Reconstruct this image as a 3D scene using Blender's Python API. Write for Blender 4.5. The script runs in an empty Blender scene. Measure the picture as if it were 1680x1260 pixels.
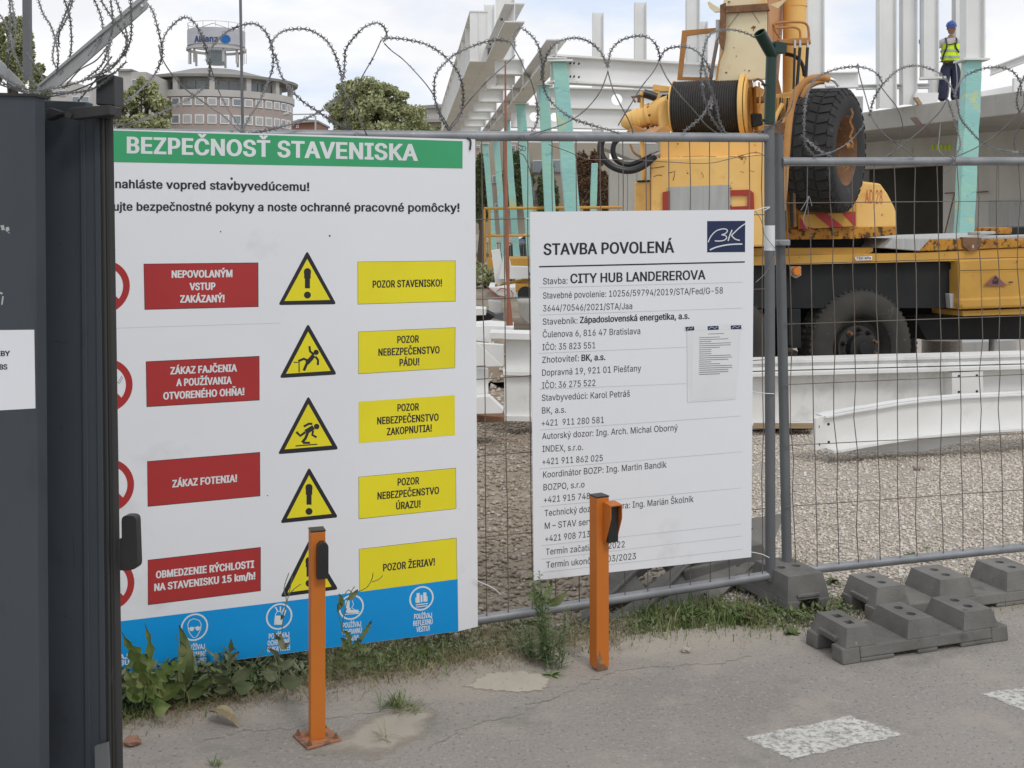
import bpy, math, os, random
import numpy as np
from mathutils import Vector, Matrix
from mathutils.geometry import delaunay_2d_cdt, tessellate_polygon
random.seed(7); RNG=np.random.default_rng(7)
SC=bpy.context.scene; COL=SC.collection
R=math.radians
# ------------------------------------------------------------------ camera, light, exposure
F=1900.0; EYE=1.75; HY=365.0; CX=840.0           # focal length, eye height, horizon row and centre column of the 1680 px frame
cam=bpy.data.cameras.new('camera'); cam.lens=36*F/1680; cam.sensor_width=36
cam.shift_y=-(630-HY)/1680; cam.clip_start=.1; cam.clip_end=2000
co=bpy.data.objects.new('camera',cam); COL.objects.link(co); co.location=(0,0,EYE); co.rotation_euler=(R(90),0,0); SC.camera=co
SC.view_settings.view_transform='Standard'; SC.view_settings.look='None'; SC.view_settings.exposure=0.06; SC.view_settings.gamma=1
SC.view_settings.use_curve_mapping=False
W=bpy.data.worlds.new('World'); SC.world=W; W.use_nodes=True
def build_world():
    nt=W.node_tree; N=nt.nodes; L=nt.links; bg=N['Background']
    sky=N.new('ShaderNodeTexSky'); sky.sky_type='NISHITA'; sky.sun_disc=False; sky.sun_elevation=R(52); sky.sun_rotation=R(150)
    sky.air_density=1.0; sky.dust_density=2.5
    tc=N.new('ShaderNodeTexCoord'); mp=N.new('ShaderNodeMapping'); mp.inputs['Scale'].default_value=(1,1,2.6); mp.inputs['Location'].default_value=(.37,.2,.05)
    L.new(tc.outputs['Generated'],mp.inputs['Vector'])
    n1=N.new('ShaderNodeTexNoise'); n1.inputs['Scale'].default_value=3.1; n1.inputs['Detail'].default_value=9; n1.inputs['Roughness'].default_value=.52
    L.new(mp.outputs[0],n1.inputs['Vector'])
    r1=N.new('ShaderNodeValToRGB'); r1.color_ramp.elements[0].position=.42; r1.color_ramp.elements[1].position=.53
    L.new(n1.outputs['Fac'],r1.inputs['Fac'])
    n2=N.new('ShaderNodeTexNoise'); n2.inputs['Scale'].default_value=7; n2.inputs['Detail'].default_value=6
    L.new(mp.outputs[0],n2.inputs['Vector'])
    r2=N.new('ShaderNodeValToRGB'); r2.color_ramp.elements[0].color=(8.7,8.8,9.15,1); r2.color_ramp.elements[1].color=(9.9,9.9,9.95,1)
    r2.color_ramp.elements[0].position=.35; r2.color_ramp.elements[1].position=.6
    L.new(n2.outputs['Fac'],r2.inputs['Fac'])
    # thin high veil of cloud over the whole blue
    veil=N.new('ShaderNodeMixRGB'); veil.inputs['Fac'].default_value=.93; veil.inputs['Color2'].default_value=(7.3,8.25,9.8,1)
    L.new(sky.outputs[0],veil.inputs['Color1'])
    mx=N.new('ShaderNodeMixRGB'); L.new(r1.outputs['Color'],mx.inputs['Fac']); L.new(veil.outputs[0],mx.inputs['Color1']); L.new(r2.outputs['Color'],mx.inputs['Color2'])
    L.new(mx.outputs[0],bg.inputs['Color']); bg.inputs['Strength'].default_value=.1
build_world()
sl=bpy.data.lights.new('sun','SUN'); sl.energy=1.0; sl.angle=R(14); sl.color=(1,.96,.9)
so=bpy.data.objects.new('sun',sl); COL.objects.link(so)
# light comes from behind the camera, a little from the right
sd=Vector((math.cos(R(52))*math.sin(R(150)),math.cos(R(52))*math.cos(R(150)),math.sin(R(52)))); so.rotation_euler=sd.to_track_quat('Z','Y').to_euler()

# ------------------------------------------------------------------ helpers
def P(px,py,Y): return Vector(((px-CX)/F*Y,Y,EYE+(HY-py)/F*Y))
def G(px,py,z=0.0):
    Y=F*(EYE-z)/(py-HY); return Vector(((px-CX)/F*Y,Y,z))
class Plane:
    """upright plane through two points given as (column, distance)"""
    def __init__(s,x0,Y0,x1,Y1):
        s.a=Vector(((x0-CX)/F*Y0,Y0)); s.b=Vector(((x1-CX)/F*Y1,Y1)); d=(s.b-s.a).normalized(); s.d=Vector((d.x,d.y,0))
        s.n=Vector((d.y,-d.x,0))
        if s.n.y>0: s.n=-s.n
    def Y(s,px,off=0.0):
        k=(px-CX)/F; ax,ay=s.a.x+s.n.x*off,s.a.y+s.n.y*off; dx,dy=s.b-s.a
        t=(k*ay-ax)/(dx-k*dy); return ay+t*dy
    def hit(s,px,py,off=0.0): return P(px,py,s.Y(px,off))
class MB:
    def __init__(s): s.v=[]; s.f=[]
    def add(s,v,f):
        b=len(s.v); s.v+= [Vector(p) for p in v]; s.f+=[tuple(b+i for i in q) for q in f]; return s
    def hexa(s,a,b):      # two quads, same winding
        s.add(list(a)+list(b),[(0,1,2,3),(7,6,5,4),(0,4,5,1),(1,5,6,2),(2,6,7,3),(3,7,4,0)]); return s
    def box(s,x0,x1,y0,y1,z0,z1,M=None):
        a=[(x0,y0,z0),(x1,y0,z0),(x1,y0,z1),(x0,y0,z1)]; b=[(x0,y1,z0),(x1,y1,z0),(x1,y1,z1),(x0,y1,z1)]
        a=[Vector(p) for p in a]; b=[Vector(p) for p in b]
        if M: a=[M@p for p in a]; b=[M@p for p in b]
        return s.hexa(a,b)
    def prism(s,front,vec):
        n=len(front); front=[Vector(p) for p in front]; back=[p+vec for p in front]
        nn=Vector((0,0,0))
        for i in range(n): nn+=front[i-1].cross(front[i])
        if abs(n-4)<1 or n==3:
            fs=[tuple(range(n))]
        else:
            fs=[tuple(t) for t in tessellate_polygon([front])]
        s.add(front+back,fs+[tuple(n+i for i in reversed(q)) for q in fs]+[(i,(i+1)%n,n+(i+1)%n,n+i)[::-1] for i in range(n)]); return s
    def tube(s,pts,r,seg=8,caps=True,closed=False):
        pts=[Vector(p) for p in pts]; n=len(pts); rr=r if isinstance(r,(list,tuple)) else [r]*n
        T=[]
        for i in range(n):
            a=pts[i-1] if (i>0 or closed) else pts[i]; b=pts[(i+1)%n] if (i<n-1 or closed) else pts[i]; T.append((b-a).normalized())
        u=T[0].orthogonal().normalized(); b0=len(s.v)
        for i in range(n):
            u=(u-T[i]*u.dot(T[i])); u=u.normalized() if u.length>1e-6 else T[i].orthogonal().normalized(); w=T[i].cross(u)
            for k in range(seg):
                a=2*math.pi*k/seg; s.v.append(pts[i]+(u*math.cos(a)+w*math.sin(a))*rr[i])
        m=n if closed else n-1
        for i in range(m):
            for k in range(seg):
                i2=(i+1)%n; s.f.append((b0+i*seg+k,b0+i*seg+(k+1)%seg,b0+i2*seg+(k+1)%seg,b0+i2*seg+k))
        if caps and not closed:
            s.f.append(tuple(b0+k for k in reversed(range(seg)))); s.f.append(tuple(b0+(n-1)*seg+k for k in range(seg)))
        return s
    def lathe(s,origin,axis,prof,seg=32,caps=True):
        """prof: (distance along axis, radius)"""
        axis=Vector(axis).normalized(); u=axis.orthogonal().normalized(); w=axis.cross(u); b0=len(s.v); o=Vector(origin)
        for h,r in prof:
            for k in range(seg):
                a=2*math.pi*k/seg; s.v.append(o+axis*h+(u*math.cos(a)+w*math.sin(a))*r)
        for i in range(len(prof)-1):
            for k in range(seg): s.f.append((b0+i*seg+k,b0+i*seg+(k+1)%seg,b0+(i+1)*seg+(k+1)%seg,b0+(i+1)*seg+k))
        if caps:
            s.f.append(tuple(b0+k for k in reversed(range(seg)))); s.f.append(tuple(b0+(len(prof)-1)*seg+k for k in range(seg)))
        return s
def crom(pts,n=6,closed=False):
    pts=[Vector(p) for p in pts]; out=[]; m=len(pts)
    for i in range(m if closed else m-1):
        if closed: p0,p1,p2,p3=pts[i-1],pts[i],pts[(i+1)%m],pts[(i+2)%m]
        else: p0,p1,p2,p3=pts[max(i-1,0)],pts[i],pts[i+1],pts[min(i+2,m-1)]
        for k in range(n):
            t=k/n; out.append(.5*((2*p1)+(p2-p0)*t+(2*p0-5*p1+4*p2-p3)*t*t+(3*p1-p0-3*p2+p3)*t**3))
    if not closed: out.append(pts[-1])
    return out
def obj(name,mb,mat,parent=None,bevel=0,smooth=False,recenter=True,angle=40):
    vs=mb.v; me=bpy.data.meshes.new(name)
    if vs and recenter:
        xs=[min(p[i] for p in vs) for i in range(3)]; xe=[max(p[i] for p in vs) for i in range(3)]
        o0=Vector(((xs[0]+xe[0])/2,(xs[1]+xe[1])/2,xs[2]))
    else: o0=Vector((0,0,0))
    me.from_pydata([p-o0 for p in vs],[],mb.f); me.materials.append(mat)
    o=bpy.data.objects.new(name,me); COL.objects.link(o); place(o,o0,parent)
    if smooth: me.polygons.foreach_set('use_smooth',[True]*len(me.polygons)); me.set_sharp_from_angle(angle=R(angle))
    if bevel:
        m=o.modifiers.new('bevel','BEVEL'); m.width=bevel; m.segments=2; m.limit_method='ANGLE'; m.angle_limit=R(35)
    return o
def wpos(o):
    p=Vector(o.location)
    while o.parent: o=o.parent; p=p+Vector(o.location)
    return p
def place(o,pos,parent):
    """no thing here has a rotated parent, so offsets simply add up"""
    if parent is not None: o.parent=parent; o.location=Vector(pos)-wpos(parent)
    else: o.location=pos
def npobj(name,V,Fc,mat,parent=None,k=3):
    """V (n,3) and Fc (m,k) numpy arrays"""
    me=bpy.data.meshes.new(name); n=len(V); m=len(Fc); o0=np.array([(V[:,0].min()+V[:,0].max())/2,(V[:,1].min()+V[:,1].max())/2,V[:,2].min()])
    me.vertices.add(n); me.vertices.foreach_set('co',(V-o0).astype(np.float32).ravel())
    me.loops.add(m*k); me.loops.foreach_set('vertex_index',Fc.astype(np.int32).ravel())
    me.polygons.add(m); me.polygons.foreach_set('loop_start',np.arange(0,m*k,k,dtype=np.int32))
    me.update(calc_edges=True); me.materials.append(mat)
    o=bpy.data.objects.new(name,me); COL.objects.link(o); place(o,Vector(o0),parent); return o
def thing(name,label,cat,loc,group=None):
    o=bpy.data.objects.new(name,None); COL.objects.link(o); o.location=loc; o.empty_display_size=.1
    o['label']=label; o['category']=cat
    if group: o['group']=group
    return o
def tag(o,label,cat,group=None,kind=None):
    if label: o['label']=label
    if cat: o['category']=cat
    if group: o['group']=group
    if kind: o['kind']=kind
    return o
def struct(o): o['kind']='structure'; return o
def stuff(o,label=None):
    o['kind']='stuff'
    if label: o['label']=label
    return o
# ------------------------------------------------------------------ materials
def mat(name,c,c2=None,scale=4,rough=.7,metal=0,bump=0,bscale=60,bdist=.01,spots=(),stretch=(1,1,1),spec=.3,c3=None,detail=6,lo=.35,hi=.65,alpha=None):
    """base colour mottled between c and c2; spots = list of (colour, scale, threshold, softness)"""
    m=bpy.data.materials.new(name); m.use_nodes=True; nt=m.node_tree; N=nt.nodes; L=nt.links; b=N['Principled BSDF']
    b.inputs['Roughness'].default_value=rough; b.inputs['Metallic'].default_value=metal; b.inputs['Specular IOR Level'].default_value=spec
    geo=N.new('ShaderNodeNewGeometry'); mp=N.new('ShaderNodeMapping'); mp.inputs['Scale'].default_value=stretch; L.new(geo.outputs['Position'],mp.inputs['Vector'])
    def noise(s,d=detail,r=.55):
        n=N.new('ShaderNodeTexNoise'); n.inputs['Scale'].default_value=s; n.inputs['Detail'].default_value=d; n.inputs['Roughness'].default_value=r
        L.new(mp.outputs[0],n.inputs['Vector']); return n.outputs['Fac']
    c=tuple(c)+(1,); cur=None
    if c2 is None: c2=tuple(x*.86 for x in c[:3])
    r=N.new('ShaderNodeValToRGB'); r.color_ramp.elements[0].position=lo; r.color_ramp.elements[1].position=hi
    r.color_ramp.elements[0].color=c; r.color_ramp.elements[1].color=tuple(c2)+(1,)
    if c3 is not None:
        e=r.color_ramp.elements.new(hi+.1); e.color=tuple(c3)+(1,)
    L.new(noise(scale),r.inputs['Fac']); cur=r.outputs['Color']
    for sc_,ss,th,so_ in spots:
        rr=N.new('ShaderNodeValToRGB'); rr.color_ramp.elements[0].position=th; rr.color_ramp.elements[1].position=th+so_
        L.new(noise(ss,8,.62),rr.inputs['Fac']); mx=N.new('ShaderNodeMixRGB'); mx.inputs['Color2'].default_value=tuple(sc_)+(1,)
        L.new(rr.outputs['Color'],mx.inputs['Fac']); L.new(cur,mx.inputs['Color1']); cur=mx.outputs[0]
    L.new(cur,b.inputs['Base Color'])
    if bump:
        bn=N.new('ShaderNodeBump'); bn.inputs['Strength'].default_value=bump; bn.inputs['Distance'].default_value=bdist
        L.new(noise(bscale,4,.6),bn.inputs['Height']); L.new(bn.outputs[0],b.inputs['Normal'])
    if alpha: b.inputs['Alpha'].default_value=alpha
    return m
M={}
RUST=(.16,.06,.022); DIRT=(.11,.09,.065)
M['print_white']=mat('sign_white',(.775,.78,.80),(.735,.74,.76),scale=.9,rough=.42,bump=.25,bscale=1.6,bdist=.012,spots=[((.58,.58,.57),2.2,.60,.2),((.42,.40,.37),30,.735,.02)])
M['green']=mat('print_green',(.052,.36,.155),(.045,.33,.14),scale=2,rough=.45)
M['red']=mat('print_red',(.42,.036,.036),(.37,.032,.032),scale=2,rough=.45)
M['yellow']=mat('print_yellow',(.80,.70,.022),(.74,.64,.022),scale=3,rough=.45)
M['blue']=mat('print_blue',(.005,.30,.70),(.005,.27,.64),scale=2,rough=.45,spots=[((.3,.3,.3),14,.72,.05)])
M['black_print']=mat('print_black',(.022,.022,.026),(.028,.028,.032),scale=3,rough=.5)
M['grey_print']=mat('print_grey',(.055,.055,.06),(.07,.07,.075),scale=3,rough=.5)
M['white_print']=mat('print_pale',(.72,.74,.74),(.66,.68,.68),scale=3,rough=.5)
M['line_print']=mat('print_hairline',(.53,.54,.56),(.56,.57,.6),scale=3,rough=.5)
M['navy']=mat('print_navy',(.016,.024,.075),(.02,.03,.08),scale=3,rough=.45)
M['paper']=mat('paper',(.74,.745,.75),(.68,.69,.70),scale=6,rough=.4,bump=.2,bscale=8)
M['gate']=mat('gate_paint',(.064,.073,.084),(.050,.058,.068),scale=2.2,rough=.52,bump=.06,bscale=30,spots=[((.12,.12,.12),26,.74,.04),((.028,.03,.034),3,.55,.2)],stretch=(1,1,.5))
M['gate_dark']=mat('gate_paint_dark',(.03,.031,.033),(.045,.042,.038),scale=3,rough=.6,bump=.1,bscale=25,spots=[((.12,.11,.10),18,.66,.08)],stretch=(4,4,.25))
M['black']=mat('black_plastic',(.012,.012,.013),(.02,.02,.02),scale=8,rough=.38,spec=.5)
M['galv']=mat('galvanised_steel',(.29,.295,.305),(.22,.225,.235),scale=9,rough=.48,metal=.35,bump=.08,bscale=60,spots=[((.42,.43,.43),34,.68,.04),((.12,.11,.10),15,.70,.05)],stretch=(1,1,.6))
M['post']=mat('dull_steel_post',(.165,.17,.175),(.13,.135,.14),scale=6,rough=.55,metal=.2,spots=[((.4,.42,.42),22,.72,.03),((.10,.06,.04),5,.72,.08)],stretch=(1,1,.4))
M['wire']=mat('mesh_wire',(.19,.175,.155),(.12,.09,.07),scale=5,rough=.6,metal=.2,spots=[((.15,.07,.035),4,.6,.12)])
M['razor']=mat('razor_wire_steel',(.21,.212,.215),(.14,.135,.13),scale=7,rough=.5,metal=.35,spots=[((.5,.5,.52),11,.66,.05)])
M['angle']=mat('angle_bracket',(.38,.385,.38),(.32,.325,.32),scale=9,rough=.6,spots=[((.2,.12,.07),20,.74,.05)])
M['orange']=mat('orange_paint',(.55,.165,.024),(.49,.14,.02),scale=3,rough=.5,bump=.04,bscale=40,spots=[((.12,.06,.04),16,.74,.04)],stretch=(1,1,.5))
M['darkgreen']=mat('green_post_paint',(.006,.035,.022),(.006,.028,.018),scale=4,rough=.35,spec=.5)
M['steel']=mat('primed_steel',(.80,.80,.78),(.73,.73,.71),scale=1.2,rough=.62,spots=[((.42,.41,.38),7,.72,.06)])
M['steel_near']=mat('white_primed_beam',(.78,.775,.75),(.71,.705,.68),scale=2,rough=.55,spots=[((.36,.33,.29),13,.72,.05),((.5,.49,.46),2.5,.56,.2)])
M['wrap']=mat('turquoise_wrapping_film',(.33,.62,.52),(.29,.57,.56),scale=1.2,rough=.35,bump=.35,bscale=9,bdist=.03,spots=[((.50,.60,.33),2.4,.58,.05),((.18,.42,.50),3.1,.62,.06)],stretch=(1,1,1.6),spec=.5)
M['concrete']=mat('cast_concrete',(.46,.44,.40),(.38,.365,.335),scale=1.3,rough=.85,bump=.15,bscale=14,spots=[((.22,.21,.19),4,.62,.15)],stretch=(1,1,.45))
M['concrete2']=mat('weathered_block_concrete',(.165,.158,.145),(.12,.115,.106),scale=9,rough=.9,bump=.6,bscale=140,bdist=.004,spots=[((.26,.25,.22),34,.66,.08),((.06,.058,.054),7,.6,.15)])
M['concrete3']=mat('pale_block_concrete',(.20,.19,.172),(.155,.148,.135),scale=9,rough=.9,bump=.6,bscale=140,bdist=.004,spots=[((.32,.30,.27),34,.66,.08),((.09,.086,.08),7,.6,.15)])
M['yel']=mat('crane_yellow',(.88,.56,.19),(.80,.47,.14),scale=2.2,rough=.5,bump=.05,bscale=20,spots=[((.62,.30,.06),1.7,.56,.14),((.22,.09,.03),6.5,.655,.04),((.12,.06,.03),22,.69,.03),((.93,.72,.42),9,.68,.04)])
M['yel2']=mat('crane_deck_yellow',(.60,.34,.07),(.52,.28,.055),scale=2.5,rough=.6,spots=[(RUST,14,.66,.05),((.35,.32,.25),4,.66,.08)])
M['yel_rust']=mat('rusted_yellow',(.50,.24,.035),(.34,.14,.03),scale=8,rough=.8,bump=.4,bscale=50,bdist=.01,spots=[((.09,.045,.02),16,.52,.06)])
M['cream']=mat('faded_boom_paint',(.80,.70,.48),(.74,.61,.37),scale=2,rough=.55,bump=.06,bscale=20,spots=[((.74,.46,.17),1.5,.52,.12),((.12,.07,.03),13,.71,.02),((.25,.12,.05),34,.74,.02)])
M['salmon']=mat('boom_side_paint',(.60,.33,.17),(.54,.28,.13),scale=2,rough=.55,spots=[(RUST,9,.68,.06)])
M['pipe']=mat('brown_orange_pipe',(.50,.25,.08),(.42,.19,.06),scale=6,rough=.5,spots=[(RUST,14,.64,.05)])
M['rust']=mat('rusty_steel',(.17,.09,.05),(.24,.13,.07),scale=12,rough=.85,bump=.5,bscale=60,spots=[((.35,.2,.08),9,.6,.06)])
M['rust_pole']=mat('red_brown_primer',(.34,.14,.085),(.28,.11,.07),scale=4,rough=.75)
M['chassis']=mat('black_chassis',(.014,.015,.016),(.022,.022,.022),scale=3,rough=.7,spots=[((.05,.045,.04),6,.64,.1)])
M['rubber']=mat('tyre_rubber',(.028,.028,.029),(.04,.039,.038),scale=4,rough=.8,bump=.2,bscale=60,spots=[((.085,.08,.075),5,.6,.15)])
M['tyre_dusty']=mat('dusty_tyre',(.062,.058,.05),(.05,.047,.042),scale=4,rough=.88,bump=.2,bscale=30,spots=[((.11,.10,.085),9,.6,.12)])
M['rope']=mat('wire_rope',(.05,.045,.04),(.035,.032,.03),scale=20,rough=.6,bump=.4,bscale=120)
M['greyplate']=mat('zinc_plate',(.46,.46,.44),(.38,.38,.365),scale=4,rough=.6,stretch=(5,5,.5))
M['reflector']=mat('orange_reflector',(.75,.22,.02),(.7,.2,.02),rough=.2,spec=.6)
M['silver']=mat('bright_fitting',(.6,.6,.6),(.5,.5,.5),rough=.3,metal=.7)
M['glass']=mat('window_glass',(.22,.26,.27),(.17,.2,.21),scale=.4,rough=.12,spec=.7)
M['cabglass']=mat('cab_glass',(.72,.76,.8),(.68,.72,.76),rough=.1,spec=.6,alpha=.35)
M['timber']=mat('raw_timber',(.42,.31,.19),(.34,.25,.15),scale=12,rough=.8,stretch=(.4,1,6))
M['pale_wall']=mat('pale_site_wall',(.60,.58,.53),(.52,.50,.46),scale=1.3,rough=.85,spots=[((.34,.33,.30),3,.62,.15)],stretch=(3,1,.35))
M['room_shade']=mat('inner_wall_painted_shade',(.16,.15,.13),(.2,.19,.165),scale=1,rough=.9)  # concrete made darker, the shade of the interior is put into its colour
M['bark']=mat('bark',(.10,.075,.055),(.07,.05,.038),scale=8,rough=.9)
def leafmat(name,c,c2,c3,scale=2.5,trans=.25):
    m=mat(name,c,c2,scale=scale,rough=.65,c3=c3,lo=.35,hi=.5); b=m.node_tree.nodes['Principled BSDF']
    return m
M['leaf_a']=leafmat('tree_leaves',(.24,.265,.13),(.33,.35,.17),(.42,.43,.24),1.4)
M['leaf_b']=leafmat('tree_leaves_pale',(.19,.21,.10),(.25,.27,.13),(.31,.32,.17),.9)
M['ivy']=leafmat('ivy_leaves',(.08,.105,.05),(.11,.14,.065),(.15,.18,.09),1.5)
M['ivy_brown']=leafmat('brown_ivy',(.16,.09,.055),(.2,.12,.07),(.12,.08,.05),1.5)
M['grass']=leafmat('grass_blades',(.085,.14,.035),(.13,.18,.055),(.22,.23,.10),7)
M['straw']=leafmat('dry_grass',(.30,.24,.14),(.22,.17,.10),(.36,.30,.19),9)
M['weed']=leafmat('weed_leaves',(.07,.10,.032),(.10,.135,.045),(.15,.17,.07),9)
M['weed_dull']=leafmat('dull_weed_leaves',(.085,.105,.05),(.12,.14,.07),(.17,.18,.10),9)
M['feather']=leafmat('feathery_weed',(.12,.17,.07),(.15,.20,.09),(.2,.25,.12),9)
M['dryleaf']=leafmat('dead_leaf',(.26,.21,.115),(.20,.16,.09),(.30,.25,.15),20)
M['skin']=mat('skin',(.36,.2,.135),(.32,.17,.11),rough=.6)
M['hivis']=mat('hi_vis_yellow',(.72,.95,.03),(.62,.88,.03),scale=6,rough=.5)
M['reflective']=mat('reflective_tape',(.42,.45,.45),(.38,.4,.4),rough=.4)
M['trousers']=mat('navy_trousers',(.03,.033,.065),(.045,.05,.09),scale=8,rough=.8)
M['shirt']=mat('pale_tshirt',(.55,.5,.52),(.48,.44,.46),scale=8,rough=.8)
M['helmet']=mat('blue_helmet',(.04,.10,.36),(.035,.085,.32),rough=.3,spec=.5)
# ------------------------------------------------------------------ lettering
try: FONT=bpy.data.fonts.load(os.path.join(bpy.utils.system_resource('DATAFILES'),'fonts','Inter.woff2'))
except Exception: FONT=None
CAP=.727
def glyphs(body,off=0.0,res=3,space=1.0):
    """(x, y) outline of one line in em units, filled by winding number"""
    c=bpy.data.curves.new('line','FONT'); c.body=body; c.size=1; c.space_character=space
    if FONT: c.font=FONT
    o=bpy.data.objects.new('line',c); COL.objects.link(o)
    for q in bpy.context.selected_objects: q.select_set(False)
    o.select_set(True); bpy.context.view_layer.objects.active=o; bpy.ops.object.convert(target='CURVE')
    polys=[]
    for s in o.data.splines:
        pts=[]; bp=s.bezier_points; n=len(bp)
        for i in range(n):
            a,b=bp[i],bp[(i+1)%n]; h1,h2=a.handle_right,b.handle_left
            line=((a.co+(b.co-a.co)/3-h1).length<1e-4 and (b.co+(a.co-b.co)/3-h2).length<1e-4) or ((h1-a.co).length<1e-6 and (h2-b.co).length<1e-6)
            if line: pts.append(a.co.copy())
            else:
                for k in range(res):
                    t=k/res; pts.append(a.co*(1-t)**3+h1*3*t*(1-t)**2+h2*3*t*t*(1-t)+b.co*t**3)
        Q=[]
        for p in pts:
            if not Q or abs(p.x-Q[-1][0])+abs(p.y-Q[-1][1])>1e-4: Q.append((p.x,p.y))
        if len(Q)>1 and abs(Q[0][0]-Q[-1][0])+abs(Q[0][1]-Q[-1][1])<1e-4: Q.pop()
        if len(Q)>2: polys.append(Q)
    cd=o.data; bpy.data.objects.remove(o); bpy.data.curves.remove(cd)
    A=[sum(q[i-1][0]*q[i][1]-q[i][0]*q[i-1][1] for i in range(len(q))) for q in polys]
    sg=1 if A[max(range(len(A)),key=lambda i:abs(A[i]))]>0 else -1
    def grow(Pl,d):
        n=len(Pl); out=[]
        def nrm(u,v):
            dx,dy=v[0]-u[0],v[1]-u[1]; l=math.hypot(dx,dy) or 1; return (dy/l*sg,-dx/l*sg)
        for i in range(n):
            n1,n2=nrm(Pl[i-1],Pl[i]),nrm(Pl[i],Pl[(i+1)%n]); q=max(1+n1[0]*n2[0]+n1[1]*n2[1],.5)
            out.append((Pl[i][0]+d*(n1[0]+n2[0])/q,Pl[i][1]+d*.4*(n1[1]+n2[1])/q))
        return out
    if off: polys=[grow(q,off) for q in polys]
    polys.sort(key=lambda q:min(p[0] for p in q)); cl=[]; mx=-1e9
    for q in polys:
        if min(p[0] for p in q)>mx: cl.append([])
        cl[-1].append(q); mx=max(mx,max(p[0] for p in q))
    V=[];Fc=[]
    for g in cl:
        vs=[];ed=[]
        for q in g:
            b0=len(vs); vs+=[Vector(p) for p in q]; ed+=[(b0+i,b0+(i+1)%len(q)) for i in range(len(q))]
        r=delaunay_2d_cdt(vs,ed,[],0,1e-5)
        v=np.array([tuple(p) for p in r[0]]); t=np.array([f for f in r[2]]); c=v[t].mean(1)
        a=np.array([tuple(vs[i]) for i,_ in ed]); b=np.array([tuple(vs[j]) for _,j in ed])
        cy=c[:,1:2]; up=(a[:,1]<=cy)&(b[:,1]>cy); dn=(a[:,1]>cy)&(b[:,1]<=cy)
        lf=(b[:,0]-a[:,0])*(cy-a[:,1])-(c[:,0:1]-a[:,0])*(b[:,1]-a[:,1])
        w=(up&(lf>0)).sum(1)-(dn&(lf<0)).sum(1)
        b0=len(V); V+=[tuple(p) for p in v]; Fc+=[tuple(int(b0+j) for j in q) for q in t[w!=0]]
    return V,Fc
_v,_f=glyphs('HEH'); CAP=max(p[1] for p in _v)
def text(pl,body,x0,y0,x1,y1,cap,m,parent,bold=0.0,off=.004,space=1.0,res=3):
    """a printed line whose baseline runs from (x0,y0) to (x1,y1) on the board"""
    if off<.02: off*=.3
    V,Fc=glyphs(body,bold,res,space); a=min(p[0] for p in V); b=max(p[0] for p in V); mb=MB()
    vs=[]
    for x,y in V:
        t=(x-a)/(b-a); px=x0+(x1-x0)*t; py=y0+(y1-y0)*t-(y+.4*bold)/(CAP+.8*bold)*cap; vs.append(pl.hit(px,py,off))
    mb.add(vs,Fc); return obj('printed_text',mb,m,parent)
def patch(pl,pts,off,m,parent,name):
    if 0<off<.02: off*=.3
    mb=MB(); v=[pl.hit(x,y,off) for x,y in pts]
    fs=[tuple(range(len(pts)))] if len(pts)<=4 else [tuple(t) for t in tessellate_polygon([v])]
    mb.add(v,fs); return obj(name,mb,m,parent)
def rounded(pts,r,n=4):
    out=[]; m=len(pts)
    for i in range(m):
        p=Vector(pts[i]); a=(Vector(pts[i-1])-p).normalized()*r; b=(Vector(pts[(i+1)%m])-p).normalized()*r
        for k in range(n+1):
            t=k/n; out.append(tuple((p+a)*(1-t)**2+p*2*t*(1-t)+(p+b)*t*t))
    return out
def strokes(pl,segs,off,m,parent,name):
    """printed bars: list of (polyline, width in px) and ('dot', x, y, r)"""
    if 0<off<.02: off*=.3
    mb=MB(); k=0
    for s in segs:
        if s[0]=='dot':
            _,x,y,r=s; k+=1; ps=[pl.hit(x+r*math.cos(a*math.pi/9),y+r*math.sin(a*math.pi/9),off+k*.00004) for a in range(18)]
            mb.add(ps,[tuple(range(18))]); continue
        pts,w=s; pts=[Vector(p) for p in pts]; k+=1; L_=[];R_=[]
        for i,p in enumerate(pts):
            a=pts[max(i-1,0)]; b=pts[min(i+1,len(pts)-1)]; d=(b-a).normalized(); n=Vector((-d.y,d.x))*w/2
            L_.append(p+n); R_.append(p-n)
        vs=[pl.hit(p.x,p.y,off+k*.00004) for p in L_+R_]; n_=len(pts)
        mb.add(vs,[(i,i+1,n_+i+1,n_+i) for i in range(n_-1)])
    return obj(name,mb,m,parent)
def ring(pl,cx,cy,r0,r1,off,m,parent,name,n=40,sy=1.0,sh=0.0):
    off*=.3
    mb=MB(); vs=[]
    for r in (r0,r1):
        for k in range(n):
            a=2*math.pi*k/n; x=cx+r*math.cos(a); vs.append(pl.hit(x,cy+r*math.sin(a)*sy+sh*(x-cx),off))
    mb.add(vs,[(k,(k+1)%n,n+(k+1)%n,n+k) for k in range(n)]); return obj(name,mb,m,parent)
def slab(pl,pts,off,depth,m,parent,name,bevel=0):
    """solid plate or box: outline on the plane, given thickness going away"""
    mb=MB(); mb.prism([pl.hit(x,y,off) for x,y in pts],-pl.n*depth); return obj(name,mb,m,parent,bevel)
def ibeam(mb,p0,p1,h,w,tf=.02,tw=.012,up=Vector((0,0,1)),ends=True):
    """I-section whose bottom centre runs from p0 to p1"""
    p0=Vector(p0);p1=Vector(p1); d=(p1-p0).normalized(); s=d.cross(up).normalized(); u=s.cross(d).normalized()
    def b(a0,a1,z0,z1):
        q=lambda p:[p+s*a0+u*z0,p+s*a1+u*z0,p+s*a1+u*z1,p+s*a0+u*z1]
        mb.hexa(q(p0),q(p1))
    b(-w/2,w/2,0,tf); b(-w/2,w/2,h-tf,h); b(-tw/2,tw/2,tf,h-tf); return mb
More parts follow.
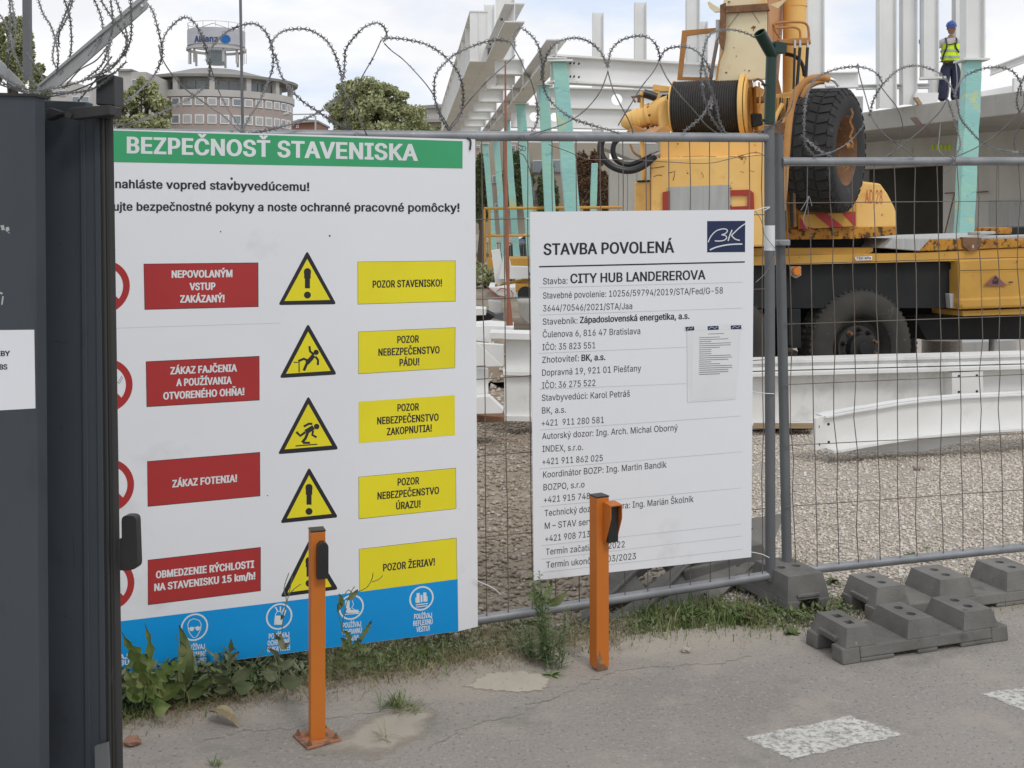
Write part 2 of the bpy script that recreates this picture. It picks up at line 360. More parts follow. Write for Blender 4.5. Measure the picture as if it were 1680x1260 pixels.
# ------------------------------------------------------------------ ground
GW0=[(60,1208),(205,1176),(300,1160),(400,1143),(480,1126),(560,1114),(660,1100),(780,1080),(870,1066),(960,1050),(1060,1040),(1180,1024),(1260,1030),(1330,1028),(1420,1012),(1560,992),(1700,975)]
EDGE=[G(x,y) for x,y in GW0]
EDGE=[Vector((-6,EDGE[0].y-1.55,0))]+EDGE+[Vector((9,7.4,0))]
def edge_y(x):
    x=np.asarray(x); return np.interp(x,[p.x for p in EDGE],[p.y for p in EDGE])
def vnoise(x,y,seed=0):
    """cheap smooth noise"""
    o=np.zeros_like(x); rs=np.random.default_rng(seed)
    for k in range(14):
        a=rs.uniform(0,6.28); f=2*1.28**k; o+=np.sin((x*math.cos(a)+y*math.sin(a))*f+rs.uniform(0,6.28))/(1+k*.55)
    return o/4
def site_z(x,y):
    x=np.asarray(x,float); y=np.asarray(y,float); t=np.clip((y-6)/5,0,1)
    return -.012-.10*t+.014*vnoise(x*1.5,y*1.5,3)+.006*vnoise(x*9,y*9,5)+np.clip((.9-x)*1.5,0,1)*np.clip((y-edge_y(x)-.25)*3,0,1)*(.026*vnoise(x*3.2,y*3.2,11)+.014*np.abs(vnoise(x*13,y*13,12)))
def mixmask(m,base,col,fac_builder):
    nt=m.node_tree; N=nt.nodes; L=nt.links; b=N['Principled BSDF']; cur=b.inputs['Base Color'].links[0].from_socket
    mx=N.new('ShaderNodeMixRGB'); L.new(cur,mx.inputs['Color1']); mx.inputs['Color2'].default_value=tuple(col)+(1,); L.new(fac_builder(N,L),mx.inputs['Fac']); L.new(mx.outputs[0],b.inputs['Base Color']); return mx
def line_mask(a,n,lo,hi,amp,scale):
    """1 where the signed distance from a line (plus noise) is under lo, 0 over hi"""
    def f(N,L):
        g=N.new('ShaderNodeNewGeometry'); d=N.new('ShaderNodeVectorMath'); d.operation='DOT_PRODUCT'; d.inputs[1].default_value=(n[0],n[1],0); L.new(g.outputs['Position'],d.inputs[0])
        nz=N.new('ShaderNodeTexNoise'); nz.inputs['Scale'].default_value=scale; nz.inputs['Detail'].default_value=8; nz.inputs['Roughness'].default_value=.6; L.new(g.outputs['Position'],nz.inputs['Vector'])
        s=N.new('ShaderNodeMath'); s.operation='MULTIPLY_ADD'; L.new(nz.outputs['Fac'],s.inputs[0]); s.inputs[1].default_value=amp; L.new(d.outputs['Value'],s.inputs[2])
        mr=N.new('ShaderNodeMapRange'); mr.inputs['From Min'].default_value=a+amp/2+lo; mr.inputs['From Max'].default_value=a+amp/2+hi; mr.inputs['To Min'].default_value=1; mr.inputs['To Max'].default_value=0
        L.new(s.outputs[0],mr.inputs['Value']); return mr.outputs[0]
    return f
M['asphalt']=mat('old_asphalt',(.255,.232,.208),(.31,.283,.255),scale=.9,rough=.92,bump=1.0,bscale=70,bdist=.008,
    spots=[((.37,.34,.305),52,.57,.09),((.15,.14,.127),64,.57,.09),((.34,.30,.265),3.1,.52,.15),((.21,.205,.18),2.3,.56,.12),((.5,.47,.43),95,.66,.03)])
E0=G(200,1172); E1=G(1680,985); dd=(E1-E0).normalized(); nn=(-dd.y*-1,dd.x*-1)   # towards the camera
mixmask(M['asphalt'],None,(.37,.328,.275),line_mask(E0.x*nn[0]+E0.y*nn[1],nn,-.05,.30,.75,4.5))
M['soil']=mat('trodden_soil',(.36,.295,.225),(.28,.225,.165),scale=2.2,rough=.95,bump=.8,bscale=38,bdist=.03,spots=[((.45,.39,.32),9,.6,.06),((.19,.15,.11),5,.60,.12),((.5,.46,.4),60,.68,.04)])
mixmask(M['soil'],None,(.40,.365,.315),line_mask(-.75,(-1,0),-.1,.35,.5,1.6))
M['far_ground']=mat('far_ground',(.30,.27,.22),(.24,.22,.18),scale=.3,rough=.95,spots=[((.12,.13,.06),.2,.55,.1)])
M['sand']=mat('cement_patch',(.40,.36,.30),(.35,.31,.26),scale=6,rough=.95,bump=.3,bscale=80,bdist=.003)
M['paint']=mat('worn_road_paint',(.66,.65,.62),(.58,.57,.54),scale=8,rough=.8,bump=.4,bscale=150,bdist=.003,spots=[((.24,.225,.205),22,.60,.06),((.24,.225,.205),75,.55,.05)])
mb=MB(); mb.add([(-400,-20,-.16),(400,-20,-.16),(400,900,-.16),(-400,900,-.16)],[(0,1,2,3)]); struct(obj('ground',mb,M['far_ground'],recenter=False))
# site sheet, fine near the fence
def grid_sheet(name,x0,x1,y0,y1,st,m):
    xs=np.arange(x0,x1,st); ys=np.arange(y0,y1,st); X,Y=np.meshgrid(xs,ys); Z=site_z(X,Y)
    ed=edge_y(X); Z=np.where(Y<ed-.03,-.055,Z)
    V=np.stack([X.ravel(),Y.ravel(),Z.ravel()],1); nx=len(xs); i=np.arange((len(ys)-1)*nx).reshape(-1,nx)[:,:-1].ravel()
    o=npobj(name,V,np.stack([i,i+1,i+1+nx,i+nx],1),m,k=4); o.data.polygons.foreach_set('use_smooth',[True]*len(o.data.polygons)); return struct(o)
grid_sheet('site_ground',-2.6,5.2,3.9,11.5,.03,M['soil'])
mb=MB(); mb.add([(-40,11.45,-.115),(60,11.45,-.115),(60,70,-.115),(-40,70,-.115)],[(0,1,2,3)]); struct(obj('site_ground_far',mb,M['soil'],recenter=False))
# asphalt with a broken edge
mb=MB(); pts=[]
for i in range(len(EDGE)-1):
    a,b=EDGE[i],EDGE[i+1]; n=max(1,int((b-a).length/.025)) if (b-a).length<2 else 6
    for k in range(n):
        p=a+(b-a)*(k/n); w=float(vnoise(np.array([p.x*9.]),np.array([3.]),8)[0])*.018+random.uniform(-.006,.006); pts.append(Vector((p.x,p.y+w,0)))
top=pts+[Vector((9,7.2,0)),Vector((14,-6,0)),Vector((-12,-6,0))]
tri=tessellate_polygon([top]); mb.add(top,[tuple(t) for t in tri]); n=len(pts)
mb.add([p.copy() for p in pts]+[p+Vector((0,.004,-.04)) for p in pts],[(i,i+1,n+i+1,n+i) for i in range(n-1)])
struct(obj('road',mb,M['asphalt'],recenter=False))
M['crack']=mat('dirt_filled_crack',(.17,.155,.14),(.23,.21,.185),scale=20,rough=.95)
def crom_(w):
    out=[]
    for a_,b_ in zip(w,w[1:]):
        for k in range(8):
            p=a_.lerp(b_,k/8); out.append(p+Vector((random.uniform(-.012,.012),random.uniform(-.012,.012),0)))
    return out+[w[-1]]
def sheet(name,px,z,m,jit=.012,n=14):
    w=[G(x,y) for x,y in px]; out=[]
    for i in range(len(w)):
        a,b=w[i],w[(i+1)%len(w)]
        for k in range(n):
            p=a+(b-a)*k/n; out.append(Vector((p.x+random.uniform(-jit,jit),p.y+random.uniform(-jit,jit),z)))
    mb=MB(); mb.add(out,[tuple(t) for t in tessellate_polygon([out])]); return obj(name,mb,m,recenter=False)
def soft_sheet(name,px,z,m,inner=.6,jit=.01,n=10):
    """thin layer whose rim breaks up: attribute 'cover' is 1 inside and 0 on the rim"""
    w=[G(x,y) for x,y in px]; rim=[]
    for i in range(len(w)):
        a_,b_=w[i],w[(i+1)%len(w)]
        for k in range(n):
            p=a_.lerp(b_,k/n); rim.append(Vector((p.x+random.uniform(-jit,jit),p.y+random.uniform(-jit,jit),z)))
    c=sum(rim,Vector((0,0,0)))/len(rim); mb=MB(); N0=len(rim); mid=[c+(p-c)*inner for p in rim]; mb.add(rim+mid+[c],[(i,(i+1)%N0,N0+(i+1)%N0,N0+i) for i in range(N0)]+[(N0+i,N0+(i+1)%N0,2*N0) for i in range(N0)])
    o=obj(name,mb,m,recenter=False); at=o.data.attributes.new('cover','FLOAT','POINT'); at.data.foreach_set('value',[0.0]*N0+[1.0]*(N0+1)); return struct(o)
def fray(m,scale,amp,lo,hi,worn=None):
    nt=m.node_tree; N=nt.nodes; L=nt.links; b=N['Principled BSDF']; at=N.new('ShaderNodeAttribute'); at.attribute_name='cover'; g=N.new('ShaderNodeNewGeometry')
    nz=N.new('ShaderNodeTexNoise'); nz.inputs['Scale'].default_value=scale; nz.inputs['Detail'].default_value=9; nz.inputs['Roughness'].default_value=.68; L.new(g.outputs['Position'],nz.inputs['Vector'])
    s=N.new('ShaderNodeMath'); s.operation='MULTIPLY_ADD'; L.new(nz.outputs['Fac'],s.inputs[0]); s.inputs[1].default_value=amp; L.new(at.outputs['Fac'],s.inputs[2])
    mr=N.new('ShaderNodeMapRange'); mr.inputs['From Min'].default_value=lo; mr.inputs['From Max'].default_value=hi; L.new(s.outputs[0],mr.inputs['Value']); L.new(mr.outputs[0],b.inputs['Alpha'])
M['sand']=mat('cement_patch',(.44,.40,.33),(.39,.35,.29),scale=6,rough=.95,bump=.3,bscale=80,bdist=.003,spots=[((.3,.28,.25),40,.6,.06)])
fray(M['sand'],9,1.2,.75,1.05)
M['paint']=mat('worn_road_paint',(.58,.565,.52),(.50,.485,.45),scale=8,rough=.8,bump=.4,bscale=150,bdist=.003,spots=[((.36,.345,.32),14,.52,.12)])
fray(M['paint'],42,3.0,1.9,2.6)
soft_sheet('cement_patch',[(752,1128),(790,1104),(860,1098),(918,1112),(900,1136),(830,1139)],.002,M['sand'],.55)
M['sand2']=mat('sandy_dust',(.37,.335,.28),(.34,.305,.255),scale=6,rough=.95,bump=.3,bscale=80,bdist=.003)
fray(M['sand2'],7,1.6,.7,1.5)
soft_sheet('sand_patch',[(500,1240),(600,1176),(690,1148),(726,1164),(706,1204),(620,1250)],.002,M['sand2'],.4)
soft_sheet('road_marking',[(1208,1211),(1398,1172),(1498,1206),(1292,1250)],.002,M['paint'],.86,.006)
soft_sheet('road_marking',[(1598,1138),(1700,1122),(1790,1150),(1692,1173)],.002,M['paint'],.86,.006)
for pts in ([(1230,1075),(1180,1088),(1090,1092),(1010,1100),(960,1120),(900,1150),(860,1155)],[(700,1230),(760,1195),(850,1172),(905,1148)],[(330,1215),(400,1200),(470,1196),(540,1178),(640,1165)]):
    w=[G(x,y,.0012) for x,y in pts]; w=crom_(w); vs=[]
    for i,p in enumerate(w):
        k=random.uniform(.0006,.0022); vs+=[p+Vector((0,-k,0)),p+Vector((0,k,0))]
    mb=MB(); mb.add(vs,[(2*i,2*i+2,2*i+3,2*i+1) for i in range(len(w)-1)]); struct(obj('asphalt_crack',mb,M['crack'],recenter=False))
def fleck_mesh(name,xy,zf,size,m,label,flat=.6,seed=1):
    """many small irregular stones as one sheet of stuff"""
    rs=np.random.default_rng(seed); n=len(xy); base=np.array([[1,0,0],[-1,0,0],[0,1,0],[0,-1,0],[0,0,1],[0,0,-1]],float)
    tri=np.array([[0,2,4],[2,1,4],[1,3,4],[3,0,4],[2,0,5],[1,2,5],[3,1,5],[0,3,5]])
    s=size[0]+(size[1]-size[0])*rs.random(n)**2.2; V=base[None]*s[:,None,None]*rs.uniform(.55,1.2,(n,6,1)); V[:,:,2]*=flat
    V+=rs.normal(0,.14,V.shape)*s[:,None,None]
    a=rs.uniform(0,6.28,n); ca,sa=np.cos(a),np.sin(a); x=V[:,:,0]*ca[:,None]-V[:,:,1]*sa[:,None]; y=V[:,:,0]*sa[:,None]+V[:,:,1]*ca[:,None]
    V=np.stack([x+xy[:,0:1],y+xy[:,1:2],V[:,:,2]+(zf+s*.2)[:,None]],2)
    Fc=(tri[None]+6*np.arange(n)[:,None,None]).reshape(-1,3)
    return stuff(npobj(name,V.reshape(-1,3),Fc,m),label)
def island_mat(name,cols,rough=.9):
    m=bpy.data.materials.new(name); m.use_nodes=True; nt=m.node_tree; N=nt.nodes; L=nt.links; b=N['Principled BSDF']; b.inputs['Roughness'].default_value=rough; b.inputs['Specular IOR Level'].default_value=.2
    g=N.new('ShaderNodeNewGeometry'); r=N.new('ShaderNodeValToRGB'); e=r.color_ramp.elements; e[0].color=tuple(cols[0])+(1,); e[1].color=tuple(cols[-1])+(1,)
    for i,c in enumerate(cols[1:-1],1): e.new(i/(len(cols)-1)).color=tuple(c)+(1,)
    L.new(g.outputs['Random Per Island'],r.inputs['Fac']); L.new(r.outputs['Color'],b.inputs['Base Color']); return m
M['gravel']=island_mat('gravel_stones',[(.47,.41,.34),(.60,.535,.455),(.68,.61,.53),(.52,.46,.39),(.76,.70,.62),(.40,.34,.28),(.62,.54,.45)])
M['crumbs']=island_mat('soil_crumbs',[(.26,.21,.155),(.38,.32,.25),(.32,.26,.2),(.50,.45,.38),(.22,.18,.13)])
def scatter(n,x0,x1,y0,y1,seed,dens=None):
    rs=np.random.default_rng(seed); x=rs.uniform(x0,x1,n); y=y0+(y1-y0)*rs.random(n)**1.25; k=y>edge_y(x)+.0
    if dens is not None: k&=rs.random(n)<dens(x,y)
    return np.stack([x[k],y[k]],1)
xy=scatter(125000,.7,5.0,5.0,11.2,4,lambda x,y:np.clip((x-.75-.2*vnoise(x*2,y*2,2))*2.2,.02,1)*np.clip(.85-.9*vnoise(x*1.1,y*1.6,31),.22,1)); fleck_mesh('gravel',xy,site_z(xy[:,0],xy[:,1]),(.0045,.018),M['gravel'],'pale crushed gravel covering the yard behind the fence',seed=5)
xy=scatter(26000,-1.2,1.3,4.4,11.0,6); fleck_mesh('soil_crumbs',xy,site_z(xy[:,0],xy[:,1]),(.004,.026),M['crumbs'],'loose crumbs of soil and grit behind the fence',seed=7)
rs=np.random.default_rng(9); x=rs.uniform(-1.6,2.6,2600); y=edge_y(x)-rs.random(2600)**2.2*1.0; xy=np.stack([x,y],1)
fleck_mesh('grit',xy,np.zeros(len(xy)),(.0016,.0055),M['crumbs'],'fine grit lying along the edge of the asphalt',seed=8)
def stone(px,py,r,m,label,name='stone',flat=.6,z=0):
    c=G(px,py,z); mb=MB(); rs=random.Random(px*7+py); prof=8; vs=[]
    for i in range(1,5):
        for k in range(8):
            th=math.pi*i/5; a=2*math.pi*k/8+rs.uniform(-.2,.2); q=r*rs.uniform(.78,1.15); vs.append(c+Vector((q*math.sin(th)*math.cos(a),q*math.sin(th)*math.sin(a)*.8,q*flat*(math.cos(th)+.75))))
    vs=[c+Vector((0,0,r*flat*1.75))]+vs+[c+Vector((0,0,-.002))]
    f=[(0,1+k,1+(k+1)%8) for k in range(8)]+[(1+8*i+k,9+8*i+k,9+8*i+(k+1)%8,1+8*i+(k+1)%8) for i in range(3) for k in range(8)]+[(33,25+(k+1)%8,25+k) for k in range(8)]
    mb.add(vs,f); return tag(obj(name,mb,m),label,'stone')
M['limestone']=mat('pale_stone',(.42,.37,.32),(.34,.30,.26),scale=30,rough=.9,bump=.4,bscale=90)
M['brickred']=mat('brick_fragment',(.30,.16,.11),(.24,.13,.09),scale=30,rough=.9,bump=.5,bscale=90)
stone(1125,1070,.022,M['limestone'],'pale pinkish pebble on the asphalt right of the second orange post')
stone(216,1222,.034,M['brickred'],'reddish brick fragment at the foot of the dark gate',flat=.5)
stone(1508,771,.05,M['limestone'],'rounded white boulder on gravel below the curved beam',z=-.06)

# ------------------------------------------------------------------ safety board on the fence
SP=Plane(190,4.28,783,4.78)
BL=(60,208.6)
sb=thing('safety_board','large white safety board with green header fixed to the fence, left of the gap','sign',SP.hit(480,1068)-Vector((0,0,.02)))
slab(SP,[(40,208),(765,228.3),(779.5,228.6),(784,1028),(752,1035.6),(203,1106.6),(40,1128)],0,.006,M['print_white'],sb,'panel')
patch(SP,[(40,209.5),(759,231.5),(758.8,276.5),(187,266),(40,263)],.0018,M['green'],sb,'green_header')
WP,BP_,GP,LP=M['white_print'],M['black_print'],M['grey_print'],M['line_print']
text(SP,'BEZPEČNOSŤ STAVENISKA',208,251.5,686,264,27.5,WP,sb,bold=.037,space=1.06,res=5)
text(SP,'nahláste vopred stavbyvedúcemu!',189,308.5,507.5,313.5,14.2,BP_,sb,bold=.028,space=1.04)
text(SP,'ujte bezpečnostné pokyny a noste ochranné pracovné pomôcky!',186,345.6,754,347.5,14,BP_,sb,bold=.028,space=1.04)
for k,(q,lines) in enumerate([
  ([(236.4,433.6),(423,431.6),(423.3,502.7),(237.9,507.3)],[('NEPOVOLANÝM',281.6,456,381.4,454.7),('VSTUP',310.8,476.3,353.5,475.5),('ZAKÁZANÝ!',295.5,496.6,368.5,495.8)]),
  ([(240,593.7),(424.8,585),(425.1,656),(241.2,666.8)],[('ZÁKAZ FAJČENIA',279.5,614.4,389,609.4),('A POUŽÍVANIA',289,633.7,380.6,629.7),('OTVORENÉHO OHŇA!',267.8,655.8,401,648.2)]),
  ([(242.2,757.4),(425.8,742.7),(426.3,813.3),(243,830.3)],[('ZÁKAZ FOTENIA!',282.6,799.9,389,790.5)]),
  ([(243.2,919.2),(427,898.6),(427,969),(243.5,991.6)],[('OBMEDZENIE RÝCHLOSTI',255.7,949.2,417,931.4),('NA STAVENISKU 15 km/h!',253,970,419,950.4)])]):
    c=sum((Vector(p) for p in q),Vector((0,0)))/4
    patch(SP,[tuple(c+Vector(((p[0]-c.x)*1.009,(p[1]-c.y)*1.025))) for p in q],.0014,BP_,sb,'label_outline')
    patch(SP,q,.0026,M['red'],sb,'red_label')
    for t,x0,y0,x1,y1 in lines: text(SP,t,x0,y0,x1,y1,12.2,WP,sb,bold=.045,off=.0045,space=1.05)
for cx,cy in ((169,471),(173.6,633),(176,797),(176.5,958)):
    ring(SP,cx,cy,33,44,.002,M['red'],sb,'prohibition_ring',sh=-.05)
    strokes(SP,[([(cx-27,cy-27),(cx+27,cy+27)],9)],.0024,M['red'],sb,'prohibition_bar')
strokes(SP,[([(194,627),(200,617),(201.5,620),(195,630)],.6),([(180,640),(194,627)],.6)],.003,GP,sb,'hand_outline')
TRI=[([(504,411.3),(552,499.2),(456.5,500.5)],[(504,424.8),(541.6,492),(466.7,493.9)]),
     ([(505.3,530.7),(552.8,614.5),(458.5,620.3)],[(505.5,544),(542.4,608.4),(469.2,613.2)]),
     ([(505.8,649.5),(555.6,737.2),(455.7,745.3)],[(505.8,662.7),(544.6,730.8),(466.9,737.2)]),
     ([(507,766.4),(554.8,848.9),(459.6,858.5)],[(507,779.6),(544,843),(470.5,850.7)]),
     ([(507,886),(555,967),(460,979.7)],[(507,899),(544,962.4),(471.7,972)])]
def excl(x,y0,y1,yd): return [([(x,y0+3),(x,y0+8)],11.5),([(x,y0+7),(x,(y0+y1)/2)],10.6),([(x,(y0+y1)/2-1),(x,y1)],8.2),('dot',x,y0+4.6,5.8),('dot',x,yd,5.7)]
PIC=[excl(504.4,441,473,484),
 [('dot',518.7,578,4.3),([(515,583),(503.5,596)],7),([(504,595),(498.5,608)],4.4),([(506,592),(498.5,588.5),(489.5,592.5)],3.8),([(515.5,582),(508.7,576.3),(507.7,567.8)],3.6),([(517.5,585),(521.8,590.5),(521.5,599)],3.6),([(482,594.4),(490.6,594.4),(490.8,610.5)],1.8)],
 [('dot',519.5,699.8,4.6),([(514.5,701),(501.5,709)],8),([(512.4,695.3),(506.5,695.3),(498.4,699.8)],3.6),([(513.7,706.5),(512.4,713.5),(519.3,717.5)],3.6),([(501,709),(492.6,715),(486.2,708.6)],4),([(504.8,710.5),(501,719.4),(495.9,725.9)],4.4),([(497,726.6),(508.6,726.4)],3.4),([(485,731.6),(520.8,728.8)],1.8)],
 excl(507,795,828,839), excl(507,915,946,957)]
for (o_,i_),pc in zip(TRI,PIC):
    patch(SP,rounded(o_,5),.0016,BP_,sb,'warning_triangle'); patch(SP,i_,.0028,M['yellow'],sb,'triangle_field'); strokes(SP,pc,.004,BP_,sb,'pictogram')
YB=[([(587.3,430),(746.8,428),(746.8,494),(587.3,498.7)],[('POZOR STAVENISKO!',611.4,472.3,725.2,470)]),
 ([(588.3,544.6),(746.6,537.8),(746,603.3),(588.3,613)],[('POZOR',651.8,563.2,687.6,561.9),('NEBEZPEČENSTVO',620.8,584,721.4,579.7),('PÁDU!',655.4,600.8,688,599.2)]),
 ([(588.3,659),(746,648.3),(746.6,713.8),(588.8,727)],[('POZOR',652,675,687.6,673.2),('NEBEZPEČENSTVO',618.8,696.5,719.7,690.2),('ZAKOPNUTIA!',634.6,714.3,708.5,708)]),
 ([(588.6,782.9),(747.3,768.2),(748.1,834.4),(589,851)],[('POZOR',652.3,796.9,688,794.3),('NEBEZPEČENSTVO',619.3,819.7,720.4,810.3),('ÚRAZU!',649.8,836.2,690,832.4)]),
 ([(589.4,901.2),(748.6,883),(749.6,950.5),(590.4,971)],[('POZOR ŽERIAV!',628.5,937.3,713.6,927.6)])]
for k,(q,lines) in enumerate(YB):
    c=sum((Vector(p) for p in q),Vector((0,0)))/4
    if k!=2: patch(SP,[tuple(c+Vector(((p[0]-c.x)*1.007,(p[1]-c.y)*1.017))) for p in q],.0014,BP_,sb,'label_outline')
    patch(SP,q,.0026,M['yellow'],sb,'yellow_label')
    for t,x0,y0,x1,y1 in lines: text(SP,t,x0,y0,x1,y1,12,BP_,sb,bold=.034,off=.0045,space=1.06)
patch(SP,[(40,1038),(200.3,1019),(500,982.7),(750.8,950),(752,1035.3),(203,1106),(40,1127)],.0034,M['blue'],sb,'blue_band')
for cx,cy,r in ((319,1029,22.4),(458,1011.4,21.6),(576.4,996.2,20.6),(691.5,981.7,20)):
    ring(SP,cx,cy,r-2.6,r,.0046,WP,sb,'instruction_ring',sh=-.12)
strokes(SP,[([(309,1033),(308,1024),(311,1018),(318,1015),(327,1018),(330,1024),(329,1033),(325,1041),(321,1046),(317,1046),(312,1040),(309,1033)],1.2),([(309,1031),(319,1030),(330,1029)],1.6),('dot',314.5,1032,3.6),('dot',324.5,1031,3.6)],.005,WP,sb,'pictogram')
strokes(SP,[([(450,1025),(452,1008),(455,1003),(460,1003),(463,1008),(463,1024)],1.2),([(457,1025),(457,1010)],11),([(456,1004),(452,996)],2),([(460,1003),(460,995)],2),([(463,1005),(467,997)],2),([(466,1010),(469,1001)],2)],.005,WP,sb,'pictogram')
strokes(SP,[([(570,985),(570,998)],7),([(569,1000),(574,1002)],9),([(572,1003),(588,1003)],5),([(566,1008),(590,1006)],1.4),([(578,985),(580,992),(577,997),(583,1001),(590,1004)],1.1)],.005,WP,sb,'pictogram')
strokes(SP,[([(686,973),(686,989)],5),([(697,972),(697,987)],5),([(691.5,976),(691.5,988)],3),([(682.5,980),(682.5,989)],1.6),([(700.5,978),(700.5,987)],1.6),([(682,992.4),(702,990)],1.6),([(682.5,996),(701.5,993.6)],1.4)],.005,WP,sb,'pictogram')
for L_ in ([('POUŽÍVAJ',301.4,1067.3,336.2,1064.8),('OCHRANNÉ',299.4,1078.8,338.7,1076.2),('OKULIARE!',299.4,1090.4,338,1087.2)],
           [('POUŽÍVAJ',441,1048.3,474.6,1045.2),('OCHRANNÉ',439,1059.7,475.9,1055.9),('RUKAVICE!',439,1070.4,475.9,1066.4)],
           [('POUŽÍVAJ',562,1030.5,592.4,1027.5),('OCHRANNÚ',561.4,1042,593.7,1038),('OBUV!',568,1052.4,588,1050)],
           [('POUŽÍVAJ',679.3,1016,708.7,1013.5),('REFLEXNÚ',678,1027.4,709.7,1023.8),('VESTU!',683,1037.4,704.9,1034.5)],
           [('VAJ',188,1083,210,1081),('PRILBU',170,1094,212,1091)]):
    for t,x0,y0,x1,y1 in L_: text(SP,t,x0,y0,x1,y1,8.6,WP,sb,bold=.035,off=.005,space=1.05)
for ax,ay,bx,by in ((190,538.5,460,530),):
    strokes(SP,[([(ax,ay),(bx,by)],.8)],.0008,LP,sb,'panel_seam')
strokes(SP,[('dot',380,293,2.2),('dot',439,813,1),('dot',362,380,1.2),('dot',541,387,1.6)],.0008,GP,sb,'dirt_speck')

# ------------------------------------------------------------------ building permit board
S2=Plane(870,4.80,1237,5.17)
pbd=thing('permit_board','white building permit board with a navy logo square, tied to the fence panel','sign',S2.hit(1055,932)-Vector((0,0,.02)))
slab(S2,[(869.5,347.5),(1237,344),(1232.5,914),(876,952.5)],0,.005,M['print_white'],pbd,'panel')
TX=[('STAVBA POVOLENÁ',891.7,418.5,1106.3,414.5,19,.022,1),('Stavba:',891,466.5,931,465.3,10.4,0,0),('CITY HUB LANDEREROVA',935.7,464.8,1157.6,458.4,15.6,.02,1),
('Stavebné povolenie: 10256/59794/2019/STA/Fed/G-58',891,490,1186,481.5,10.3,0,0),('3644/70546/2021/STA/Jaa',891,511,1037.3,507,10.3,0,0),
('Stavebník:',890.5,532.8,947.6,530.8,10.3,0,0),('Západoslovenská energetika, a.s.',951.4,530.3,1131.2,523.2,10.6,.022,1),('Čulenova 6, 816 47 Bratislava',890.5,553.7,1050.5,548,10.3,0,0),
('IČO: 35 823 551',890,574.7,976.8,571.4,10.3,0,0),('Zhotoviteľ:',889.5,595.6,949.7,592.5,10.3,0,0),('BK, a.s.',954,592.3,993.3,590.7,10.6,.022,1),
('Dopravná 19, 921 01 Piešťany',889.5,616.6,1052,609,10.3,0,0),('IČO: 36 275 522',889.5,637.5,976.8,633,10.3,0,0),('Stavbyvedúci: Karol Petráš',889,657.8,1033.5,650.7,10.3,0,0),
('BK, a.s.',889.2,678.6,928.6,677,10.3,0,0),('+421  911 280 581',888.7,699.2,990.8,693.8,10.3,0,0),('Autorský dozor: Ing. Arch. Michal Oborný',889.5,720.8,1112,706.5,10.3,0,0),
('INDEX, s.r.o.',890,741.6,956.5,738.3,10.3,0,0),('+421 911 862 025',890,762.4,989,756.3,10.3,0,0),('Koordinátor BOZP: Ing. Martin Bandík',891,784,1093.7,767,10.3,0,0),
('BOZPO, s.r.o',891.7,804.6,959,799.5,10.3,0,0),('+421 915 748',892.3,824.9,968,818.5,10.3,0,0),('Technický dozor investora: Ing. Marián Školník',893.5,847,1138,823.4,10.3,0,0),
('M – STAV servis s.r.o.',893.8,868,1010.4,856.6,10.3,0,0),('+421 908 713',894.8,888.9,968,881,10.3,0,0),('Termín začatia: 06/2022',895.6,910.5,1025,897.8,10.3,0,0),('Termín ukončenia 03/2023',896.3,932,1043.4,917.3,10.3,0,0)]
for t,x0,y0,x1,y1,cp,bd,dk in TX: text(S2,t,x0,y0,x1,y1,cp,BP_ if dk else GP,pbd,bold=bd+.004,off=.003,space=1.02)
strokes(S2,[([(884.6,437.6),(1221.9,429.7)],2.3)],.002,BP_,pbd,'heading_rule')
for a in ((884.6,472,1219,463),(884.6,516.8,1218,505.4),(884.6,579.6,1127,569.4),(884.6,638.7,1127,629.3),(885.4,705.5,1215.6,682.4),(885.4,769,1218,741),(886.7,831.2,1216.8,800.5),(888.4,895.2,1216.8,859.7),(888.4,917.6,1218,879.2),(890.5,939.2,1218,901)):
    strokes(S2,[([(a[0],a[1]),(a[2],a[3])],.8)],.002,LP,pbd,'hairline')
patch(S2,[(1160.2,362.7),(1222.7,362.3),(1222.4,413.5),(1160.2,414)],.002,M['navy'],pbd,'logo_square')
q=lambda pts:[(960+x/3.94,100+y/3.94) for x,y in pts]
def sm(pts,n=4): return [tuple(v)[:2] for v in crom([Vector((x,y,0)) for x,y in pts],n)]
strokes(S2,[(sm(q([(795,1172),(812,1135),(845,1100),(885,1086),(912,1088),(920,1100),(905,1116),(882,1124),(906,1128),(915,1143),(900,1158),(870,1164),(838,1163)])),1.7),
 (sm(q([(950,1092),(936,1125),(924,1163)])),2.0),(sm(q([(1034,1052),(995,1080),(945,1128)])),1.8),(sm(q([(945,1126),(968,1150),(1000,1160)])),1.9),(sm(q([(806,1222),(850,1203),(930,1187),(1016,1183)])),2.2)],.003,WP,pbd,'logo_lettering')
dc=thing('plastic_pocket','clear pocket with a printed sheet taped on the permit board','document',S2.hit(1170,658,.01))
patch(S2,[(1127,536),(1216,535),(1207,655),(1128,660)],.006,M['paper'],dc,'sleeve')
patch(S2,[(1136,541),(1213,540),(1206,652),(1135,657)],.0075,mat('sheet',(.73,.735,.74),(.69,.695,.70),rough=.6),dc,'sheet')
strokes(S2,[([(1124,538.5),(1219,535.5)],8)],.009,M['paper'],dc,'tape_strip')
for a,b in ((1125,1139),(1161,1179),(1199,1216)): strokes(S2,[([(a,539.5-(a-1124)*.03),(b,538.7-(a-1124)*.03)],6.2)],.0105,M['navy'],dc,'logo_tape'); strokes(S2,[([(a+2,541-(a-1124)*.03),(a+6,537.5-(a-1124)*.03),(b-6,540-(a-1124)*.03),(b-2,537-(a-1124)*.03)],.7)],.0115,WP,dc,'tape_mark')
sg=[]; rr=random.Random(4)
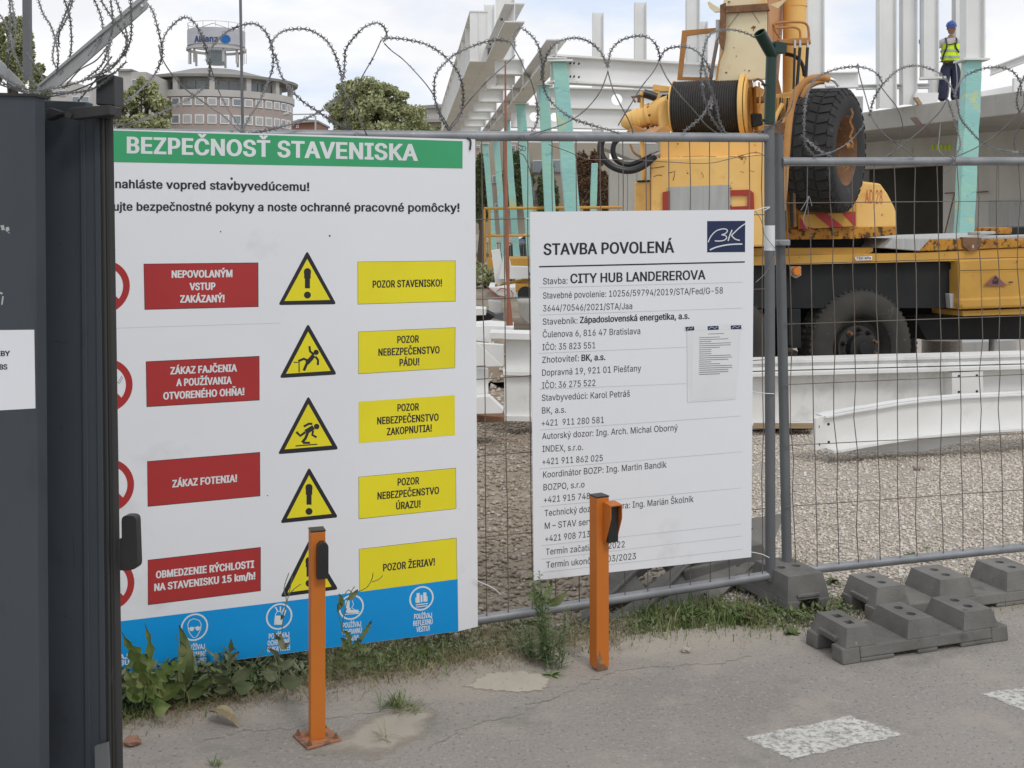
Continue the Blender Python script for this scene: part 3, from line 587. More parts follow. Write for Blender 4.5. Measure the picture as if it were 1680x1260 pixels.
for i,y in enumerate([548]+[554+k*3.35 for k in range(19)]):
    x0=1162 if i==0 else 1147; x1=(1188 if i==0 else 1147+rr.choice([20,34,48,52,54])); sg.append(([(x0,y),(x1,y-(x1-x0)*.035)],.75))
strokes(S2,sg,.009,M['grey_print'],dc,'typed_lines')

# ------------------------------------------------------------------ mesh fence panels
FL=Plane(785,4.86,1255,5.30); FR=Plane(1290,5.40,1680,5.75)
def kinked(pl,x0,y0,x1,y1,off,amp,rs,n=9):
    pts=[]
    for k in range(n+1):
        t=k/n; j=rs.gauss(0,amp) if 0<k<n else 0; pts.append(pl.hit(x0+(x1-x0)*t+j,y0+(y1-y0)*t,off))
    return pts
f1=thing('mesh_fence','grey tube mesh fence panel carrying the two white boards','fence',FL.hit(1040,985))
f2=thing('mesh_fence','grey tube mesh fence panel at right, bare of boards, gravel behind it','fence',FR.hit(1500,925)); 
for f in (f1,f2): f['group']='mesh fence panels along the site'
def rail(pl,a,b,r,par,name='rail'):
    mb=MB(); mb.tube([pl.hit(*a),pl.hit(*b)],r,14); return obj(name,mb,M['galv'],par,smooth=True)
def top_left(x): return 205+ (x-40)*(228-208)/(765-40)+6 if x<770 else 232.5-(x-780)*.013
rail(FL,(60,219),(1258,226),.021,f1); rail(FL,(60,1128),(1262,944),.021,f1)
mb=MB(); mb.tube([FL.hit(1262,207,.0),FL.hit(1264,952,.0)],.0235,16); obj('upright',mb,M['post'],f1,smooth=True)
mb=MB(); mb.tube([FL.hit(60,205),FL.hit(62,1130)],.0235,12); obj('upright',mb,M['post'],f1,smooth=True)
rs=random.Random(3)
xs=[790,826,866,905.5,945,984.5,1021.5,1059.5,1097,1131,1164,1196,1229,1251]
xl=[789-41*k-.45*k*k for k in range(1,15)]
for x in sorted(xl+xs):
    yb=1128-(x-60)*(184/1202); d=8*max(0,1-(x-826)/400) if x>780 else 8
    mb=MB(); mb.tube(kinked(FL,x,(219+(x-60)*.0058),x+d,yb,.012,.8,rs),.0024,5); obj('vertical_wire',mb,M['wire'],f1)
for y0,y1 in ((360,352),(491,474),(622,590),(748,712),(882,834)):
    mb=MB(); xa,xb=60,1256; ya=y0-(y1-y0)*(785-60)/470; mb.tube(kinked(FL,xa,ya,xb,y1,.016,.5,rs,14),.0024,5); obj('horizontal_wire',mb,M['wire'],f1)
rail(FR,(1283,265.5),(1760,264),.0205,f2); rail(FR,(1296,938),(1760,889.5),.0205,f2)
mb=MB(); mb.tube([FR.hit(1276.5,206,-.02),FR.hit(1291.5,946,-.02)],.0235,16); obj('upright',mb,M['post'],f2,smooth=True)
mb=MB(); mb.box(-.023,.023,-.023,.023,-.03,.02,Matrix.Translation(FR.hit(1276.5,209,-.02))); obj('post_cap',mb,M['rust'],f2)
tops=[1290,1325,1361,1398,1434,1467,1502,1537,1570,1604,1636,1671,1704,1737]; bots=[1305.5,1341,1376.5,1409,1444.5,1477,1505,1548,1580,1613,1645.7,1678,1711,1744]
for a,b in zip(tops,bots):
    mb=MB(); mb.tube(kinked(FR,a,267,b,937-(b-1296)*.104,.012,1.8,rs,11),.0023,5); obj('vertical_wire',mb,M['wire'],f2)
for y0,y1 in ((272,271),(333,329.5),(433,422),(532,518),(631,614),(731,711),(831,803)):
    mb=MB(); mb.tube(kinked(FR,1288,y0,1760,y1+(y1-y0)*.2,.016,.7,rs,12),.0022,5); obj('horizontal_wire',mb,M['wire'],f2)
cl=thing('fence_clamp','steel coupler joining the two fence uprights just under the white tape','clamp',FR.hit(1275,402))
mb=MB(); mb.box(-.055,.045,-.035,.03,-.014,.014,Matrix.Translation(FR.hit(1278,398,.0))); obj('clamp_band',mb,M['galv'],cl,bevel=.004)
mb=MB(); mb.tube([FR.hit(1281,398,.02),FR.hit(1281,398,.06)],.007,6); obj('clamp_bolt',mb,M['galv'],cl)
mb=MB(); mb.lathe(FL.hit(1262.5,411,0),(0,0,1),[(0,.0245),(.115,.0245)],20,False); o=obj('tape_wrap',mb,M['paper'],smooth=True); tag(o,'torn white tape wrapped round the left fence upright','tape')
# loose ties and binding wires
def wirething(name,label,cat,pls,m,r,pl=FL,off=.03):
    mb=MB()
    for pts in pls: mb.tube(crom([pl.hit(x,y,off+o_) for x,y,o_ in [(p+(0,))[:3] for p in pts]],5),r,5)
    return tag(obj(name,mb,m),label,cat)
wirething('cable_tie','white cable tie at the upper right corner of the permit board','cable tie',[[(1226,348),(1240,345),(1252,341),(1263,340),(1254,345)]],M['paper'],.0022)
wirething('cable_tie','white cable tie at the lower right corner of the permit board','cable tie',[[(1228,905),(1240,907),(1252,910),(1262,915)]],M['paper'],.0022)
wirething('cable_tie','white cable tie halfway up the right edge of the permit board','cable tie',[[(1226,640),(1236,643),(1252,645),(1270,646)]],M['paper'],.0022)
wirething('cable_tie','white cable tie at the upper left corner of the permit board','cable tie',[[(862,358),(876,360),(890,362),(902,364)]],M['paper'],.002)
wirething('cable_tie','white cable tie at the lower right edge of the safety board','cable tie',[[(777,950),(790,956),(806,963),(822,975)]],M['paper'],.002,off=.09)
wirething('binding_wire','dark twisted wire knotted round the top rail above the gap','wire',[[(855,226),(850,236),(858,243),(852,250),(860,256),(868,275),(873,300),(876,330)],[(850,238),(862,241),(860,247),(850,243)]],M['razor'],.0022)
wirething('binding_wire','dark wire end poking past the right edge of the safety board','wire',[[(769,602),(782,601),(797,600)]],M['razor'],.003,off=.06)
wirething('binding_wire','black tie hanging from the top right corner of the safety board','wire',[[(766,226),(772,231),(771,246)]],M['black'],.004,off=.08)
wirething('binding_wire','thin rusty wire sagging between the fence wires under the top rail','wire',[[(900,237),(930,248),(960,260),(985,262),(1040,262),(1100,266),(1160,268),(1200,260),(1240,250),(1262,262)]],M['wire'],.0018)
wirething('binding_wire','thin wire dangling from the fence upright beside the permit board logo','wire',[[(1238,346),(1246,356),(1252,372),(1254,385),(1262,396),(1272,410),(1266,430),(1256,448),(1240,463)]],M['razor'],.0015)
wirething('binding_wire','light wire knotted in the mesh in front of the crane hazard plate','wire',[[(1314,345),(1322,332),(1327,322),(1332,338)],[(1327,322),(1322,345),(1318,362),(1325,376)]],M['galv'],.002,FR)
wirething('binding_wire','dark wire knotted below the right top rail','wire',[[(1560,257),(1566,264),(1560,272),(1565,266),(1556,276),(1548,284)],[(1558,258),(1567,258),(1566,268),(1558,270)]],M['razor'],.0022,FR)
# green Y bracket on the post
gy=thing('green_bracket_post','dark green Y-shaped barbed wire bracket standing on the middle fence upright','post',FL.hit(1263,205))
mb=MB(); mb.tube([FL.hit(1262.5,204,-.0),FL.hit(1265,120,0),FL.hit(1266,88,0)],.026,16); obj('stem',mb,M['darkgreen'],gy,smooth=True)
mb=MB(); a=FL.hit(1268,92,.0); b=FL.hit(1246,53,.03); mb.lathe(a,b-a,[(0,.028),((b-a).length,.028),((b-a).length,.0235),((b-a).length-.05,.0235)],20,True); obj('upper_arm',mb,M['darkgreen'],gy,smooth=True)
mb=MB(); mb.prism([FL.hit(x,y,.03) for x,y in ((1272,67),(1292,70),(1291,87),(1272,87))],-FL.n*.04); obj('side_arm',mb,M['darkgreen'],gy,bevel=.003)
mb=MB(); mb.tube([FL.hit(1257,140,.03),FL.hit(1250,138,.035)],.006,6); mb.tube([FL.hit(1256,198,.03),FL.hit(1250,197,.035)],.006,6); obj('bolt',mb,M['darkgreen'],gy)
pl_=thing('thin_rod','thin dark upright rod rising behind the green sign header','rod',P(398,214,4.62))
mb=MB(); mb.tube([P(394,-30,4.62),P(398,214,4.62)],.0058,8); obj('rod',mb,M['post'],pl_,smooth=True)
# ------------------------------------------------------------------ dark sliding gate
GP0=Plane(-200,2.86,60,2.80); GP1=Plane(62,3.0,210,2.96)
gt=thing('steel_gate','dark blue grey steel gate leaf with its end frame, filling the left edge','gate',P(60,1420,2.9))
slab(GP0,[(-260,148),(52,157),(57,158),(66,1440),(-260,1440)],0,.045,M['gate'],gt,'gate_leaf',.004)
slab(GP0,[(-260,145.5),(57,153.5),(57.5,158),(-260,151)],.006,.06,M['gate_dark'],gt,'top_trim')
slab(GP1,[(62,164),(140,167),(152,1440),(70,1440)],0,.04,M['gate'],gt,'recessed_panel',.003)
slab(GP1,[(61,163),(66,163),(74,1440),(69,1440)],.015,.03,M['gate_dark'],gt,'edge_strip')
slab(GP1,[(131,185),(139,185),(150,1440),(141,1440)],.012,.05,M['gate'],gt,'channel_lip',.002)
slab(GP1,[(139,185),(156,185),(167,1440),(150,1440)],.010,.05,M['gate'],gt,'channel_web',.002)
slab(GP1,[(154,185),(163,185),(176,1440),(166,1440)],.018,.05,M['gate'],gt,'channel_lip',.002)
slab(GP1,[(163,185),(175,185),(190,1440),(176,1440)],.014,.02,M['gate_dark'],gt,'rubber_strip',.003)
mb=MB(); mb.tube([GP1.hit(178,186,.0),GP1.hit(197,1440,.0)],.0115,12); obj('end_tube',mb,M['gate_dark'],gt,smooth=True)
mb=MB(); mb.tube([GP1.hit(169,190,.022),GP1.hit(183,1440,.022)],.004,6); obj('seal_bead',mb,M['gate_dark'],gt,smooth=True)
slab(GP1,[(157,126),(172,121.5),(187,123),(188,174),(157,172)],.045,.05,M['black'],gt,'end_cap_box',.003)
slab(GP1,[(114,178),(118,176),(180,172),(181,188),(118,196),(112,192)],.075,.03,M['gate_dark'],gt,'guide_bar',.003)
slab(GP1,[(146,190),(160,187),(187,175),(187,192),(175,194)],.05,.04,M['gate_dark'],gt,'guide_bracket',.002)
mb=MB(); mb.tube([GP1.hit(112,188,.09),GP1.hit(112,188,.05)],.009,8); mb.tube([GP1.hit(158,192,.05),GP1.hit(160,176,.05)],.008,8); obj('guide_bolt',mb,M['black'],gt)
slab(GP1,[(70,180),(80,176),(98,182),(98,188),(78,197),(72,196)],.05,.03,M['gate_dark'],gt,'catch',.003)
mb=MB(); mb.tube([GP1.hit(x,y,.06) for x,y in ((72,186),(72,196),(64,212),(62,224))],.007,6); obj('catch_hook',mb,M['gate_dark'],gt)
slab(GP1,[(155,1225),(176,1219),(178,1262),(156,1264)],.04,.01,M['post'],gt,'patch_plate')
ph=thing('photocell','black rounded photocell on the edge of the dark gate','sensor',GP1.hit(215,935))
slab(GP1,rounded([(199,846),(223,846),(226,933),(200,938)],9),.05,.025,M['black'],ph,'housing',.006)
slab(GP1,[(196,884),(204,884),(204,936),(196,936)],.045,.04,M['black'],ph,'mounting')
nt_=thing('gate_notice','white notice with cut-off black lettering on the dark gate leaf','notice',GP0.hit(0,670,.01))
slab(GP0,[(-120,543),(56,541),(58,670),(-120,680)],.001,.0008,M['print_white'],nt_,'sheet')
text(GP0,'STAVEBY',-36,585,16.5,584,8.6,BP_,nt_,bold=.03,off=.006); text(GP0,'SLUŽBY SBS',-52,607.5,12,606,8.6,BP_,nt_,bold=.03,off=.006)
for p_,w_ in (([(2,374),(7,373)],8),([(10,376),(15,375)],6),([(0,480),(4,482)],3),([(3,500),(5,486)],2.4),([(0,370),(16,383)],1)): strokes(GP0,[(p_,w_)],.0015,M['greyplate'],gt,'paint_scuff')
for p_,w_ in (([(96,400),(98,402)],2.2),([(100,700),(102,702)],2.4),([(88,560),(110,563)],.7),([(105,1010),(107,1012)],2),([(120,880),(122,930)],.8),([(98,1180),(112,1182)],.8)): strokes(GP1,[(p_,w_)],.0015,M['gate_dark'],gt,'paint_scuff')
# V-shaped wire bracket on the gate
vb=thing('wire_bracket','grey V-shaped angle bracket with a dark upright holding razor wire above the gate','bracket',P(60,150,2.97))
slab(GP1,[(63,142),(236,-3),(243,6),(240,14),(98,140),(72,146)],.06,.006,M['angle'],vb,'long_arm')
slab(GP1,[(60,140),(233,-8),(237,-3),(63,142)],.066,.022,M['angle'],vb,'arm_flange')
slab(GP1,[(-20,76),(0,99),(40,140),(22,142),(-20,112)],.06,.006,M['angle'],vb,'short_arm')
mb=MB(); mb.tube([GP1.hit(44,-60,.03),GP1.hit(45.5,132,.03)],.0125,4); obj('upright',mb,M['post'],vb)
mb=MB(); mb.tube([GP1.hit(233,9,.07),GP1.hit(233,9,.058)],.0035,8); obj('bolt_hole_disc',mb,M['paper'],vb)  # solid pale stub standing in for an open hole

# ------------------------------------------------------------------ razor wire
def razor(name,label,curves,depth,base,amp,thin=False,r=.0026,barb=True,step=.033,bs=1.35,group='razor wire coils'):
    t=thing(name,label,'razor wire',base,group); wm=MB(); bm_=MB(); rs=random.Random(11)
    for ci,c in enumerate(curves):
        barbed=True
        if c[0]=='thin': c=c[1:]; barbed=False
        n=len(c); ph=rs.uniform(0,6.28)
        pts=crom([depth(x,y)+Vector((0,amp*math.sin(ph+i*.8),0)) for i,(x,y) in enumerate(c)],6)
        wm.tube(pts,r,6)
        # barbs
        acc=0; nx=step*.6; pr=pts[0]; st=step if barbed else step*2.2
        for a,b in zip(pts,pts[1:]):
            d=b-a; l=d.length
            if l<1e-6: continue
            while acc+l>nx:
                p=a+d*((nx-acc)/l); nx+=st*rs.uniform(.9,1.1); u=d.normalized(); tw=rs.uniform(-.5,.5)+(0 if barbed else 1.35)
                w=u.cross(Vector((0,1,0))); w=w.normalized() if w.length>.05 else Vector((1,0,0)); w=(w*math.cos(tw)+Vector((0,1,0))*math.sin(tw)); 
                s=.0115*bs; q=.0075*bs; nrm=u.cross(w)*.0012
                prof=[(-s*1.1,q*1.15),(-s*.25,q*.38),(s*.25,q*.38),(s*1.1,q*1.15),(s*.62,0),(s*1.1,-q*1.15),(s*.25,-q*.38),(-s*.25,-q*.38),(-s*1.1,-q*1.15),(-s*.62,0)]
                v=[p+u*x+w*y+nrm for x,y in prof]
                bm_.add(v,[(0,1,7,8,9)[::1],(1,2,6,7),(2,3,4,5,6)])
            acc+=l
    obj('coil_wire',wm,M['razor'],t,smooth=True)
    if bm_.v: stuff(obj('barbs',bm_,M['razor'],t))
    return t
CUR=[[(243,8),(255,23),(262,38),(266,55),(267,76),(262,92),(250,115),(235,135),(215,160),(203,172)],
['thin',(266,76),(272,98),(283,120),(300,143),(325,163),(345,177),(365,190),(385,207),(400,219)],
[(266,78),(268,55),(275,40),(285,32),(300,28),(315,33),(328,45),(337,65),(341,90),(341,108),(335,130),(318,152),(290,172),(260,190),(225,204),(190,207)],
[(343,104),(347,80),(355,62),(370,47),(390,40),(410,39),(425,43),(437,52),(445,66),(447,82),(444,110),(432,140),(420,170),(408,196),(400,219)],
['thin',(342,100),(350,135),(362,165),(378,188),(402,220)],
[(447,86),(450,72),(458,57),(468,48),(486,44),(503,46),(520,55),(537,68),(549,85),(556,102),(560,122),(560,140),(553,155),(540,170),(515,188),(480,205),(440,216),(420,219),(395,222)],
[(447,84),(452,103),(460,122),(478,147),(500,168),(520,182),(545,198),(570,212),(583,222)],
[(561,128),(563,95),(566,80),(580,65),(595,52),(608,44),(620,39),(628,42),(632,50),(631,60),(628,68)],
['thin',(628,68),(615,95),(598,120),(582,145),(573,165)],[(573,165),(568,185),(570,205),(583,222)],
['thin',(583,222),(610,235),(645,241),(680,240),(710,232),(735,216)],
[(735,216),(750,195),(757,178),(760,155),(756,130),(745,110),(725,90),(705,76),(685,67),(660,61),(640,60),(628,63)],
['thin',(628,68),(640,80),(660,96),(680,117),(700,140),(712,158),(718,175),(728,195),(735,207)],
['thin',(560,120),(565,145),(578,170),(595,205),(603,224)],
[(737,216),(722,190),(714,165),(713,150),(715,130),(722,115),(735,100),(745,88),(765,77),(790,68),(815,65),(838,71)],
['thin',(838,71),(852,97),(862,120),(872,137),(880,165)],
[(880,165),(883,185),(879,205),(867,220),(853,227)],
['thin',(735,212),(765,172),(800,135),(830,108),(845,92)],
[(845,78),(843,58),(848,46),(856,44),(867,54),(877,67),(885,85),(889,107),(891,130),(895,150),(905,165),(920,180),(940,195),(965,205),(990,213),(1015,220)],
['thin',(1015,220),(1050,230),(1090,230),(1120,217)],[(1120,217),(1150,193),(1163,175),(1171,155)],
['thin',(870,222),(900,212),(930,200),(960,180),(985,150),(997,118)],
[(997,112),(990,90),(980,75),(965,65),(945,62),(925,67),(910,75),(900,87),(892,105),(889,128)],
[(997,112),(1002,85),(1012,70),(1025,62),(1045,59),(1060,63),(1073,75),(1080,92),(1082,100)],
['thin',(1081,102),(1070,120),(1050,145),(1035,170),(1020,195),(1015,205)],
['thin',(998,114),(1005,145),(1015,170),(1030,200),(1037,218)],
[(1082,100),(1092,82),(1105,77),(1125,79),(1140,87),(1155,103),(1165,120),(1170,140),(1172,160),(1168,178)],
['thin',(1082,105),(1092,130),(1110,155),(1135,180),(1160,205),(1190,225),(1200,231)],
[(1148,132),(1150,95),(1158,65),(1172,53),(1190,48),(1210,47),(1235,55),(1258,72)],
[(1148,130),(1152,160),(1165,190),(1185,215),(1192,226)],
[(1150,100),(1160,140),(1172,170),(1180,200),(1200,231)],
['thin',(1192,226),(1225,228),(1250,215),(1275,200),(1293,180),(1300,145)]]
def fdepth(x,y): return P(x,y,FL.Y(min(x,1300))-.02)
razor('razor_wire_coil','razor wire coil looping along the fence top above the two white boards',CUR,fdepth,FL.hit(700,225),.05)
CR=[[(1340,257),(1320,240),(1315,220),(1316,190),(1322,160),(1335,135),(1350,122),(1375,112),(1400,109),(1420,114),(1435,125),(1443,138)],
['thin',(1443,138),(1455,160),(1467,180),(1476,205),(1479,225),(1472,245),(1462,257)],
['thin',(1410,103),(1415,120),(1425,160),(1430,190),(1437,210),(1455,230),(1480,245),(1500,258)],
[(1430,190),(1432,165),(1440,145),(1450,133),(1465,120),(1485,110),(1508,106),(1530,110),(1545,120),(1552,135)],
['thin',(1552,135),(1550,155),(1540,180),(1525,200),(1500,225),(1475,245),(1455,258)],
[(1317,220),(1330,235),(1345,250),(1360,258)],['thin',(1335,256),(1370,248),(1400,230),(1422,203)],
[(1550,130),(1560,155),(1565,175),(1573,195),(1595,215),(1615,230),(1640,243),(1690,252)],
[(1560,160),(1568,185),(1573,215),(1572,240),(1560,257)],
[(1563,160),(1572,145),(1585,128),(1598,118),(1620,111),(1640,112),(1655,120),(1668,138),(1673,155)],
['thin',(1673,155),(1672,175),(1660,195),(1640,218),(1610,240),(1575,256)],
[(1690,105),(1678,125),(1672,150),(1676,175),(1692,200)],['thin',(1690,255),(1672,245),(1667,222),(1675,200),(1692,180)],
['thin',(1548,202),(1542,225),(1536,245),(1541,256)]]
razor('razor_wire_coil','razor wire coil looping over the bare right fence panel near the worker',CR,lambda x,y:P(x,y,FR.Y(x)-.02),FR.hit(1500,262),.05)
CG=[[(58,-10),(75,25),(92,48),(102,90),(95,120)],[(112,-12),(98,30),(92,60),(92,95),(99,112)],[(108,-5),(115,25),(113,70),(104,100),(92,120)],
[(148,-10),(158,20),(162,50),(152,75),(148,92)],[(185,-12),(186,40),(172,78),(160,104),(132,130)],[(216,-10),(213,40),(206,70),(190,95),(160,120),(130,137),(95,147),(50,148),(0,122),(-30,100)],
[(190,-10),(207,55),(196,85),(176,110),(140,130)],[(-10,10),(20,50),(30,85),(44,120),(66,146)],[(24,-14),(24,45),(15,95),(8,110)],[(-10,125),(40,150),(100,152),(150,142),(200,100)],
[(12,-10),(26,60),(18,88)],[(165,-10),(180,20),(205,62),(200,90)],[(186,60),(183,90),(187,122)],
['thin',(112,148),(135,118),(160,98),(178,66)],['thin',(120,166),(150,130),(182,92)],['thin',(40,85),(55,112),(72,145)],[(130,-10),(118,30),(100,55),(93,75)],['thin',(-10,136),(60,156),(120,146),(190,118)]]
razor('razor_wire_bundle','dense tangle of razor wire on the V bracket over the gate',CG,lambda x,y:GP1.hit(x,y,.085),GP1.hit(90,150,.08),.03,r=.0019,step=.02,bs=.78)

# ------------------------------------------------------------------ orange photocell posts
def spost(px,py,h,yaw,w,label,plate):
    c=G(px,py,.004); t=thing('orange_post',label,'post',c,'orange photocell posts by the gate')
    Mx=Matrix.Translation(c)@Matrix.Rotation(yaw,4,'Z'); mb=MB(); mb.box(-w/2,w/2,-w/2,w/2,.005,h,Mx); obj('tube',mb,M['orange'],t,bevel=.003)
    mb=MB(); mb.box(-w/2-.001,w/2+.001,-w/2-.001,w/2+.001,h,h+.006,Mx); obj('top_cap',mb,M['black'],t,bevel=.002)
    if plate:
        mb=MB(); mb.box(-.062,.062,-.062,.062,-.002,.006,Matrix.Translation(c)@Matrix.Rotation(yaw+.25,4,'Z')); obj('base_plate',mb,M['plate'],t,bevel=.002)
        for sx,sy in ((.048,.048),(-.048,-.048),(.048,-.048),(-.048,.048)):
            mb=MB(); p=Matrix.Translation(c)@Matrix.Rotation(yaw+.25,4,'Z')@Vector((sx,sy,.005)); mb.lathe(p,(0,0,1),[(0,.009),(.008,.009),(.0081,.005),(.018,.005)],6); obj('anchor_bolt',mb,M['rust'],t)
    return t,Mx
M['plate']=mat('worn_orange_plate',(.42,.17,.07),(.3,.15,.09),scale=14,rough=.7,spots=[((.16,.10,.08),22,.5,.08)])
t1,Mx=spost(520,1211,.704,R(19),.05,'left orange square post with rounded black photocell, bolted to a base plate',True)
mb=MB(); s=[(-.017,-.0565),(.017,-.0565),(.019,-.045),(.019,-.025),(-.019,-.025),(-.019,-.045)]
def capsule(Mx,cx,y0,y1,z0,z1,r):
    mb=MB(); pts=[]; n=8
    for k in range(n+1): a=math.pi*k/n; pts.append((cx+r*math.cos(a),z1-r+r*math.sin(a)))
    pts+= [(cx-r,z0),(cx+r,z0)]
    f=[Mx@Vector((x,y0,z)) for x,z in pts]; b=Mx@Vector((0,y1,0))-Mx@Vector((0,y0,0)); mb.prism(f,b); return mb
obj('photocell',capsule(Mx,.012,-.052,-.024,.552,.675,.0185),M['black'],t1,bevel=.005)
t2,Mx=spost(983,1095,.672,R(27),.0565,'right orange square post with hooded black sensor in front of the permit board',False)
mb=MB(); K=Mx
for a,b in (((.0,-.075),(.004,-.028)),((.050,-.075),(.054,-.028))):
    mb.prism([K@Vector((a[0],-.028,.50)),K@Vector((a[0],-.045,.50)),K@Vector((a[0],-.085,.60)),K@Vector((a[0],-.085,.648)),K@Vector((a[0],-.028,.652))],K@Vector((.003,0,0))-K@Vector((0,0,0)))
mb.hexa([K@Vector(p) for p in ((0,-.085,.648),(.053,-.085,.648),(.053,-.085,.652),(0,-.085,.652))],[K@Vector(p) for p in ((0,-.028,.652),(.053,-.028,.652),(.053,-.028,.656),(0,-.028,.656))])
obj('sensor_hood',mb,M['orange'],t2)
mb=MB(); mb.prism([K@Vector(p) for p in ((.004,-.030,.502),(.049,-.030,.502),(.049,-.030,.645),(.004,-.030,.645))],K@Vector((0,-.034,0))-K@Vector((0,0,0))); obj('sensor',mb,M['black'],t2,bevel=.003)
mb=MB(); w=.0565/2+.0006
mb.add([K@Vector(p) for p in ((-w,-w,.0),(-w,-w,.06),(-w+.008,-w,.05),(-w+.012,-w,.078),(-w+.02,-w,.066),(-w+.026,-w,.03),(-w+.034,-w,.022),(-w+.05,-w,.008),(-w+.052,-w,0))],[(0,1,2,3,4,5,6,7,8)]); obj('paint_loss',mb,M['rust'],t2)

# ------------------------------------------------------------------ fence base blocks
def foot_block(label,c,yaw,m,shapes,L_=.82,Wd=.24,H=.14,square=True):
    """rubber/concrete foot: base slab with raised humps, sockets and fork notches"""
    t=thing('fence_foot_block',label,'fence foot',c,'loose fence foot blocks'); Mx=Matrix.Translation(c)@Matrix.Rotation(yaw,4,'Z'); T=lambda p:Mx@Vector(p)
    # long side profile: humps at the given ranges (x0,x1), low deck between
    mb=MB(); hb=.02; lo=.062
    def frust(x0,x1,z0,z1,i0,i1,wd0,wd1):
        a=[T((x0-i0,-wd0/2,z0)),T((x1+i1,-wd0/2,z0)),T((x1+i1,wd0/2,z0)),T((x0-i0,wd0/2,z0))]; b=[T((x0,-wd1/2,z1)),T((x1,-wd1/2,z1)),T((x1,wd1/2,z1)),T((x0,wd1/2,z1))]
        mb.add(a+b,[(3,2,1,0),(4,5,6,7),(0,1,5,4),(1,2,6,5),(2,3,7,6),(3,0,4,7)])
    # short feet under the slab, fork openings in both ends
    e=.085; X0=-L_/2; X1=L_/2
    def sec(x0,x1,y0,y1,z0,z1,ty=0):
        a_=[T((x0,y0,z0)),T((x1,y0,z0)),T((x1,y1,z0)),T((x0,y1,z0))]; s0=ty if y0<=-Wd/2+.001 else 0; s1=ty if y1>=Wd/2-.001 else 0
        b_=[T((x0,y0+s0,z1)),T((x1,y0+s0,z1)),T((x1,y1-s1,z1)),T((x0,y1-s1,z1))]; mb.add(a_+b_,[(3,2,1,0),(4,5,6,7),(0,1,5,4),(1,2,6,5),(2,3,7,6),(3,0,4,7)])
    for a0,a1 in ((X0,X0+e),(X1-e,X1)):
        sec(a0,a1,-Wd/2,-.05,0,lo,.008); sec(a0,a1,.05,Wd/2,0,lo,.008)
    sec(X0+e,X1-e,-Wd/2,Wd/2,.018,lo,.008)
    for a0,a1 in ((X0+e,X0+.30*L_),(X0+.44*L_,X0+.56*L_),(X1-.30*L_,X1-e)): sec(a0,a1,-Wd/2+.0005,Wd/2-.0005,0,.0185)
    obj('base_slab',mb,m,t,bevel=.006)
    for hi,(hx0,hx1) in enumerate(shapes):
        cx=(hx0+hx1)/2; top=[(hx0,-Wd/2+.028),(hx1,-Wd/2+.028),(hx1,Wd/2-.028),(hx0,Wd/2-.028)]; bot=[(hx0-.021,-Wd/2+.009),(hx1+.021,-Wd/2+.009),(hx1+.021,Wd/2-.009),(hx0-.021,Wd/2-.009)]
        loops=[[T((x,y,H)) for x,y in top]]
        for s_ in (-1,1):
            if hi==0 and square: hp=[(cx-.018,s_*.04-.019),(cx-.018,s_*.04+.019),(cx+.018,s_*.04+.019),(cx+.018,s_*.04-.019)]
            else: hp=[(cx+.0205*math.cos(-a*math.pi/8),s_*.04+.0205*math.sin(-a*math.pi/8)) for a in range(16)]
            loops.append([T((x,y,H)) for x,y in hp])
        mb=MB(); allv=[v for l in loops for v in l]; mb.add(allv,[tuple(t) for t in tessellate_polygon(loops)])
        mb.add([T((x,y,lo+.0005)) for x,y in bot]+loops[0],[(0,1,5,4),(1,2,6,5),(2,3,7,6),(3,0,4,7)])
        for l in loops[1:]:
            n=len(l); mb.add(l+[p-Vector((0,0,.06)) for p in l],[(i,(i+1)%n,n+(i+1)%n,n+i) for i in range(n)]+[tuple(range(n,2*n))])
        obj('hump',mb,m,t)
    mb=MB(); rx=shapes[0][0]-.022; mb.box(rx-.006,rx+.02,-.06,.06,lo+.012,lo+.026,Mx); obj('grip_ledge',mb,m,t,bevel=.003)
    return t
def yaw_of(a,b): d=b-a; return math.atan2(d.y,d.x)
def block_at(label,A,B,m,shapes,L_,Wd,H,square=True,flip=False):
    y=yaw_of(A,B); u=Vector((math.cos(y),math.sin(y),0)); w=Vector((-u.y,u.x,0)); c=A+u*L_/2+w*Wd/2; return foot_block(label,c,y,m,shapes,L_,Wd,H,square)
SH=[(-.37,-.265),(-.075,.045),(.205,.345)]
block_at('nearest grey three-humped fence foot on the asphalt, square sockets at its left end',G(1383,1092),G(1655,1051),M['concrete2'],SH,.82,.26,.132)
block_at('paler grey fence foot just behind the nearest one, running out of the frame',G(1436,1023),G(1690,990),M['concrete3'],[(-.435,-.30),(-.10,.055),(.27,.43)],.93,.26,.145,False)
A=G(1291,1012); B=G(1355,1003); y=yaw_of(A,B)+R(90); u=Vector((math.cos(y),math.sin(y),0))
foot_block('dark fence foot under the two middle fence uprights',A+(B-A).normalized()*.12+u*.40,y,M['concrete2'],[(-.37,-.1),(.12,.37)],.80,.24,.165,False)
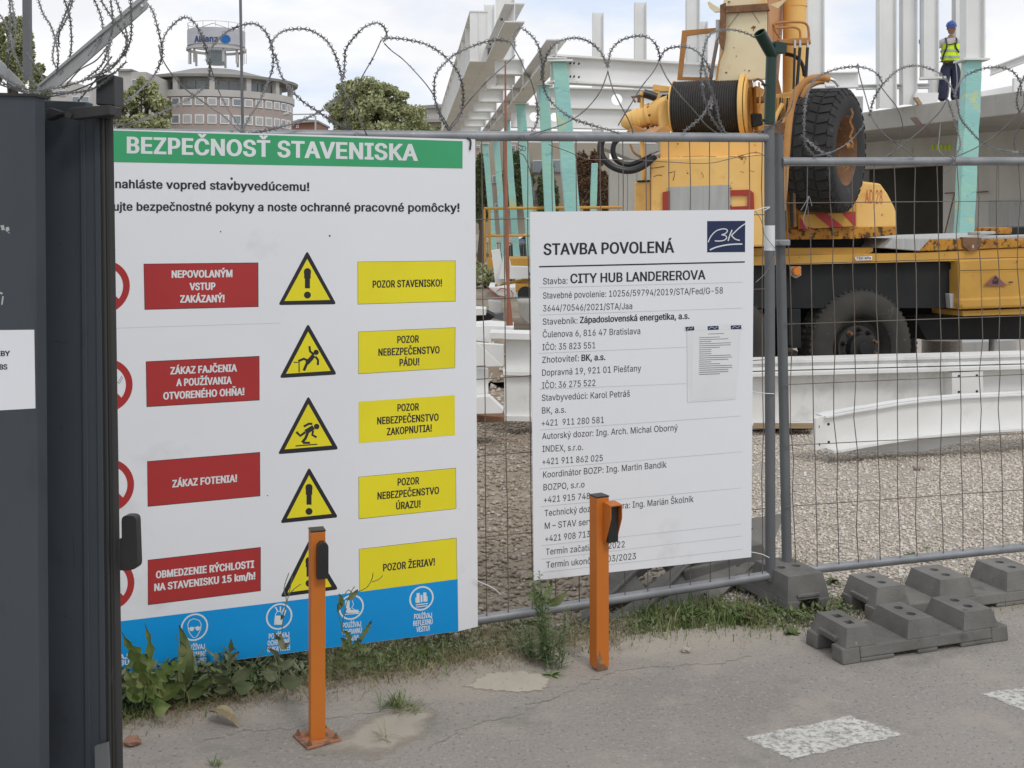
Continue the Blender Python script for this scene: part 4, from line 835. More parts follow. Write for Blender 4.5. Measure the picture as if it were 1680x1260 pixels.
# tilted plastic foot behind the permit board
pf=thing('plastic_fence_foot','tilted grey plastic fence foot with diamond openings under the permit board','fence foot',P(1060,1000,5.4))
A=P(948,1024,5.08); B=P(1178,982,5.40); D=P(1030,880,5.62); U=B-A; Vv=D-A; N_=U.cross(Vv).normalized()
def hp(u,v): return A+U*u+Vv*v
loops=[[hp(*q) for q in ((0,0),(1,0),(1.28,.55),(1.28,1),(.1,1),(-.06,.5))]]
for cu,cv,a,b in ((.22,.16,.11,.11),(.52,.18,.12,.10),(.37,.5,.15,.21),(.73,.5,.15,.19),(1.05,.52,.12,.17),(.18,.84,.08,.1),(.55,.83,.12,.1),(.93,.84,.12,.1)): loops.append([hp(cu-a,cv),hp(cu,cv+b),hp(cu+a,cv),hp(cu,cv-b)])
mb=MB(); allv=[v for l in loops for v in l]; tr=[tuple(t) for t in tessellate_polygon(loops)]; mb.add(allv,tr); bk=[v-N_*.075*(1 if N_.y<0 or N_.z>0 else -1) for v in allv]; sg_=1 if N_.z>0 else -1; bk=[v-N_*sg_*.075 for v in allv]
mb.add(bk,[t[::-1] for t in tr]); b0=0
for l in loops:
    n=len(l); mb.add(l+[v-N_*sg_*.075 for v in l],[(i,(i+1)%n,n+(i+1)%n,n+i) for i in range(n)])
obj('lattice_slab',mb,M['concrete3'],pf)
for a_,b_ in (((.02,.0),(.40,.98)),((.45,.0),(.8,.98))):
    mb=MB(); mb.tube([hp(*a_)+N_*sg_*.006,hp(*b_)+N_*sg_*.006],.011,6); obj('rib',mb,M['concrete3'],pf)
mb=MB(); mb.hexa([P(x,y,Yq) for x,y,Yq in ((1135,990,5.45),(1255,952,5.72),(1255,905,5.72),(1120,935,5.45))],[P(x,y,Yq) for x,y,Yq in ((1150,975,5.95),(1262,935,6.1),(1262,890,6.1),(1150,915,5.95))])
o=obj('plastic_fence_foot',mb,M['concrete2'],bevel=.01); tag(o,'dark slab-shaped fence foot lying behind the permit board corner','fence foot')
# ------------------------------------------------------------------ weeds and grass along the fence
def blades(name,n,xs_,off,h,w,m,label,seed,lean=.5,zoff=0):
    rs=np.random.default_rng(seed); x=xs_(rs,n); y=edge_y(x)+off(rs,n); z=np.where(y>edge_y(x),site_z(x,y),0.0)+zoff
    H=h[0]+(h[1]-h[0])*rs.random(n)**1.8; a=rs.uniform(0,6.28,n); L=lean*H*rs.random(n)*1.3; dx=np.cos(a)*L; dy=np.sin(a)*L; b=rs.uniform(0,3.14,n); ww=w*(.6+.8*rs.random(n)); wx=np.cos(b)*ww; wy=np.sin(b)*ww
    def pt(s,t): return np.stack([x+dx*t*t+s*wx*(1-t*.6),y+dy*t*t+s*wy*(1-t*.6),z+H*(t-.25*t*t*lean*1.5)],1)
    V=np.stack([pt(-1,0),pt(1,0),pt(-1,.55),pt(1,.55),pt(0,1)],1); T=np.array([[0,1,3],[0,3,2],[2,3,4]]); Fc=(T[None]+5*np.arange(n)[:,None,None]).reshape(-1,3)
    return stuff(npobj(name,V.reshape(-1,3),Fc,m),label)
def clump(cs,sp):
    def f(rs,n):
        c=np.array(cs); i=rs.integers(0,len(c),n); return c[i]+rs.normal(0,sp,n)
    return f
blades('short_grass',11000,lambda r,n:-1.6+1.65*r.random(n)**1.5,lambda r,n:r.uniform(-.02,.42,n),(.010,.06),.0015,M['grass'],'low green grass and weeds growing under the safety board',21)
blades('short_grass',4200,lambda r,n:r.uniform(.0,2.6,n),lambda r,n:r.normal(.14,.13,n),(.012,.06),.0016,M['grass'],'thin green grass along the fence foot at right',22)
blades('tall_grass',1500,clump([.62,.75,.85,.95,1.05],.07),lambda r,n:r.normal(.14,.09,n),(.04,.13),.0026,M['grass'],'taller grass clumps around the fence foot blocks',23,.7)
blades('tall_grass',1300,clump([-1.35,-1.15,-.95,-.75,-.5,-.3,-.42],.06),lambda r,n:r.normal(.10,.08,n),(.04,.13),.0022,M['grass'],'grass tussocks in front of the safety board',24,.8)
blades('dry_grass',12000,lambda r,n:r.uniform(-1.6,.45,n),lambda r,n:r.normal(.06,.10,n),(.015,.085),.0012,M['straw'],'matted straw-coloured dead grass along the asphalt edge',25,1.6)
blades('dry_grass',2200,lambda r,n:r.uniform(.3,2.6,n),lambda r,n:r.normal(.08,.12,n),(.015,.06),.0012,M['straw'],'sparse dead grass along the right fence',26,1.6)
def leaf(mb,base,d,L,w,droop=.5,cup=.25,teeth=0,rs=random,curl=0,n=6):
    """one leaf blade grown from base along d"""
    d=Vector(d).normalized(); side=d.cross(Vector((0,0,1))); side=side.normalized() if side.length>.05 else Vector((1,0,0)); p=Vector(base); el=d.copy(); rows=[]
    for k in range(n+1):
        t=k/n; ww=w*math.sin(math.pi*min(1,t**.75*.93+.07))*.5
        if teeth: ww*= (1.25 if k%2 else .55) if 0<k<n else 1
        rows.append((p-side*ww+Vector((0,0,ww*cup)),p.copy(),p+side*ww+Vector((0,0,ww*cup))))
        el=(el+Vector((0,0,-droop/n*1.6))).normalized(); p=p+el*(L/n)
    vs=[v for r in rows for v in r]; fs=[]
    for k in range(n): b=3*k; fs+=[(b,b+1,b+4,b+3),(b+1,b+2,b+5,b+4)]
    mb.add(vs,fs)
def rosette(px,py,n,L,w,m,name,label,teeth=0,el=(.3,1.1),seed=0,z=0,grp=None):
    c=G(px,py,z); rs=random.Random(seed+px); mb=MB()
    for k in range(n):
        a=2*math.pi*k/n+rs.uniform(-.4,.4); e=rs.uniform(*el); leaf(mb,c+Vector((rs.uniform(-.01,.01),rs.uniform(-.01,.01),0)),(math.cos(a)*math.cos(e),math.sin(a)*math.cos(e),math.sin(e)),L*rs.uniform(.6,1.1),w*rs.uniform(.7,1.15),rs.uniform(.5,1.3),.3,teeth,rs,n=8 if teeth else 6)
    o=obj(name,mb,m); o['label']=label; o['category']='weed'
    if grp: o['group']=grp
    return o
M['sowthistle']=leafmat('jagged_leaf',(.10,.145,.03),(.085,.13,.03),(.16,.19,.06),14)
c=P(235,1118,4.05)
def weed(name,label,base_px,leaves,stems,m,seed=0,cat='weed'):
    """plant with hand-placed leaves; px positions at the plant's own distance"""
    Y,bx,by=base_px; t=thing(name,label,cat,P(bx,by,Y)); rs=random.Random(seed); mb=MB()
    for (x0,y0,x1,y1,w,teeth) in leaves:
        a=P(x0,y0,Y); b=P(x1,y1,Y); d=b-a; L=d.length; side=Vector((0,1,0)).cross(d.normalized()); n=9 if teeth else 7; rows=[]; dep=rs.uniform(-.05,.05)
        for k in range(n+1):
            q=k/n; p=a+d*q+Vector((0,dep*math.sin(q*2.2),-.10*L*(q*q-q)*0))+side*math.sin(q*3.1)*L*.06; ww=w/F*Y*math.sin(math.pi*min(1,q**.8*.94+.06))*.5
            if teeth and 0<k<n: ww*=1.3 if k%2 else .5
            yaw=Vector((0,.5*ww*(1 if dep>0 else -1),0)); rows+= [p-side*ww-yaw,p+Vector((0,.004,0)),p+side*ww+yaw]
        fs=[]
        for k in range(n): b_=3*k; fs+=[(b_,b_+1,b_+4,b_+3),(b_+1,b_+2,b_+5,b_+4)]
        l=MB(); l.add(rows,fs); obj('leaf',l,m,t)
    for s_ in stems:
        l=MB(); l.tube(crom([P(x,y,Y+(i%3-1)*.008) for i,(x,y) in enumerate(s_)],4),.0016,5); obj('stem',l,m,t)
    return t
weed('sow_thistle','big jagged green sow thistle leaning on the blue band beside the gate',(4.05,232,1150),
 [(240,1125,203,1030,26,1),(240,1130,232,1025,12,1),(235,1128,208,1058,32,1),(245,1135,280,1075,26,1),(262,1110,305,1072,16,1),(240,1140,270,1098,36,1),(232,1150,205,1110,34,0),(240,1150,300,1122,30,0),(250,1155,285,1150,26,0),(225,1150,212,1085,22,1)],
 [[(235,1155),(238,1110),(222,1060)],[(240,1150),(262,1100),(278,1078)]],M['sowthistle'],1)
weed('dock_plant','broad dull green dock leaves standing against the goggle pictogram',(4.16,305,1140),
 [(298,1130,288,1030,20,0),(302,1135,292,1058,24,0),(304,1125,320,1055,17,0),(300,1140,268,1096,22,1),(306,1140,350,1112,18,0),(300,1142,262,1128,24,0),(306,1144,334,1128,22,0)],
 [[(302,1145),(304,1110),(316,1062)],[(300,1145),(296,1100),(290,1040)]],M['weed'],2)
weed('leafy_weed','small leafy weed with two pale sprigs under the glove pictogram',(4.2,378,1135),
 [(372,1100,362,1082,9,0),(372,1090,385,1075,9,0),(378,1070,380,1045,10,0),(377,1085,366,1072,8,0),(378,1080,392,1070,8,0),(380,1095,396,1085,9,0),(380,1120,350,1100,20,0),(380,1120,412,1098,22,0),(385,1125,420,1120,20,0),(378,1130,352,1128,18,0)],
 [[(376,1135),(372,1105),(380,1050)],[(380,1135),(378,1100),(379,1072)]],M['weed_dull'],3)
weed('flowering_weed','tall thin flowering weed crossing the glove pictogram left of the orange post',(4.2,458,1125),
 [(458,1060,478,1050,10,0),(459,1040,474,1060,10,0),(457,1075,440,1062,10,0),(460,1050,452,1032,9,0),(458,1090,490,1072,12,0),(458,1100,435,1090,12,0),(462,1100,482,1086,12,0),(465,1010,458,1022,7,0),(452,1115,425,1105,20,0),(462,1118,500,1108,22,0)],
 [[(458,1130),(458,1080),(462,1040),(466,1005),(474,975),(480,945)],[(466,1005),(470,985),(466,965),(474,940)],[(474,975),(484,965),(494,958)],[(458,1100),(440,1060),(410,1100)]],M['weed_dull'],4)
weed('flowering_weed','branched flowering weed with curled seed stalks crossing the boot pictogram',(4.28,570,1110),
 [(560,998,555,975,9,0),(560,990,552,1008,9,0),(572,985,586,970,9,0),(575,1060,560,1040,11,1),(577,1062,595,1046,11,1),(590,1050,608,1022,9,1),(575,1070,548,1058,12,1),(585,1062,612,1062,12,1),(572,1080,556,1052,14,0),(575,1085,600,1078,14,1),(580,1078,620,1086,10,1),(572,1085,545,1078,16,1),(566,1100,545,1086,14,1)],
 [[(568,1115),(572,1075),(562,1035),(566,1000),(574,975),(582,962)],[(574,975),(600,965),(610,950),(612,940)],[(610,955),(622,950),(628,944)],[(562,1035),(555,1000),(562,978)],[(566,975),(572,968),(580,975)],[(580,1078),(600,1040),(608,1025)]],M['weed'],5)
def feather(px,py,h,label,seed):
    c=G(px,py,-.01); t=thing('feathery_weed',label,'weed',c); rs=random.Random(seed)
    for s_ in range(9):
        a=rs.uniform(0,6.28); sp=rs.uniform(.02,.10); H=h*rs.uniform(.35,1) if s_ else h; top=c+Vector((math.cos(a)*sp,math.sin(a)*sp*.6,H)); b0=c+Vector((math.cos(a)*.035,math.sin(a)*.03,0))
        mb=MB(); mb.tube([b0,(b0+top)/2+Vector((0,0,.01)),top],[.0022,.0016,.0008],5); st=obj('stem',mb,M['feather'],t)
        mb=MB(); n=int(H*190)
        for k in range(n):
            q=.08+.92*k/n; p=b0+(top-b0)*q; aa=k*2.4; L=.058*(1-.6*q)*rs.uniform(.7,1.2); e=rs.uniform(.25,.9); leaf(mb,p,(math.cos(aa)*math.cos(e),math.sin(aa)*math.cos(e),math.sin(e)),L,.008,rs.uniform(0,.5),.1,n=3)
        stuff(obj('leaves',mb,M['feather'],t))
feather(908,1098,.40,'tall feathery green weed left of the right orange post',5); feather(880,1085,.19,'low feathery weed beside the tall one at the fence foot',6)
weed('broad_leaf_weed','yellow-green broad leaved weed under the lower left corner of the permit board',(4.62,895,990),[(890,992,872,958,14,0),(893,990,905,955,13,0),(895,992,930,965,14,0),(890,995,862,975,14,0),(885,1020,855,1019,9,0)],[],M['weed'],8)
rosette(905,1108,12,.06,.02,M['feather'],'weed_rosette','narrow leaved rosette at the foot of the tall feathery weed',seed=3)
for i,(x,y,L,lb) in enumerate([(250,1165,.10,'large green rosette at the asphalt edge near the gate'),(330,1152,.09,'broad leaved rosette below the goggle pictogram'),(430,1128,.08,'green rosette below the glove pictogram'),(598,1098,.075,'green rosette right of the left orange post'),(650,1070,.08,'bright leafy rosette under the middle of the blue band'),(760,1056,.06,'small rosette near the right end of the safety board'),(222,1175,.09,'dark leafy rosette touching the gate foot')]):
    rosette(x,y,11,L,L*.32,M['weed_dull'] if i%2 else M['weed'],'weed_rosette',lb,seed=i)
for i,(x,y,L,lb) in enumerate([(1270,1000,.07,'leafy weed in front of the dark fence foot'),(1215,1003,.07,'leafy weed left of the dark fence foot'),(1300,1040,.06,'flat weed on the asphalt edge beside the nearest fence foot'),(1365,955,.05,'small weed behind the middle fence foot'),(1495,915,.07,'green weed under the right fence rail'),(1640,925,.06,'green weed behind the paler fence foot')]):
    rosette(x,y,12,L,L*.4,M['weed'],'weed_rosette',lb,seed=20+i)
def tuft(px,py,n,h,label,sp=.02,m=None,z=0):
    c=G(px,py,z); rs=random.Random(px); mb=MB()
    for k in range(n):
        a=rs.uniform(0,6.28); e=rs.uniform(.5,1.4); leaf(mb,c+Vector((rs.gauss(0,sp),rs.gauss(0,sp*.6),0)),(math.cos(a)*math.cos(e),math.sin(a)*math.cos(e),math.sin(e)),h*rs.uniform(.5,1.1),.0034,rs.uniform(.2,1.0),.1,n=3)
    o=obj('grass_tuft',mb,m or M['grass']); return tag(o,label,'grass tuft')
tuft(650,1160,110,.085,'dense grass tuft on the sandy strip right of the left orange post',.028); tuft(672,1170,26,.06,'thin spray of grass beside the dense tuft',.02)
tuft(626,1212,14,.085,'sprawling thin grass tuft at the edge of the sand patch',.01,M['straw']); tuft(352,1258,22,.05,'tiny grass tuft at the bottom edge near the gate',.012)
tuft(1312,935,40,.12,'grass tuft behind the fence next to the dark fence foot',.02); tuft(1530,905,26,.10,'grass tuft behind the right fence rail',.03)
def deadleaf(px,py,L,label,a,z=.006):
    mb=MB(); c=G(px,py,z); leaf(mb,c,(math.cos(a),math.sin(a),.25),L,L*.42,.5,.7,n=6); return tag(obj('dead_leaf',mb,M['dryleaf']),label,'leaf')
deadleaf(345,1168,.14,'large wilted brown leaf on the asphalt edge below the weeds',-.5,.03); deadleaf(1158,1028,.045,'small orange-brown dead leaf left of the dark fence foot',.6,.02); deadleaf(1215,1015,.08,'pale dry leaf lying beside the weeds at the fence foot',-.3,.015)

def cover(name,n,xr,off,size,m,label,seed):
    rs=np.random.default_rng(seed); x=rs.uniform(*xr,n); y=edge_y(x)+off(rs,n); z=rs.random(n)**1.6*np.where(x<-1.05,.12,.05); s=size[0]+(size[1]-size[0])*rs.random(n)
    a=rs.uniform(0,6.28,n); e=rs.uniform(-.1,.9,n); d=np.stack([np.cos(a)*np.cos(e),np.sin(a)*np.cos(e),np.sin(e)],1); sd=np.stack([-np.sin(a),np.cos(a),rs.normal(0,.25,n)],1); o=np.stack([x,y,z],1)
    V=np.stack([o,o+d*(.45*s)[:,None]+sd*(.22*s)[:,None],o+d*s[:,None],o+d*(.45*s)[:,None]-sd*(.22*s)[:,None]],1); return stuff(npobj(name,V.reshape(-1,3),np.arange(4*n).reshape(-1,4),M[m],k=4),label)
cover('leafy_ground_cover',1900,(-1.6,-.8),lambda r,n:r.uniform(.0,.34,n),(.015,.05),'weed_dull','mixed small-leaved ground cover under the blue band',61)
cover('leafy_ground_cover',900,(-1.6,-.95),lambda r,n:r.uniform(-.02,.28,n),(.02,.06),'weed','brighter leaves scattered through the weeds under the blue band',62)
cover('leafy_ground_cover',1100,(.75,1.5),lambda r,n:np.abs(r.normal(.1,.09,n)),(.012,.04),'weed','small green leaves around the dark fence foot',63)
cover('leafy_ground_cover',1100,(-.85,.7),lambda r,n:r.uniform(.0,.2,n),(.01,.03),'weed_dull','sparse small leaves between the two orange posts',64)
# ------------------------------------------------------------------ white steel beams on the yard
def steel(name,label,parts,m='steel_near',cat='steel beam',group=None,loc=None):
    """parts: list of (part name, MB)"""
    p0=parts[0][1].v[0]; t=thing(name,label,cat,loc or Vector((p0.x,p0.y,p0.z)),group)
    for n,mb in parts: obj(n,mb,M[m],t,bevel=.003)
    return t
BG='white primed beams stacked in the yard'
LB=Plane(1235,10.35,1680,10.9)
def hb(x0,x1,z): return [Vector((LB.hit(x0,600).x,LB.Y(x0),z)),Vector((LB.hit(x1,600).x,LB.Y(x1),z))]
def ipart(p0,p1,h,w,tf,tw=.02):
    out=[]; d=(p1-p0).normalized(); s=d.cross(Vector((0,0,1))).normalized()
    for nm,a0,a1,z0,z1 in (('flange',-w/2,w/2,0,tf),('flange',-w/2,w/2,h-tf,h),('web',-tw/2,tw/2,tf,h-tf)):
        q=lambda p:[p+s*a0+Vector((0,0,z0)),p+s*a1+Vector((0,0,z0)),p+s*a1+Vector((0,0,z1)),p+s*a0+Vector((0,0,z1))]
        mb=MB(); mb.hexa(q(p0),q(p1)); out.append((nm,mb))
    return out
a,b=hb(1100,1900,-.075)
pr=ipart(a,b,.50,.30,.035)
mb=MB(); mb.prism([LB.hit(x,y,.14) for x,y in ((1562,611.5),(1613,608.5),(1613,647),(1562,650))],-LB.n*.13); pr.append(('stiffener',mb))
t=steel('long_beam','long white I-beam lying in front of the crane wheels',pr,group=BG)
for x,y in ((1573.5,617),(1603,616),(1573.5,643),(1603,642)):
    mb=MB(); mb.lathe(LB.hit(x,y,.145),-LB.n,[(0,.011),(.01,.011)],10); obj('bolt_hole_disc',mb,M['chassis'],t)  # solid dark discs, the shade inside the holes is in their colour
a,b=hb(1100,1900,.435); 
t=steel('long_beam','narrow white beam lying flat on top of the long beam before the crane',ipart(a-LB.n*.04,b-LB.n*.04,.09,.26,.03,.2),group=BG)
# curved beam
CBp=Plane(1336,8.75,1680,9.25)
up=[(1336,685.9),(1370,679),(1405,672.4),(1440,667),(1475,661),(1513,656),(1581,650),(1680,645.4),(1800,641)]
dn=[(1336,738),(1371,733),(1405,726.5),(1440,720.5),(1475,715),(1513,710),(1581,704),(1680,698.5),(1800,694)]
def strip(pts,off0,off1,th):
    mb=MB(); vs=[]
    for x,y in pts:
        c=CBp.hit(x,y); vs+=[c+CBp.n*off0,c+CBp.n*off1,c+CBp.n*off1+Vector((0,0,-th)),c+CBp.n*off0+Vector((0,0,-th))]
    n=len(pts); fs=[(0,1,2,3),(4*n-1,4*n-2,4*n-3,4*n-4)]
    for i in range(n-1):
        for k in range(4): fs.append((4*i+k,4*i+4+k,4*i+4+(k+1)%4,4*i+(k+1)%4))
    mb.add(vs,fs); return mb
cb=thing('curved_beam','curved white tapering beam lying on the gravel behind the right fence','steel beam',CBp.hit(1400,738),BG)
mb=MB(); mb.prism([CBp.hit(x,y) for x,y in up+dn[::-1]],-CBp.n*.02); obj('web',mb,M['steel_near'],cb)
obj('flange',strip([(1352,682.5)]+up[1:],.035,-.12,.012),M['steel_near'],cb); obj('flange',strip([(1356,735.5)]+dn[1:],.11,-.12,.018),M['steel_near'],cb)
mb=MB(); mb.prism([CBp.hit(x,y,.012) for x,y in ((1336,686),(1341,685),(1341,737),(1336,738))],CBp.n*.02); obj('end_plate',mb,M['steel_near'],cb)
for x,y in ((1343,700),(1359.5,696),(1344,729),(1360,725.5)):
    mb=MB(); mb.lathe(CBp.hit(x,y,.004),-CBp.n,[(0,.010),(.01,.010)],10); obj('bolt_hole_disc',mb,M['chassis'],cb)  # closed black discs painted as the dark of open holes
mb=MB(); mb.prism([CBp.hit(x,y,-.10) for x,y in ((1352,738),(1440,724),(1513,712),(1600,704),(1690,700),(1690,706),(1626,713),(1513,741),(1450,741))],-CBp.n*.02); obj('added_shade_plate',mb,M['steel_near'],cb)  # plate added behind the flange overhang, shaped to give a dark band
mb=MB(); mb.hexa([P(x,y,9.9) for x,y in ((1566,655),(1700,636),(1700,631),(1560,652))],[P(x,y,10.1) for x,y in ((1566,655),(1700,636),(1700,631),(1560,652))])
tag(obj('steel_strip',mb,M['steel_near']),'thin white flange edge rising behind the curved beam at the right edge','steel beam',BG)
# timber under the long beam
mb=MB(); mb.hexa([P(x,y,10.0) for x,y in ((1236,703),(1334,703),(1334,694),(1236,694))],[P(x,y,10.25) for x,y in ((1236,703),(1334,703),(1334,694),(1236,694))]); tag(obj('timber_bearer',mb,M['timber']),'timber bearer under the left end of the long white beam','timber')
# stack in the gap between the boards
def pxbox(pts,Y,dep,name,m,par=None,bev=.003):
    mb=MB(); mb.prism([P(x,y,Y) for x,y in pts],Vector((0,dep,0))); return obj(name,mb,m,par,bevel=bev)
st=thing('beam_stack','two white I-beams stacked on edge, ends showing between the boards','steel beam',P(850,690,10.2),BG)
for x0,y0,x1,y1,Y,nm in ((805,546,1130,556.5,10.0,'flange'),(825,609,1140,616,10.0,'flange'),(826,682,1150,691,10.0,'flange')): pxbox([(x0,y0),(x1,y0+6),(x1,y1+6),(x0,y1)],Y,.32,nm,M['steel_near'],st)
pxbox([(828,557),(1130,560),(1130,612),(829,609)],10.15,.03,'web',M['steel_near'],st); pxbox([(827,617),(1140,620),(1140,684),(828,682)],10.05,.03,'web',M['steel_near'],st)
pxbox([(804,546),(826,546),(826,556),(806,556)],9.985,.3,'end_lip',M['steel_near'],st)
gs=thing('gusset_plate','white triangular gusset with bent base lying left of the beam stack','steel plate',P(800,680,9.4),BG)
pxbox([(740,540),(784,563),(825,601),(740,603)],9.3,.02,'plate',M['steel_near'],gs); pxbox(rounded([(740,604),(801,604),(801,668),(740,672)],4),9.4,.03,'web',M['steel_near'],gs); pxbox([(740,655),(802,650),(826,672),(824,678),(740,680)],9.25,.14,'base',M['steel_near'],gs)
t=pxbox([(740,539),(802,534),(843,537),(842,548),(806,548),(806,562),(790,560),(740,552)],11.2,.6,'steel_plate',M['steel_near']); tag(t,'pale flat steel plate lying behind the triangular gusset','steel plate',BG)
t=pxbox([(740,560),(826,566),(827,600),(740,602)],11.0,.1,'steel_plate',M['steel_near']); tag(t,'pale upright plate behind the triangular gusset','steel plate',BG)
pxbox([(730,678),(826,684),(828,692),(730,694)],9.5,.3,'timber_bearer',M['rust']); tag(bpy.data.objects['timber_bearer.001'],'dark bearer under the triangular gusset','timber')
# rubble, footings
t=pxbox([(801,471),(1000,471),(1000,492),(826,492)],29,2.2,'footing',M['steel'],bev=.02); tag(t,'white painted concrete footing under the wrapped columns','footing')
mb=MB(); 
for pts in ([(799,473),(806,478),(812,484)],[(815,478),(822,473),(830,474),(834,481),(828,487),(818,485),(812,490)],[(838,476),(842,483),(840,489),(848,487)]): mb.tube([P(x,y,28.96) for x,y in pts],.012,5)
tag(obj('paint_mark',mb,mat('red_spray',(.5,.1,.08))),'red sprayed scribble on the concrete footing','graffiti')
t=pxbox([(850,495),(1000,493),(1000,540),(866,532),(852,520)],19,1.2,'concrete_block',M['concrete'],bev=.03); tag(t,'broken concrete block behind the white beams in the gap','concrete')
t=pxbox([(801,493),(822,496),(823,512),(803,512)],21,.4,'steel_plate',M['steel_near']); tag(t,'small square white plate among the rubble in the gap','steel plate')
t=pxbox([(813,515),(826,512),(826,526),(808,522)],16,.3,'steel_profile',M['post']); tag(t,'dark grey steel profile end in the rubble','steel plate')
t=pxbox([(760,508),(800,513),(812,520),(800,528),(760,530)],15,.5,'timber_bearer',M['chassis']); tag(t,'dark beam end lying left in the rubble','timber')
t=pxbox([(760,505),(797,507),(797,517),(760,518)],14.6,.4,'timber_bearer',M['steel_near']); tag(t,'pale plank end lying on the dark beam in the rubble','timber')
stone(789,575,.10,M['limestone'],'rounded pale rubble stone at the edge of the safety board',flat=1.1,z=.28)
rs_=random.Random(5)
def heap(name,label,cx,Y,wx,h,m):
    n=26; xs=np.linspace(cx-wx,cx+wx,n); ys=np.linspace(Y-1.2,Y+1.6,14); X,Y_=np.meshgrid(xs,ys); r=((X-cx)/wx)**2+((Y_-Y)/1.4)**2; Z=-.13+h*np.clip(1-r,0,1)*(.75+.5*vnoise(X*4,Y_*4,4))
    V=np.stack([X.ravel(),Y_.ravel(),Z.ravel()],1); i=np.arange(13*n).reshape(-1,n)[:,:-1].ravel(); return stuff(npobj(name,V,np.stack([i,i+1,i+1+n,i+n],1),m,k=4),label)
heap('rubble_heap','low heap of soil and rubble in the gap between the boards',.0,14.2,1.6,.50,M['soil'])
xy=np.stack([np.random.default_rng(3).uniform(-1.4,1.4,1500),np.random.default_rng(4).uniform(11.3,15.5,1500)],1)
zz=-.13+.50*np.clip(1-((xy[:,0])/1.6)**2-((xy[:,1]-14.2)/1.4)**2,0,1)*.75; fleck_mesh('rubble',xy,zz,(.02,.075),M['gravel'],'broken stones scattered on the rubble heap',seed=33)
mb=MB(); mb.tube([P(829,100,9.6),P(830,300,9.6),P(832.5,440,9.6),P(834,480,9.6),P(836,534,9.6)],[.006,.014,.018,.012,.03],8); tag(obj('leaning_bar',mb,M['rust_pole']),'thin red-brown steel bar standing upright between the two boards','bar')

# ------------------------------------------------------------------ wrapped columns
WG='columns wrapped in turquoise film'
def wrapcol(px,py,Y,z0,label,w=.21,lean=.075,cap=True,top=None):
    tp=P(px,py,Y); ybot=HY+(EYE+.11)*F/Y; bt=P(px+lean*(ybot-py),ybot,Y); t=thing('wrapped_column',label,'column',bt,WG)
    n=16; pts=[]; rs=random.Random(int(px))
    mb=MB(); b0=0
    for k in range(n+1):
        q=k/n; c=bt+(tp-bt)*q; j=1+rs.uniform(-.05,.06)
        hw=w/2*j; mb.v+= [c+Vector((-hw,-hw,0)),c+Vector((hw,-hw,0)),c+Vector((hw,hw,0)),c+Vector((-hw,hw,0))]
    for k in range(n):
        for a in range(4): mb.f.append((4*k+a,4*k+(a+1)%4,4*k+4+(a+1)%4,4*k+4+a))
    mb.f.append((4*n,4*n+1,4*n+2,4*n+3)); obj('wrapped_shaft',mb,M['wrap'],t,bevel=.012)
    if cap: mb=MB(); mb.box(-w*.85,w*.85,-w*.85,w*.85,0,.03,Matrix.Translation(tp)); obj('head_plate',mb,M['steel'],t)
    return t
wrapcol(918,103,17.5,0,'nearest and thickest turquoise wrapped column, yellow-green at its head',w=.225,lean=.085)
wrapcol(892,141,20.5,0,'second turquoise wrapped column from the nearest one',w=.19,lean=.05)
wrapcol(854,172,23.8,0,'wrapped column with a dark blue wrapped head',w=.20,lean=.075)
wrapcol(831,198,27.5,0,'green wrapped column just right of the thin red-brown bar',w=.16,lean=.075)
wrapcol(813,217,31,0,'green wrapped column just left of the thin red-brown bar',w=.16,lean=.075)
wrapcol(796,236,36,0,'farthest wrapped column, nearest the safety board',w=.17,lean=.085)
wrapcol(975.5,268,24,0,'short wrapped column in front of the brown ivy',w=.13,lean=-.03,cap=False)
wrapcol(1594,101,18.5,0,'wrapped column standing alone in front of the concrete slab at right',w=.25,lean=-.045)
# ------------------------------------------------------------------ steel frame
def ib(p0,p1,h,w,tf=.02,tw=.014):
    mb=MB(); return ibeam(mb,p0,p1,h,w,tf,tw)
def beam(label,p0,p1,h,w,name='roof_beam',group='pale steel frame of the hall',extra=None,tf=.02,m='steel'):
    t=thing(name,label,'steel beam',p0,group); 
    for n,mb in ipart(Vector(p0),Vector(p1),h,w,tf,.014): obj(n,mb,M[m],t)
    if extra:
        for n,mb in extra: obj(n,mb,M[m],t)
    return t
g0=Vector((.04,17.3,4.74)); g1=Vector((-1.95,39.5,4.74)); gd=(g1-g0).normalized()
t=beam('long girder pointing at the camera, its end over the middle of the picture top',g0,g1,.29,.30)
for k in range(5):
    for s_ in (-.1,):
        mb=MB(); mb.tube([g0+gd*(1.2+k*2.6)+Vector((s_,0,.27)),g0+gd*(1.2+k*2.6)+Vector((s_,0,.235))],.02,8); obj('bolt',mb,M['post'],t)
def stiff(p0,p1,h,w,step,off=.1):
    d=(Vector(p1)-Vector(p0)); L=d.length; d.normalize(); s=d.cross(Vector((0,0,1))).normalized(); out=[]; x=off
    while x<L:
        c=Vector(p0)+d*x; mb=MB(); q=[c+s*(-w/2)+Vector((0,0,.02)),c+s*(w/2)+Vector((0,0,.02)),c+s*(w/2)+Vector((0,0,h-.02)),c+s*(-w/2)+Vector((0,0,h-.02))]; mb.prism(q,d*.015); out.append(('stiffener',mb)); x+=step
    return out
h0=Vector((-.62,21.6,4.75)); h1=Vector((-2.25,39.5,4.75))
beam('deep girder with upright stiffeners beyond the long girder',h0,h1,.95,.34,extra=stiff(h0,h1,.95,.33,1.75,.02))
k0=Vector((.67,17.3,4.20)); k1=Vector((-.82,35.5,4.20))
beam('lower girder resting on the row of wrapped columns',k0,k1,.29,.30)
def atg(p0,p1,Y): q=(Y-p0.y)/(p1.y-p0.y); return p0+(p1-p0)*q
